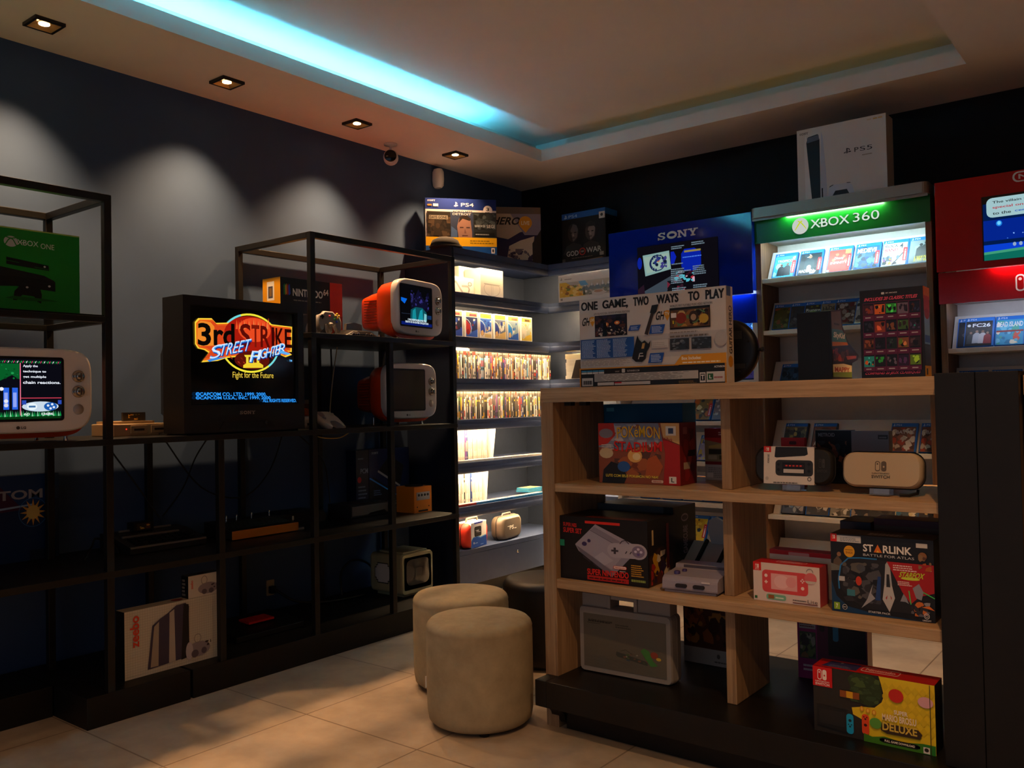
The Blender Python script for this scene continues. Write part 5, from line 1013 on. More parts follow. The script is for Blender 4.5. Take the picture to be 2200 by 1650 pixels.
bl = [(1.60, -2.17, 'blue and red', '#2a5aa8', ['#c83a30', '#1f4a90', '#d8d8e0']), (1.60, -2.065, 'bright blue', '#2a7ac8', ['#1f5aa0', '#8ac0e8', '#16407a']), (1.36, -2.195, 'red and pink', '#b8304a', ['#d86a80', '#7a1f34', '#e8c8d0']), (1.36, -2.062, 'violet', '#6a5ac0', ['#4a3a9a', '#c0b0e8', '#d05a8a']), (1.117, -2.395, 'gold and brown', '#8a6a34', ['#e0a030', '#4a2f1a', '#f0d8a0', '#c06a20', '#2a1a12']), (1.117, -2.255, 'grey and purple', '#7a7280', ['#b8b0b8', '#4a4450', '#9a8a70', '#c8c0c0']), (1.117, -2.10, 'pale blue', '#6a8aa8', ['#a8c0d0', '#3a5a7a']), (.87, -2.36, 'pale violet', '#9a94b0', ['#c8c0d8', '#5a5a8a', '#c0a84a']), (.87, -2.08, 'white and green', '#a8b0a0', ['#4a7a5a', '#d8d8d0', '#2a3a30']), (.62, -2.76, 'black and white', '#3a3634', ['#e8e0d4', '#2a2624', '#8a8278']), (.62, -2.60, 'silver', '#8a857c', ['#f0e8dc', '#5a544c', '#c8c0b4']), (.62, -2.455, 'white and grey', '#a8a094', ['#e8e0d4', '#4a4640', '#c0b4a4']), (.62, -2.315, 'grey figure', '#77706a', ['#b0a8a0', '#3a3632']), (.37, -2.59, 'crimson and silver', '#8a5a54', ['#e8e0dc', '#a8302a', '#5a4a48', '#c8b8b4']), (.37, -2.45, 'bright yellow', '#d8b81e', ['#e8d040', '#2a3a3a', '#c8a010']), (.37, -2.31, 'dim grey', '#8a8480', ['#a8a29c', '#6a6460', '#c0bab4'])]
for k, (z, x, nm, bs_, cs) in enumerate(bl): upcase('game case with %s cover in the rows below the big blue sign' % nm, x, z, dict(base=bs_, cols=cs, seed=90+k, n=26, tag=(nm in ('gold and brown', 'bright yellow', 'crimson and silver'))), group='game cases on the blue-signed unit')
rd_ = [(-.872, 'dark cover half behind its neighbour', dict(base='#1a1c2a', cols=['#2a2c3a', '#10121c', '#4a4450'], seed=120, n=16), .014), (-.851, 'dark cover with several players', dict(base='#15151c', cols=['#22222c', '#0f0f14'], seed=121, n=10, extra=lambda b: (fig2((.22, .25, .7, '#3a3a40', '#8a6a5a'), (.42, .28, .75, '#b0b0b8', '#8a6a5a'), (.62, .27, .75, '#c0b8bc', '#7a5a4a'), (.78, .24, .68, '#8a2a30', '#8a6a5a'))(b), b.D(.14, .72, .06, .05, '#c8ccd4', 12)), title=[('FC26', .26, .66, .86, .79, '#e0e4ea', .05)]), 0), (-.715, 'sky blue beach cover', dict(base='#3a9cc8', cols=['#6ac0dc', '#2a7aa8', '#4aa89a', '#d0584a', '#e8e0c8'], seed=122, n=26, extra=lambda b: b.R(.04, .44, .92, .50, '#8a2a2a'), title=[('DEAD ISLAND', .06, .62, .90, .80, '#dce4e4', .03)]), 0), (-.58, 'silvery cover at the picture edge', dict(base='#9ac0dc', cols=['#c8dcec', '#6a9ac0'], seed=123, n=16), 0)]
for x, nm, o, dy in rd_: upcase('game case with %s, top row under the red sign' % nm, x-.001, 1.485, o, 0, dy if dy == 0 else -dy*0, 'game cases on the red-signed unit')
C.objects[-4].location.x = -.889; C.objects[-3].location.y -= .0175
for k, x in enumerate((-.894, -.742)): upcase('dark game case below the red sign, %s, just above the black pillar' % ('left one', 'right one')[k], x, 1.215, dict(base='#20222a', cols=['#2c2e38', '#16181e'], seed=130+k, n=14), group='game cases on the red-signed unit')
# console box on the green-signed unit
def ps5(b):
    b.rt(); b.R(0, 0, 1, 1, '#b0a494'); b.fr(); b.R(0, 0, 1, 1, '#d4cdc6'); slab(b, .03, .925, .135, .955, '#4a4644')
    b.Q([(.085, .0), (.085, .75), (.10, .91), (.125, .84), (.16, .0)], '#e2deda'); b.Q([(.11, .80), (.16, .0), (.26, .0), (.265, .82), (.245, .90), (.13, .88)], '#14141a'); b.Q([(.12, .80), (.12, .87), (.255, .89), (.26, .82)], '#5a6070'); b.Q([(.265, .0), (.27, .5), (.285, .93), (.30, .86), (.33, .4), (.34, .0)], '#b8bcc8'); b.R(.275, .0, .29, .14, '#1a1a20')
    b.Q([(.34, .0), (.36, .12), (.40, .16), (.58, .16), (.62, .12), (.645, .0)], '#c4c8d2'); b.Q([(.39, .0), (.43, .075), (.56, .075), (.59, .0)], '#16161c'); b.Q([(.36, .13), (.41, .155), (.41, .165), (.37, .15)], '#4a4a52'); b.Q([(.56, .165), (.60, .16), (.605, .15), (.56, .155)], '#4a4a52')
    emb(b, .535, .555, .62, .63, '#26242a'); b.T('P', .655, .555, .70, .615, '#26242a'); b.T('S', .715, .555, .775, .615, '#26242a'); b.T('5', .79, .555, .85, .615, '#26242a'); b.rows(.74, .49, .85, .515, 1, '#9a8a78', .6)
    for u, c in ((.80, '#c8b8a0'), (.865, '#d0a860'), (.92, '#d8b070')): b.R(u, .945, u+.045, .965, c)
carton('console_box', 'large white console box on top of the green-signed unit', 'box', .475, .13, .40, (-1.48, 4.83, 2.346), 0, '#cfc8c0', ps5)
# ------------------------------------------------------------------ on the oak counter
def ghb(b):
    b.fr(); b.R(0, 0, 1, 1, '#cdc4bb'); b.R(0, .30, 1, .55, '#bcb6b2'); K = '#1d1a1a'
    ws = [('ONE', .015, .175), ('GAME,', .225, .425), ('TWO', .465, .58), ('WAYS', .625, .745), ('TO', .79, .845), ('PLAY', .885, .988)]
    ws = [('ONE', .012, .135), ('GAME,', .172, .355), ('TWO', .395, .50), ('WAYS', .555, .70), ('TO', .765, .835), ('PLAY', .875, .99)]
    for s_, a, c in ws: b.T(s_, a, .875 if s_ != 'GAME,' else .862, c, .975, K, .026); b.T(s_, a+.0035, .877 if s_ != 'GAME,' else .864, c+.0035, .973, K, .026)
    b.T('LETS YOU ROCK REAL CROWDS WITH REAL REACTIONS', .11, .815, .37, .838, '#3a3634', .0); b.T("WORLD'S FIRST PLAYABLE MUSIC VIDEO NETWORK", .645, .825, .92, .85, '#3a3634', .0)
    for u, s_ in ((.015, 'LIVE'), (.545, 'TV')):
        b.T('GH', u, .70, u+.055, .795, K, .04, .012); b.D(u+.082, .765, .024, .035, '#d8921c', 16); b.Q([(u+.06, .755), (u+.082, .685), (u+.104, .755)], '#d8921c'); b.T(s_, u+.066, .745, u+.098, .78, '#f0e4c8', .02)
    b.R(.115, .565, .35, .805, '#1c1826'); b.scatter(.12, .57, .345, .8, 60, ['#2a2240', '#3a2a34', '#0f0c14', '#5a2f24', '#241a20'], 2, .02, 1.3)
    for q in ((.20, .70), (.28, .71)): b.D(*q, .02, .022, '#d87a3a', 10); b.D(*q, .009, .01, '#f8d8a0', 8)
    b.scatter(.13, .60, .34, .68, 24, ['#d8c8b8', '#a89a90', '#8a6a5a'], 4, .006, 1.5); b.scatter(.12, .565, .345, .61, 30, ['#8a7a70', '#c0b0a0', '#1a1414'], 5, .008, 1.5); b.Q([(.175, .57), (.18, .72), (.20, .72), (.21, .57)], '#0a080c')
    b.R(.645, .585, .905, .815, '#15110f'); b.R(.65, .60, .90, .79, '#5a3a22'); b.scatter(.655, .61, .895, .78, 50, ['#8a5a2a', '#3a2418', '#c8a060', '#20140e', '#b8843a', '#5a7a4a'], 6, .025, 1.3); b.D(.72, .70, .035, .06, '#8a2f1c', 14); b.D(.80, .71, .03, .06, '#3a2618', 14); b.D(.80, .70, .018, .035, '#b08a68', 12); b.D(.865, .68, .03, .05, '#c89a2a', 14); b.R(.655, .71, .69, .76, '#e8e0d8'); b.R(.665, .645, .672, .68, '#e8d020')
    b.R(.01, .32, .40, .54, '#1f4f92')
    for u in (.018, .13, .25): b.rows(u, .33, u+.105, .535, 13, '#a8bcd8', .5, int(u*100))
    b.rows(.01, .235, .38, .305, 8, '#9a928c', .5, 5)
    for u0, v0, u1, v1 in ((.36, .605, .45, .665), (.505, .555, .615, .65), (.495, .24, .605, .345)): b.Q([(u0, v0), (u1-.015, v0), (u1, v1), (u0+.015, v1)], '#2452a4'); b.rows(u0+.02, v0+.012, u1-.015, v1-.01, max(2, int((v1-v0)/.018)), '#b8c8e4', .5, 3)
    b.rows(.645, .545, .83, .565, 1, '#8a827c', .6); b.rows(.645, .50, .90, .53, 1, '#6a625c', .6); b.R(.645, .365, .77, .485, '#2c3238'); b.R(.785, .365, .91, .485, '#2c3238'); b.scatter(.65, .37, .765, .48, 14, ['#4a545c', '#20262a', '#6a747a'], 8, .015); b.scatter(.79, .37, .905, .48, 14, ['#4a545c', '#20262a', '#6a747a'], 9, .015); b.R(.525, .40, .635, .485, '#c8c0b8'); b.rows(.53, .41, .63, .47, 3, '#a49c96', .4); b.D(.97, .46, .04, .08, '#b0aaa6', 20)
    # printed guitar
    b.Q([(.475, .56), (.498, .545), (.545, .785), (.525, .80)], '#3a2a22'); b.Q([(.515, .785), (.53, .865), (.575, .87), (.56, .79), (.545, .77)], K); b.Q([(.385, .30), (.40, .40), (.425, .55), (.438, .50), (.455, .47), (.475, .49), (.50, .45), (.515, .485), (.51, .42), (.49, .37), (.48, .29), (.455, .255), (.41, .26)], K); b.R(.435, .315, .465, .325, '#c8c0b8'); b.L([(.43, .29), (.44, .35), (.46, .35)], .003, '#c8c0b8'); b.Q([(.452, .40), (.47, .40), (.478, .46), (.46, .46)], '#b8945a')
    b.Q([(.67, .205), (.72, .31), (1, .31), (1, .205)], '#d8921c'); b.T('Box Includes:', .72, .255, .845, .29, '#f4ead8', .03); b.rows(.725, .22, .97, .24, 1, '#f4ead8', .6)
    b.R(0, 0, 1, .205, K); b.R(0, .2, .70, .212, '#c8861c'); b.R(0, 0, .008, .205, '#b87a1c'); b.R(.99, 0, 1, .205, '#b87a1c')
    for k in range(4): b.R(.014+k*.043, .145, .054+k*.043, .165, '#c8c4c0'); b.R(.014+k*.043, .168, .054+k*.043, .185, '#3a86b0')
    b.T('GUITARHERO.COM', .35, .155, .435, .175, '#c0bab4', .01); b.T('DOLBY', .265, .155, .295, .17, '#a8a29c', .01); b.RR(.312, .148, .335, .19, .004, '#c0bab4'); b.T('ACTIVISION', .925, .16, .992, .18, '#e0dad4', .02)
    b.R(.112, .055, .825, .14, '#b8b0a8'); b.rows(.115, .058, .82, .138, 9, '#6a645e', .45, 2); b.R(.018, .01, .10, .10, '#c0b8b0')
    for k in range(14): b.R(.026+k*.005, .025, .0285+k*.005+.0012*(k % 3), .07, K)
    b.R(.135, .012, .255, .045, '#c0b8b0'); b.R(.26, .012, .51, .045, '#c0b8b0'); b.R(.26, .03, .31, .045, '#b82a34'); b.rows(.7, .01, .82, .04, 3, '#8a6a3a', .4)
    b.R(.835, .012, .872, .115, '#d0c8c0'); b.R(.84, .03, .867, .10, K); b.T('T', .843, .04, .864, .09, '#e8e2dc', .06); b.R(.878, .012, .99, .12, '#c8c0b8'); b.R(.885, .035, .92, .10, '#2a5a34'); b.T('L', .895, .05, .91, .085, '#e8e2dc', .03); b.rows(.925, .05, .98, .08, 1, '#a05a5a', .6)
    b.rt(); b.R(0, 0, 1, 1, '#d4c8b8'); b.R(.1, .9, .7, 1, '#2a5a80'); b.TV('GUITAR HERO', .35, .30, .8, .80, '#2a2622', .04); b.D(.5, .22, .35, .06, '#d8921c')
carton('game_box', 'wide white game box with ONE GAME, TWO WAYS TO PLAY printed across, on the counter', 'box', .605, .055, .336, (-1.567, 2.82, 1.306), 0, '#cdc4bb', ghb)
t = thing('round_controller', 'black round controller seen from behind, beside the wide white game box', 'controller', (-1.322, 2.94, 1.306), 0)
b = MB(); b.lathe([(0, 0), (.092, 0), (.106, .004), (.113, .012), (.115, .025), (.110, .04), (.09, .05), (0, .055)], PLAS_B, (0, 0, .116), 48, 'y'); b.build('shell', t)
b = MB(); b.box(.02, .06, -.002, .001, .155, .185, mat('dull_black', '#1a1a1a', .6)); b.box(-.02, .07, -.0015, .001, .05, .068, MATS['dull_black']); b.build('cover_plate', t, bevel=.003)
for a in (.35, 1.1, -.6, -1.0, 2.0):
    b = MB(); b.lathe([(.004, 0), (.004, -.002), (.002, -.0012), (0, -.0012)], RUBBER, (.09*math.cos(a), 0, .116+.09*math.sin(a)), 10, 'y'); b.build('screw', t)
b = MB(); b.lathe([(.006, .113), (.006, .122), (.009, .124), (.009, .130), (0, .131)], RUBBER, (0, .02, .116), 12, 'x'); b.build('knob', t)
t = thing('miniature_arcade_cabinet', 'small black arcade cabinet with its back to the viewer, on the counter', 'arcade cabinet', (-.99, 2.885, 1.306))
prof = [(0, 0), (.21, 0), (.205, .03), (.215, .06), (.275, .072), (.29, .088), (.18, .13), (.12, .18), (.105, .237), (0, .226)]
b = MB(); b.prism(prof, -.052, .052, PLAS_B, 'x'); b.build('body', t)
b = MB(); b.face((.06, 0, 0), (0, .29, 0), (0, 0, .24)); nm_ = [(y/.29, z/.24) for y, z in prof]
SP = [(x, y) for x, y in nm_]
b.add([b.pt(*p)+Vector((-.008, 0, 0)) for p in SP]+[b.pt(*p) for p in SP], [tuple(range(10))[::-1], tuple(range(10, 20))]+[(i, (i+1) % 10, 10+(i+1) % 10, 10+i) for i in range(10)], PLAS_B)
b.lay = 2; b.Q([(.02, .70), (.02, .93), (.34, .965), (.37, .78), (.40, .70)], '#6a5a3c'); b.Q([(.02, .50), (.02, .70), (.40, .70), (.5, .62), (.56, .53)], '#3a7a78'); b.Q([(.02, .46), (.02, .52), (.56, .54), (.60, .50)], '#c8702a'); b.T('SkyKid', .06, .56, .46, .66, '#f0e8d8', .03, .03); b.rows(.1, .76, .3, .80, 1, '#2a2018', .6); b.Q([(.02, .22), (.02, .46), (.55, .49), (.9, .38), (.94, .33), (.72, .26)], '#1d100c'); b.scatter(.03, .26, .6, .44, 30, ['#7a1f14', '#2a140e', '#a83a1c', '#120a08', '#4a2a1a'], 4, .07); b.Q([(.5, .34), (.9, .36), (.88, .32), (.55, .29)], '#8a3a24'); b.Q([(.02, .05), (.02, .21), (.4, .23), (.70, .21), (.70, .05)], '#d8c898'); b.Q([(.02, .04), (.02, .10), (.70, .12), (.70, .04)], '#6a8a24'); b.T('MAPPY', .08, .11, .62, .18, '#a82a1c', .05); b.build('side_panel', t)
def arc(b):
    b.rt(); b.R(0, 0, 1, 1, '#20181a'); b.R(0, .86, 1, 1, '#e07a1c'); b.R(.05, .70, .95, .90, '#c82a2a'); b.R(.08, .36, .92, .72, '#8ab0d0'); b.D(.5, .70, .4, .06, '#b81a1c'); b.R(.1, .38, .9, .46, '#2a5ab0'); b.R(.05, .12, .95, .34, '#3a3634'); b.R(0, 0, 1, .12, '#e8a81c'); b.R(.2, .02, .45, .09, '#3a2a10')
    b.fr(); b.R(0, 0, 1, 1, '#1a1518'); b.T('MY ARCADE', .42, .945, .60, .96, '#c8c0c0', .02); b.RR(.35, .94, .40, .965, .012, '#c8c0c0')
    b.T('INCLUDES 20 CLASSIC TITLES', .07, .875, .90, .912, '#e0506a', .05, .02); b.T('COMPREND 20 JEUX CLASSIQUES', .05, .03, .92, .068, '#e0506a', .05, .02)
    cs = ['#3a1a24', '#d8641c', '#2fa03a', '#6a5a6a', '#15182a', '#101018', '#8a3a20', '#12121c', '#3a5a2a', '#241a2c', '#4a2414', '#141018', '#16241f', '#7a4a2a', '#2c1c1c', '#2a9088', '#18141a', '#141218', '#2a1430', '#5a7a1c']; k = 0
    for r_ in range(4):
        for q in range(5):
            u = .055+q*.183; v = .71-r_*.195; b.R(u-.006, v-.05, u+.172, v+.142, '#5a1a3c'); b.R(u, v, u+.165, v+.135, '#0e0b10'); b.R(u, v+.01*(k % 3), u+.165, v+.12, cs[k]); b.scatter(u+.01, v+.02, u+.155, v+.11, 7, ['#%02x%02x%02x' % tuple(min(255, int(int(cs[k][i:i+2], 16)*1.7+14)) for i in (1, 3, 5)), '#0c0a0e', cs[(k+6) % 20]], k, .03); b.rows(u+.03, v-.03, u+.14, v-.016, 1, '#b8b0b4', .8, k); k += 1
carton('game_box', 'black box with pink lettering and a grid of twenty small game pictures', 'box', .182, .085, .272, (-.722, 2.805, 1.306), .02, '#17131a', arc)
# ---- upper open shelf
def poke(b):
    b.fr(); b.R(0, 0, 1, 1, '#8a4a34'); b.Q([(0, 1), (.75, 1), (.8, .7), (.3, .55), (0, .6)], '#7a8298'); b.scatter(.05, .6, .75, .98, 24, ['#9aa0b0', '#5a6278', '#b8b4b8', '#8a5a4a'], 3, .06); b.scatter(.2, .1, .8, .6, 30, ['#a85a30', '#7a3a24', '#5a3a30', '#c07a40'], 4, .08, 1); b.D(.46, .46, .09, .11, '#e8b060', 14); b.D(.48, .45, .05, .06, '#f4d8a0', 12)
    b.Q([(.0, .62), (.0, 1), (.2, 1), (.22, .80), (.12, .66)], '#b8322a'); b.D(.10, .83, .09, .08, '#8a8288', 14); b.rows(.04, .56, .2, .66, 3, '#d8ccc0', .5); b.D(.10, .50, .09, .09, '#c8b088', 12); b.Q([(.04, .0), (.06, .22), (.16, .36), (.30, .30), (.36, .12), (.32, 0)], '#1f2024'); b.D(.32, .28, .08, .09, '#2f5a98', 12); b.Q([(.58, .12), (.62, .42), (.72, .48), (.80, .30), (.75, .14)], '#b0562a')
    b.T('POKéMON', .24, .74, .77, .93, '#1f3a8a', .09, 0, 0, .03); b.T('POKéMON', .24, .74, .77, .93, '#f0b81e', .01, 0, 0, .03); b.T('STADIUM', .20, .54, .79, .71, '#3a0f0c', .08, 0, 0, -.02); b.T('STADIUM', .20, .54, .79, .71, '#d8281e', .01, 0, 0, -.02)
    b.Q([(.80, 0), (.83, .5), (.80, .75), (1, .64), (1, 0)], '#a8201c'); b.Q([(.78, 1), (.81, .76), (1, .66), (1, 1)], '#d8a868'); b.R(.84, .80, .96, .95, '#e8e0d0'); b.R(.87, .83, .93, .92, '#3a4a6a'); b.T('64 Pack', .80, .72, .92, .78, '#a82a1c', .02, 0, -.02)
    b.T('LUTE COM SEUS POKéMON NO N64!', .09, .105, .74, .15, '#e8d048', .02, 0, -.005); b.RR(.66, .03, .80, .075, .012, '#d8b8a8'); b.T('Nintendo', .68, .04, .78, .065, '#a8201c', .02); b.R(.87, .03, .955, .14, '#e0d8cc'); b.T('L', .895, .05, .93, .12, '#2a2420', .05)
    b.rt(); b.R(0, 0, 1, 1, '#7c1814'); b.scatter(.1, .05, .9, .9, 14, ['#9a241c', '#5a100e', '#a8443a'], 6, .12); b.R(.5, .45, .95, .55, '#2a1412'); b.R(.2, .25, .6, .36, '#b8a08a'); b.R(.2, .82, .45, .93, '#a85a50')
carton('game_box', 'colourful worn game box in yellow, red and blue lettering, on the upper open shelf', 'box', .34, .14, .228, (-1.651, 2.868, .937), .04, '#7c1814', poke)
def wiiu(b):
    b.fr(); b.R(0, 0, 1, 1, '#0a6a94'); b.Q([(0, .6), (1, .75), (1, 1), (0, 1)], '#08587e'); b.Q([(.12, .0), (.12, .58), (.17, .64), (.55, .64), (.62, .58), (.62, 0)], '#d4d6d8'); b.R(.25, .585, .42, .615, '#2a2c30'); b.R(.05, .90, .15, .95, '#4a9ab8'); b.rt(); b.R(0, 0, 1, 1, '#0a6088'); b.R(0, .0, 1, .2, '#b8b8b4'); b.D(.6, .45, .2, .1, '#2a86a8')
carton('console_box', 'teal blue console box standing behind the colourful worn game box', 'box', .37, .115, .30, (-1.78, 3.125, .937), 0, '#0a6a94', wiiu)
def mar(b):
    b.fr(); b.R(0, 0, 1, 1, '#8a1f20'); b.R(0, .36, 1, .82, '#a89064'); b.R(.1, .5, .5, .6, '#3a3424'); b.R(.45, .46, .8, .58, '#3a7a3a'); b.R(.08, .40, .3, .48, '#c8b48a'); b.R(.36, .40, .6, .48, '#6a5a34'); b.R(.66, .40, .9, .48, '#8a5a2a'); b.Q([(0, .78), (.5, .70), (1, .78), (1, .82), (0, .82)], '#c8302a'); b.Q([(.1, .66), (.5, .72), (.9, .66), (.9, .62), (.1, .62)], '#d0b060'); b.R(0, .0, 1, .30, '#b8b0aa'); b.rows(.08, .05, .6, .26, 6, '#8a827c', .5); b.R(.04, .05, .2, .14, '#d8d0c8'); b.rows(.35, .87, .95, .95, 2, '#d8b0a8', .5)
carton('game_box', 'dark red game box seen from its printed back, left of the upper divider', 'box', .165, .07, .20, (-1.425, 3.135, .937), 0, '#8a1f20', mar)
def hard_case(label, w_, h_, d_, loc, rz, m, rx):
    t = thing('carrying_case', label, 'carrying case', loc, rz, rx=rx); b = MB(); prof = rrect(w_, h_, h_*.34, 7, 0, h_/2)
    b.loft([[(x*s_, yy, h_/2+(z-h_/2)*(1-(1-s_)*1.7)) for x, z in prof] for yy, s_ in ((0, .93), (.003, .955), (.010, .985), (d_*.5-.003, 1), (d_*.5, .985), (d_*.5+.003, 1), (d_-.010, .985), (d_, .93))], m); b.build('shell', t)
    b = MB(); b.tube([(x*1.0, d_/2, h_/2+(z-h_/2)) for x, z in prof], .003, RUBBER, 6, True); b.build('zip', t); return t
acr = mat('clear_acrylic', '#e8e8ea', .05, trans=.9)
def easel(t, x):
    b = MB(); b.box(x-.03, x+.03, -.012, .05, -.024, -.020, acr); b.box(x-.03, x+.03, -.012, -.009, -.02, -.004, acr); b.box(x-.03, x+.03, .03, .034, -.02, .05, acr); b.build('clear_stand', t)
blkcase = mat('black_fabric_shell', '#161615', .6)
t = hard_case('black console carrying case in a white printed sleeve, upper shelf right of the divider', .268, .122, .045, (-1.068, 2.875, .962), .02, blkcase, -.08)
b = MB(); b.box(-.098, .073, -.002, .046, -.002, .124, P('#d8cec4')); b.face((-.098, -.002, -.002), (.171, 0, 0), (0, 0, .126)); b.R(0, 0, 1, 1, '#d8cec4'); b.R(0, .84, .15, 1, '#c8281e'); joy(b, .045, .875, .105, .965, '#e8e0d8', P('#c8281e')); b.Q([(.22, .72), (.24, .99), (.86, .99), (.88, .80), (.82, .76), (.26, .70)], '#1c1b1a'); b.RR(.24, .22, .98, .64, .07, '#2c2b2a'); b.R(.38, .28, .82, .58, '#101012'); b.R(.40, .46, .80, .52, '#3a1a1a'); b.R(.40, .30, .80, .40, '#c8c0ba')
for k in range(5): b.R(.44+k*.07, .47, .48+k*.07, .51, '#c83a2a')
for u, v in ((.30, .52), (.90, .54), (.90, .36), (.30, .38)): b.D(u, v, .03, .04, '#101010', 10)
b.TV('POWER CASE', .08, .55, .115, .78, '#2a2624', .01); b.D(.07, .14, .035, .045, '#b8b0a6', 14); b.ring(.91, .15, .04, .055, .012, '#2a2624', 20); b.rows(.2, .02, .7, .08, 1, '#6a645e', .5); b.build('paper_sleeve', t, bevel=.002)
b = MB(); b.face((.082, -.0015, .035), (.032, 0, 0), (0, 0, .05)); joy(b, .2, .4, .8, 1, '#3a3835', blkcase); b.T('SWITCH', 0, .1, 1, .3, '#3a3835', .02); b.build('lettering', t)
easel(t, 0)
t = hard_case('plain beige console carrying case with small grey lettering, upper shelf near the black pillar', .245, .112, .06, (-.785, 2.87, .962), -.03, mat('beige_fabric_shell', '#b5a083', .6), -.12)
b = MB(); b.face((-.035, -.0006, .028), (.07, 0, 0), (0, 0, .055)); joy(b, .25, .42, .75, 1, '#5a4e40', MATS['beige_fabric_shell']); b.T('NINTENDO', .12, .26, .88, .34, '#5a4e40', .02); b.T('SWITCH', .1, .02, .9, .2, '#5a4e40', .03); b.build('lettering', t)
easel(t, 0)
b = MB(); b.tube([(.10, .04, -.002), (.10, .035, -.012), (.085, .0, -.020), (.06, -.01, -.0205)], .005, RUBBER, 6); b.build('wrist_strap', t)
carton('accessory_pack', 'red topped hanging pack behind the sleeved black carrying case', 'pack', .085, .02, .172, (-1.117, 3.02, .937), 0, '#c8201e', lambda b: (b.fr().R(0, 0, 1, .7, '#b81c1c'), b.RR(.35, .86, .65, .93, .04, '#5a1412')))
def met(b): b.fr(); b.R(0, 0, 1, 1, '#12141a'); b.T('METROID', .08, .88, .55, .95, '#8a9098', .03); b.scatter(.05, .3, .95, .8, 40, ['#1c222c', '#2a3a44', '#4a3a34', '#8a5a40', '#0c0e12'], 5, .1); b.D(.5, .55, .14, .09, '#6a4434', 12); b.D(.3, .45, .18, .1, '#30424a', 14); b.R(.0, .1, .5, .25, '#5a1a20'); b.D(.35, .15, .1, .05, '#8a8a90', 12)
carton('game_box', 'dark game box with a dim space scene between the two carrying cases, further back', 'box', .127, .05, .192, (-1.035, 3.2, .937), 0, '#12141a', met)
def ami(b): b.fr(); b.R(0, 0, 1, 1, '#9a9494'); b.R(.72, .85, .98, .93, '#4a4444'); b.rows(.75, .87, .95, .91, 1, '#9a9494', .6); b.T('amiibo', .26, .48, .80, .62, '#2a2428', .05); b.T('(', .20, .47, .23, .63, '#5a5458', 0); b.T(')', .83, .47, .86, .63, '#5a5458', 0)
carton('game_box', 'plain grey box with short dark lettering behind the beige carrying case', 'box', .127, .05, .19, (-.907, 3.2, .937), 0, '#9a9494', ami)
# ---- lower open shelf
SN = '#8f8a96'
def snes(b):
    b.fr(); b.R(0, 0, 1, 1, '#131012'); b.T('SUPER NES', .04, .84, .20, .90, '#c8241e', .03, 0, -.01); b.T('SUPER SET', .04, .74, .26, .82, '#c8241e', .05, 0, -.01); b.R(.30, .905, .70, .945, '#d82a1c')
    b.Q([(.18, .56), (.42, .90), (.86, .62), (.86, .50), (.60, .10), (.22, .46)], '#8a8494'); b.Q([(.18, .56), (.42, .90), (.84, .64), (.60, .22)], '#9c96a6'); b.Q([(.20, .54), (.60, .20), (.60, .10), (.24, .44)], '#6a6474'); b.Q([(.36, .80), (.41, .86), (.76, .62), (.72, .56)], '#847e8e'); b.L([(.36, .80), (.72, .56)], .0015, '#4a4454'); b.Q([(.27, .40), (.36, .32), (.36, .29), (.27, .37)], '#2a2430'); b.Q([(.39, .30), (.46, .23), (.46, .20), (.39, .27)], '#2a2430'); b.D(.29, .58, .03, .035, '#3a3060', 12); b.D(.345, .635, .02, .028, '#3a3060', 12); b.Q([(.40, .38), (.52, .27), (.62, .36), (.5, .48)], '#a8a2b0')
    b.D(.64, .52, .085, .115, '#a8a2b0', 20); b.D(.90, .53, .095, .12, '#a8a2b0', 20); b.Q([(.64, .635), (.90, .65), (.88, .42), (.64, .41)], '#a8a2b0'); b.R(.60, .50, .68, .53, '#3a3642'); b.R(.627, .465, .653, .565, '#3a3642'); b.D(.90, .53, .07, .09, '#7a6f8a', 18)
    for u, v in ((.87, .53), (.93, .53), (.90, .57), (.90, .49)): b.D(u, v, .016, .02, '#5a4a8a' if v < .53 else '#c8c0d8', 10)
    b.L([(.76, .49), (.775, .52)], .004, '#3a3642'); b.L([(.81, .49), (.825, .52)], .004, '#3a3642'); b.L([(.80, .64), (.76, .69), (.72, .67), (.70, .63)], .003, '#2a2430')
    b.RR(.62, .235, .77, .285, .015, '#c8281e'); b.RR(.626, .24, .764, .28, .012, '#e0d4cc'); b.T('Nintendo', .64, .248, .75, .272, '#c8281e', .03); b.rows(.69, .20, .76, .225, 1, '#b0a8a8', .5); b.T('SUPER NINTENDO', .32, .105, .79, .20, '#d8241c', .04); b.R(.32, .025, .79, .095, '#b81f1a'); b.rows(.34, .045, .77, .075, 1, '#4a1410', .7); b.rows(.82, .15, .96, .34, 6, '#c8902a', .5); b.rows(.82, .07, .98, .12, 1, '#8a9a4a', .7); b.R(.0, .52, .055, .62, '#1f8a6a')
    b.rt(); b.R(0, 0, 1, 1, '#17100f'); b.Q([(.05, .0), (.05, .45), (.5, .58), (.9, .40), (.9, .0)], '#3a2214'); b.scatter(.1, .02, .8, .5, 26, ['#c8961e', '#a82a1c', '#5a2a18', '#d8c8a8', '#2a1a3a'], 4, .1); b.R(.14, .62, .2, .85, '#c8b080'); b.R(.66, .2, .76, .9, '#7a1f18'); b.tp(); b.R(0, 0, 1, 1, '#1a1414'); b.R(.3, 0, .95, .25, '#5a1f18')
carton('console_box', 'black console box with a grey console and red lettering, lower open shelf at left', 'box', .378, .225, .24, (-1.765, 2.785, .570), .03, '#151113', snes)
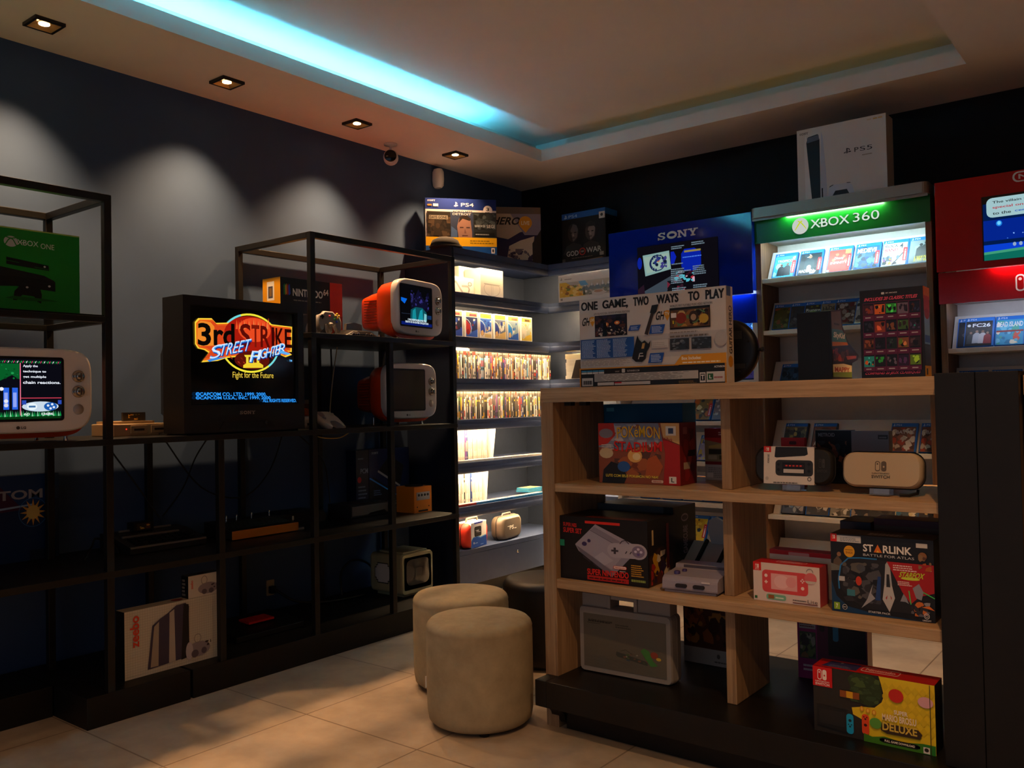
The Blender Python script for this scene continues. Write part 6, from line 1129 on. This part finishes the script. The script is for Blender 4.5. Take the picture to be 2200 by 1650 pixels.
def gcb(b): b.fr(); b.R(0, 0, 1, 1, '#4a484a'); b.R(.88, 0, 1, 1, '#161415'); b.tp(); b.R(0, 0, 1, 1, '#1a1818'); b.rt(); b.R(0, 0, 1, 1, '#121012'); b.TV('GAMECUBE', .42, .28, .62, .70, '#8a8490', .04); b.D(.5, .82, .16, .06, '#3a3640', 12); b.ring(.5, .82, .16, .06, .03, '#8a8490', 16)
carton('console_box', 'tall black console box behind the black box with red lettering', 'box', .345, .19, .262, (-1.777, 3.045, .570), 0, '#151314', gcb)
t = thing('game_console', 'small grey compact console with two dark ports, in front of the divider', 'game console', (-1.411, 2.785, .570), .09)
SG = mat('console_lilac_grey', '#8f8894', .5)
b = MB(); b.prism([(0, .008), (.004, .046), (.02, .056), (.13, .064), (.13, .078), (.205, .08), (.22, .05), (.22, .008)], -.102, .102, SG, 'x'); b.build('body', t, bevel=.007)
b = MB(); b.box(-.07, .085, .128, .132, .066, .076, mat('slot_dark', '#4a4550', .6)); b.box(-.095, .095, .005, .21, 0, .008, mat('console_under_grey', '#6a6470', .6)); b.build('base', t)
for x in (-.03, .035):
    b = MB(); b.prism(rrect(.042, .013, .006, 4, x, .026), -.004, .006, mat('port_black', '#17141a', .5), 'y'); b.build('controller_port', t)
for x, y, r in ((-.062, .045, .011), (-.05, .085, .009)):
    b = MB(); b.lathe([(r, .055), (r, .066), (r*.8, .0685), (0, .069)], mat('violet_button', '#3d3266', .4), (x, y, 0), 16); b.build('violet_button', t)
b = MB(); b.face((.045, -.0005, .04), (.03, 0, 0), (0, 0, .006)); b.R(0, 0, 1, 1, '#c8c0c4'); b.build('badge', t)
t = thing('padded_stand', 'grey plastic cradle with black straps and tags behind the compact console', 'stand', (-1.50, 3.10, .570))
gp_ = mat('pale_grey_plastic', '#b8b2ac', .5)
b = MB(); b.prism([(0, .03), (.01, .02), (.13, .10), (.12, .115)], -.135, .12, gp_, 'x'); b.build('tray', t, bevel=.003)
b = MB(); b.prism([(-.02, .11), (.06, .11), (.055, .16), (.03, .20), (.0, .215), (-.03, .20), (-.035, .16)], .10, .118, gp_, 'y'); b.prism([(.075, .11), (.12, .11), (.12, .22), (.10, .22)], .10, .118, gp_, 'y'); b.build('curved_holder', t, bevel=.003)
for x in (-.045, .045):
    b = MB(); b.tube([(x, .115, .118), (x, .05, .072), (x-.002, .0, .034), (x-.006, -.012, .004)], .009, RUBBER, 6); b.build('black_strap', t)
for x, z, m in ((-.04, .0, gp_), (.02, .012, P('#d0c8c0'))):
    b = MB(); b.prism([(x-.018, z+.002), (x+.016, z+.002), (x+.02, z+.045), (x-.012, z+.048)], -.024, -.021, m, 'y'); b.build('paper_tag', t)
def lite(b):
    b.tp(); b.R(0, 0, 1, 1, '#c01c22'); b.RR(.3, .35, .75, .75, .03, '#d8a8a8'); b.RR(.31, .40, .74, .70, .025, '#c01c22'); b.T('Nintendo', .36, .45, .69, .65, '#d8a8a8', .03)
    b.rt(); b.R(0, 0, 1, 1, '#c8545a'); b.fr(); b.R(0, 0, 1, 1, '#dccac2'); b.R(0, .78, .125, 1, '#d0201e'); joy(b, .035, .84, .09, .95, '#f0e0dc', P('#d0201e')); b.T('SWITCH', .03, .80, .095, .825, '#f0e0dc', .02)
    b.RR(.14, .24, .83, .82, .06, '#d8484c'); b.R(.275, .33, .67, .74, '#e8a8a8'); b.D(.44, .54, .12, .17, '#f0bcbc', 16); b.D(.58, .55, .08, .14, '#e89a9c', 14); b.D(.20, .67, .025, .045, '#f0dcd8', 12); b.D(.75, .43, .025, .045, '#f0dcd8', 12); b.R(.175, .49, .225, .52, '#f0dcd8'); b.R(.192, .46, .208, .55, '#f0dcd8')
    for u, v in ((.75, .66), (.77, .62), (.73, .62), (.75, .58)): b.D(u, v, .012, .02, '#f0dcd8', 8)
    b.ring(.86, .86, .05, .09, .006, '#5a4a48', 16, 0, PI); b.D(.87, .70, .09, .15, '#d8686c', 18); b.D(.87, .64, .08, .08, '#c8c0b8', 14, PI, 2*PI); b.RR(.20, .06, .50, .20, .03, '#7ab89a'); b.R(.23, .08, .32, .18, '#9a5a2a'); b.rows(.34, .10, .47, .15, 1, '#e8f0e0', .7); b.R(.02, .05, .06, .12, '#2a6a3a')
    b.T('Lite', .82, .075, .965, .16, '#5a504c', .0); b.rows(.60, .10, .81, .135, 1, '#5a504c', .7); b.R(.60, .035, .965, .06, '#7a4a44')
carton('console_box', 'small white and coral handheld console box on the lower shelf, right of the divider', 'box', .224, .078, .128, (-1.082, 2.83, .570), 0, '#d0545a', lite)
def lite2(b): b.tp(); b.R(0, 0, 1, 1, '#b01c20'); b.fr(); b.R(0, 0, 1, 1, '#c8beb8'); b.R(0, .90, 1, 1, '#b01c20'); b.RR(.30, .9, .62, .97, .01, '#c88a88'); b.RR(.12, .2, .85, .78, .05, '#0f8a78'); b.R(.27, .28, .70, .72, '#20302e')
carton('console_box', 'pale box with a turquoise handheld console behind the coral box', 'box', .224, .06, .152, (-1.075, 2.96, .570), 0, '#c8beb8', lite2)
def star(b):
    b.tp(); b.R(0, 0, 1, 1, '#14151a'); b.rows(.35, .2, .7, .8, 1, '#8a8a90', .6); b.rt(); b.R(0, 0, 1, 1, '#0c0c10'); b.fr(); b.R(0, 0, 1, 1, '#121419'); b.Q([(0, 0), (0, .40), (.05, .2), (.16, .08), (.4, .03), (.9, .0)], '#12385c')
    b.R(0, .90, .065, 1, '#d0201e'); joy(b, .018, .935, .048, .985, '#f0e0dc', P('#d0201e')); b.R(.066, .90, .31, .985, '#c8c8c8'); b.rows(.10, .915, .30, .97, 3, '#5a6a7a', .45); b.D(.19, .785, .055, .075, '#e0a01c', 24); b.rows(.15, .80, .23, .815, 1, '#8a5a10', .7); b.T('SHADE', .155, .755, .225, .785, '#8a4a10', .02); b.R(.84, .90, .945, .955, '#c8c4c0')
    b.T('ST', .33, .80, .43, .895, '#e8e4e0', .03); b.Q([(.435, .80), (.475, .90), (.515, .80), (.49, .80), (.475, .84), (.46, .80)], '#e0701c'); b.Q([(.46, .80), (.475, .835), (.49, .80)], '#f0b83a'); b.T('RLINK', .525, .80, .80, .895, '#e8e4e0', .03); b.T('BATTLE FOR ATLAS', .33, .745, .82, .775, '#c8c8cc', .0)
    b.Q([(.02, .58), (.03, .66), (.07, .72), (.11, .66), (.12, .58)], '#5a4a3c'); b.D(.085, .74, .022, .03, '#8a6448', 10); b.Q([(.0, .52), (.0, .62), (.12, .58), (.13, .54)], '#6a6a64')
    b.Q([(.08, .42), (.10, .60), (.18, .70), (.30, .715), (.72, .70), (.85, .45), (.88, .18), (.80, .08), (.36, .075), (.18, .18), (.10, .30)], '#1d1d22'); b.L([(.08, .30), (.075, .42), (.10, .60), (.18, .70), (.30, .715), (.46, .715)], .004, '#2a78b8')
    b.scatter(.12, .15, .5, .66, 40, ['#2a2a30', '#3a3a42', '#14141a', '#4a4a50', '#5a5650'], 3, .06, 1); b.Q([(.53, .40), (.545, .66), (.565, .70), (.59, .64), (.605, .40)], '#a8a8ac'); b.Q([(.51, .22), (.53, .40), (.605, .40), (.63, .25), (.575, .07)], '#b8b6b8'); b.Q([(.55, .38), (.555, .54), (.58, .54), (.588, .38)], '#22242a'); b.Q([(.54, .24), (.56, .28), (.55, .22)], '#a8202a'); b.Q([(.60, .25), (.585, .28), (.595, .22)], '#a8202a'); b.Q([(.30, .08), (.36, .20), (.42, .40), (.40, .28), (.44, .22)], '#9a9aa2'); b.Q([(.68, .22), (.72, .34), (.76, .20), (.73, .22)], '#8a8a94'); b.Q([(.44, .2), (.47, .5), (.50, .5), (.49, .2)], '#1f3f7a'); b.D(.28, .42, .03, .06, '#c83a20', 12); b.R(.16, .22, .24, .30, '#3a7a8a'); b.R(.08, .40, .14, .46, '#b8b8bc')
    b.Q([(.56, .70), (1, .70), (1, .36), (.86, .30), (.78, .20), (.70, .34), (.62, .55)], '#a81a1e'); b.rows(.62, .60, .85, .68, 3, '#e0c8c8', .5); b.T('STARFOX', .67, .52, .90, .59, '#b8d02a', .05, .02); b.D(.78, .51, .09, .018, '#c8d83a', 14); b.rows(.66, .42, .80, .48, 3, '#e0c8c8', .5); b.Q([(.80, .40), (.86, .46), (.90, .36), (.88, .26), (.83, .28)], '#8a8a98'); b.scatter(.78, .06, .96, .24, 18, ['#5a5a64', '#c86a2a', '#8a8a94', '#2a2a30'], 6, .035); b.Q([(.88, .18), (1, .15), (.95, .2)], '#d8702a'); b.L([(.78, .2), (.765, .36)], .003, '#4ac060'); b.L([(.90, .36), (1, .30)], .003, '#4ac060'); b.D(.90, .80, .04, .05, '#8a5a34', 12); b.scatter(.86, .62, .98, .84, 12, ['#8a6a4a', '#c8b8a8', '#5a3a2a', '#b0561e'], 9, .035)
    b.R(.025, .03, .085, .12, '#8ab02a'); b.T('7', .045, .045, .065, .10, '#f0f0e0', .05); b.D(.135, .07, .025, .035, '#c8c8cc', 18); b.D(.135, .07, .021, .03, '#14161a', 18); b.T('10+', .12, .06, .15, .08, '#c8c8cc', .03); b.T('STARTER PACK', .37, .035, .585, .06, '#c8c8cc', .04); b.ring(.925, .075, .026, .036, .006, '#c8c4c4', 18); b.ring(.925, .075, .013, .018, .004, '#c8c4c4', 14); b.T('UBISOFT', .885, .012, .965, .03, '#c8c4c4', .03)
carton('game_box', 'large black boxed space toy set with a clear window, lower shelf by the black pillar', 'box', .302, .12, .245, (-.777, 2.82, .570), .016, '#121419', star)
def neon(b): b.fr(); b.R(0, 0, 1, 1, '#5a3a26'); b.R(0, .92, 1, 1, '#5a1414'); b.Q([(.08, .55), (.1, .78), (.3, .8), (.36, .58)], '#2a6a94'); b.Q([(.3, .5), (.34, .82), (.55, .7), (.5, .5)], '#5a2a30'); b.R(.68, .50, .96, .85, '#245a84'); b.Q([(.8, .5), (.84, .75), (.92, .78), (.93, .5)], '#14202a'); b.rows(.45, .8, .62, .84, 1, '#a08a70', .6); b.tp(); b.R(0, 0, 1, 1, '#5a1414')
carton('console_box', 'brown and dark red console box with blue shapes behind the boxed space toy', 'box', .21, .1, .275, (-.745, 3.02, .570), 0, '#5a1a18', neon)
carton('console_box', 'flat dark navy box behind the boxed space toy, only its top corner showing', 'box', .10, .16, .262, (-.905, 3.0, .570), 0, '#16182c')
# ---- on the plinth
CG = mat('case_grey_plastic', '#8a837c', .5); CG2 = mat('case_panel_grey', '#5c564a', .55)
t = thing('hard_console_case', 'grey hard plastic case with a carrying handle, on the plinth under the counter', 'case', (-1.731, 2.868, .199), .045)
b = MB(); hw = .20
out = rrect(.40, .255, .018, 4, 0, .1275)
b.loft([[(x*s_, yy, .1275+(z-.1275)*s_) for x, z in out] for yy, s_ in ((0, .965), (.008, .985), (.036, 1), (.04, .99), (.044, 1), (.078, .985), (.086, .965))], CG, False)
for x0, x1, z0, z1 in ((-.188, -.075, .25, .302), (.055, .188, .25, .302), (-.075, .055, .287, .302)): b.box(x0, x1, .012, .074, z0, z1, CG)
b.box(-.075, -.060, .006, .08, .252, .302, CG); b.box(.040, .055, .006, .08, .252, .302, CG); b.build('shell', t, bevel=.006)
b = MB(); b.face((-.176, -.0008, .022), (.352, 0, 0), (0, 0, .205)); b.R(0, 0, 1, 1, CG2); b.rows(.06, .85, .35, .89, 1, '#2c2a24', .8); b.T('SUPER FAMICOM', .06, .86, .36, .90, '#2c2a24', .03); b.rows(.05, .82, .22, .845, 1, '#3a382f', .6); b.rows(.40, .80, .60, .88, 2, '#3a382f', .5)
b.Q([(.40, .30), (.41, .36), (.78, .26), (.78, .19), (.42, .27)], '#3c3f3a'); b.L([(.46, .38), (.52, .42), (.60, .35)], .002, '#3a3a30'); b.scatter(.45, .22, .78, .36, 14, ['#6a4a3a', '#3a4a5a', '#4a5a3a', '#8a8478'], 3, .02); b.Q([(.70, .44), (.74, .50), (.80, .46), (.84, .30), (.90, .22), (.82, .18), (.76, .30)], '#3f7a3a'); b.D(.86, .40, .045, .06, '#8a3a2a', 12); b.D(.91, .34, .03, .03, '#c8a83a', 10)
for k in range(10): b.L([(.02+.09*(k % 3), .04+.02*k), (.30+.06*k, .03+.018*k)], .0008, '#6a6458')
b.build('label_panel', t)
for x in (-.12, .10):
    b = MB(); b.box(x-.015, x+.015, .02, .06, -.001, .006, CG); b.build('foot', t)
def mono(b): b.fr(); b.R(0, 0, 1, 1, '#4a2414'); b.scatter(.02, .25, .98, .98, 60, ['#6a3418', '#3a1a10', '#8a4a1c', '#2a120c', '#a06a2a'], 4, .09); b.R(0, .0, 1, .2, '#9a948c'); b.D(.62, .12, .03, .03, '#5a544c', 10); b.D(.82, .12, .03, .03, '#5a544c', 10); b.rows(.55, .04, .95, .07, 1, '#5a544c', .6)
carton('game_box', 'dark orange and brown game box on the plinth behind the grey hard case', 'box', .24, .06, .315, (-1.53, 3.2, .199), 0, '#3a1c12', mono)
def purp(b): b.fr(); b.R(0, 0, 1, 1, '#571436'); b.R(.0, 0, .29, 1, '#8a2060'); b.R(.03, .62, .27, .75, '#a8a0a0'); b.rows(.04, .64, .26, .73, 3, '#6a1a2a', .5); b.R(.03, .25, .27, .58, '#3a4a34'); b.scatter(.04, .26, .26, .56, 22, ['#5a6a3a', '#7a5a3a', '#2a2a2a', '#8a8a7a'], 3, .05); b.R(.45, .32, .98, .78, '#0c0b0d'); b.RR(.52, .5, .60, .82, .03, '#1d7a9a'); b.RR(.33, .6, .40, .88, .03, '#221018'); b.rows(.08, .1, .25, .2, 2, '#c8b8c0', .5); b.rt(); b.R(0, 0, 1, 1, '#6a4a3a')
carton('console_box', 'purple console box with a dark tablet picture at the back of the plinth', 'box', .247, .09, .30, (-1.08, 3.262, .199), .1, '#571436', purp)
def nsw(b):
    b.tp(); b.R(0, 0, 1, 1, '#a80e10'); b.Q([(.06, .15), (.10, .85), (.36, .85), (.36, .15)], '#2a2a58'); b.D(.2, .75, .015, .05, '#b0b0b8', 10); b.rows(.12, .2, .32, .5, 2, '#6a6a8a', .4); b.RR(.385, .25, .70, .80, .035, '#c8a09c'); b.RR(.392, .32, .693, .73, .03, '#a80e10'); b.T('Nintendo', .42, .40, .665, .66, '#c8a09c', .05); b.rt(); b.R(0, 0, 1, 1, '#151010'); b.fr(); b.R(0, 0, 1, 1, '#2a2622')
    b.Q([(.43, 0), (.43, .30), (.34, .36), (.33, .46), (.42, .50), (.52, .52), (.58, .62), (.60, .72), (.58, .88), (.56, 1), (1, 1), (1, 0)], '#e0c01e')
    for k in range(7):
        for j in range(5): b.Q([(.58+k*.06, .3+j*.14), (.61+k*.06, .37+j*.14), (.64+k*.06, .3+j*.14), (.61+k*.06, .23+j*.14)], '#d4b41a')
    b.Q([(.30, .90), (.34, .70), (.40, .56), (.48, .52), (.55, .58), (.59, .72), (.57, .92), (.5, 1), (.36, 1)], '#2a3a1c'); b.scatter(.32, .56, .57, .97, 34, ['#34482a', '#223016', '#43582c', '#2c3e20'], 3, .04); b.R(0, .70, .17, 1, '#cc1418'); joy(b, .042, .80, .122, .96, '#f0e0dc', P('#cc1418')); b.T('NINTENDO', .022, .765, .145, .785, '#f0e0dc', .02); b.T('SWITCH', .022, .715, .145, .755, '#f0e0dc', .04)
    b.Q([(.03, .10), (.03, .42), (.29, .40), (.29, .06)], '#1b1a1a'); b.R(.05, .14, .27, .36, '#242323'); b.RR(.285, .06, .345, .36, .025, '#1a9ac8'); b.RR(.415, .10, .475, .40, .025, '#e0481c')
    for u, c in ((.315, '#15303a'), (.445, '#3a140c')): b.D(u, .26 if u < .4 else .24, .014, .022, c, 10); b.D(u, .17 if u < .4 else .33, .009, .014, c, 8); b.D(u-.012, .20 if u < .4 else .36, .006, .01, c, 8); b.D(u+.012, .20 if u < .4 else .36, .006, .01, c, 8)
    for k in range(3): b.D(.418+k*.05, .475-.01*k, .018, .04, '#d8901c', 12); b.D(.418+k*.05, .475-.01*k, .009, .026, '#f0c04a', 10)
    b.R(.235, .60, .29, .70, '#8a4a1c'); b.R(.29, .60, .345, .70, '#d8a01c'); b.R(.345, .60, .40, .70, '#8a4a1c')
    b.Q([(.43, 0), (.43, .12), (.5, .09), (.6, .13), (.75, .10), (.9, .14), (1, .1), (1, 0)], '#3f7a1c'); b.R(.90, 0, 1, .14, '#2a7a2a'); b.D(.70, .76, .06, .10, '#c8281e', 16); b.D(.93, .74, .06, .08, '#d8a0a8', 16); b.D(.53, .30, .05, .08, '#5a9a3a', 14)
    b.Q([(.57, .22), (.58, .34), (.87, .32), (.90, .26), (.88, .19), (.62, .18)], '#3a2a18'); b.T('SUPER', .68, .485, .79, .55, '#f0e4d0', .06); b.T('MARIO BROS.U', .585, .37, .855, .47, '#f0dcc0', .06); b.T('DELUXE', .585, .225, .86, .345, '#d8b84a', .08); b.RR(.56, .04, .88, .11, .03, '#1a1612'); b.T('FULL GAME DOWNLOAD', .60, .058, .84, .09, '#f0e8d8', .03); b.R(.905, .01, .955, .10, '#d8d0c8'); b.D(.93, .06, .018, .03, '#2a2420', 8); b.R(.962, 0, .968, 1, '#3a3018')
carton('console_box', 'yellow, black and red console box standing on the plinth by the black pillar', 'box', .355, .09, .203, (-.799, 2.765, .1985), 0, '#151010', nsw)
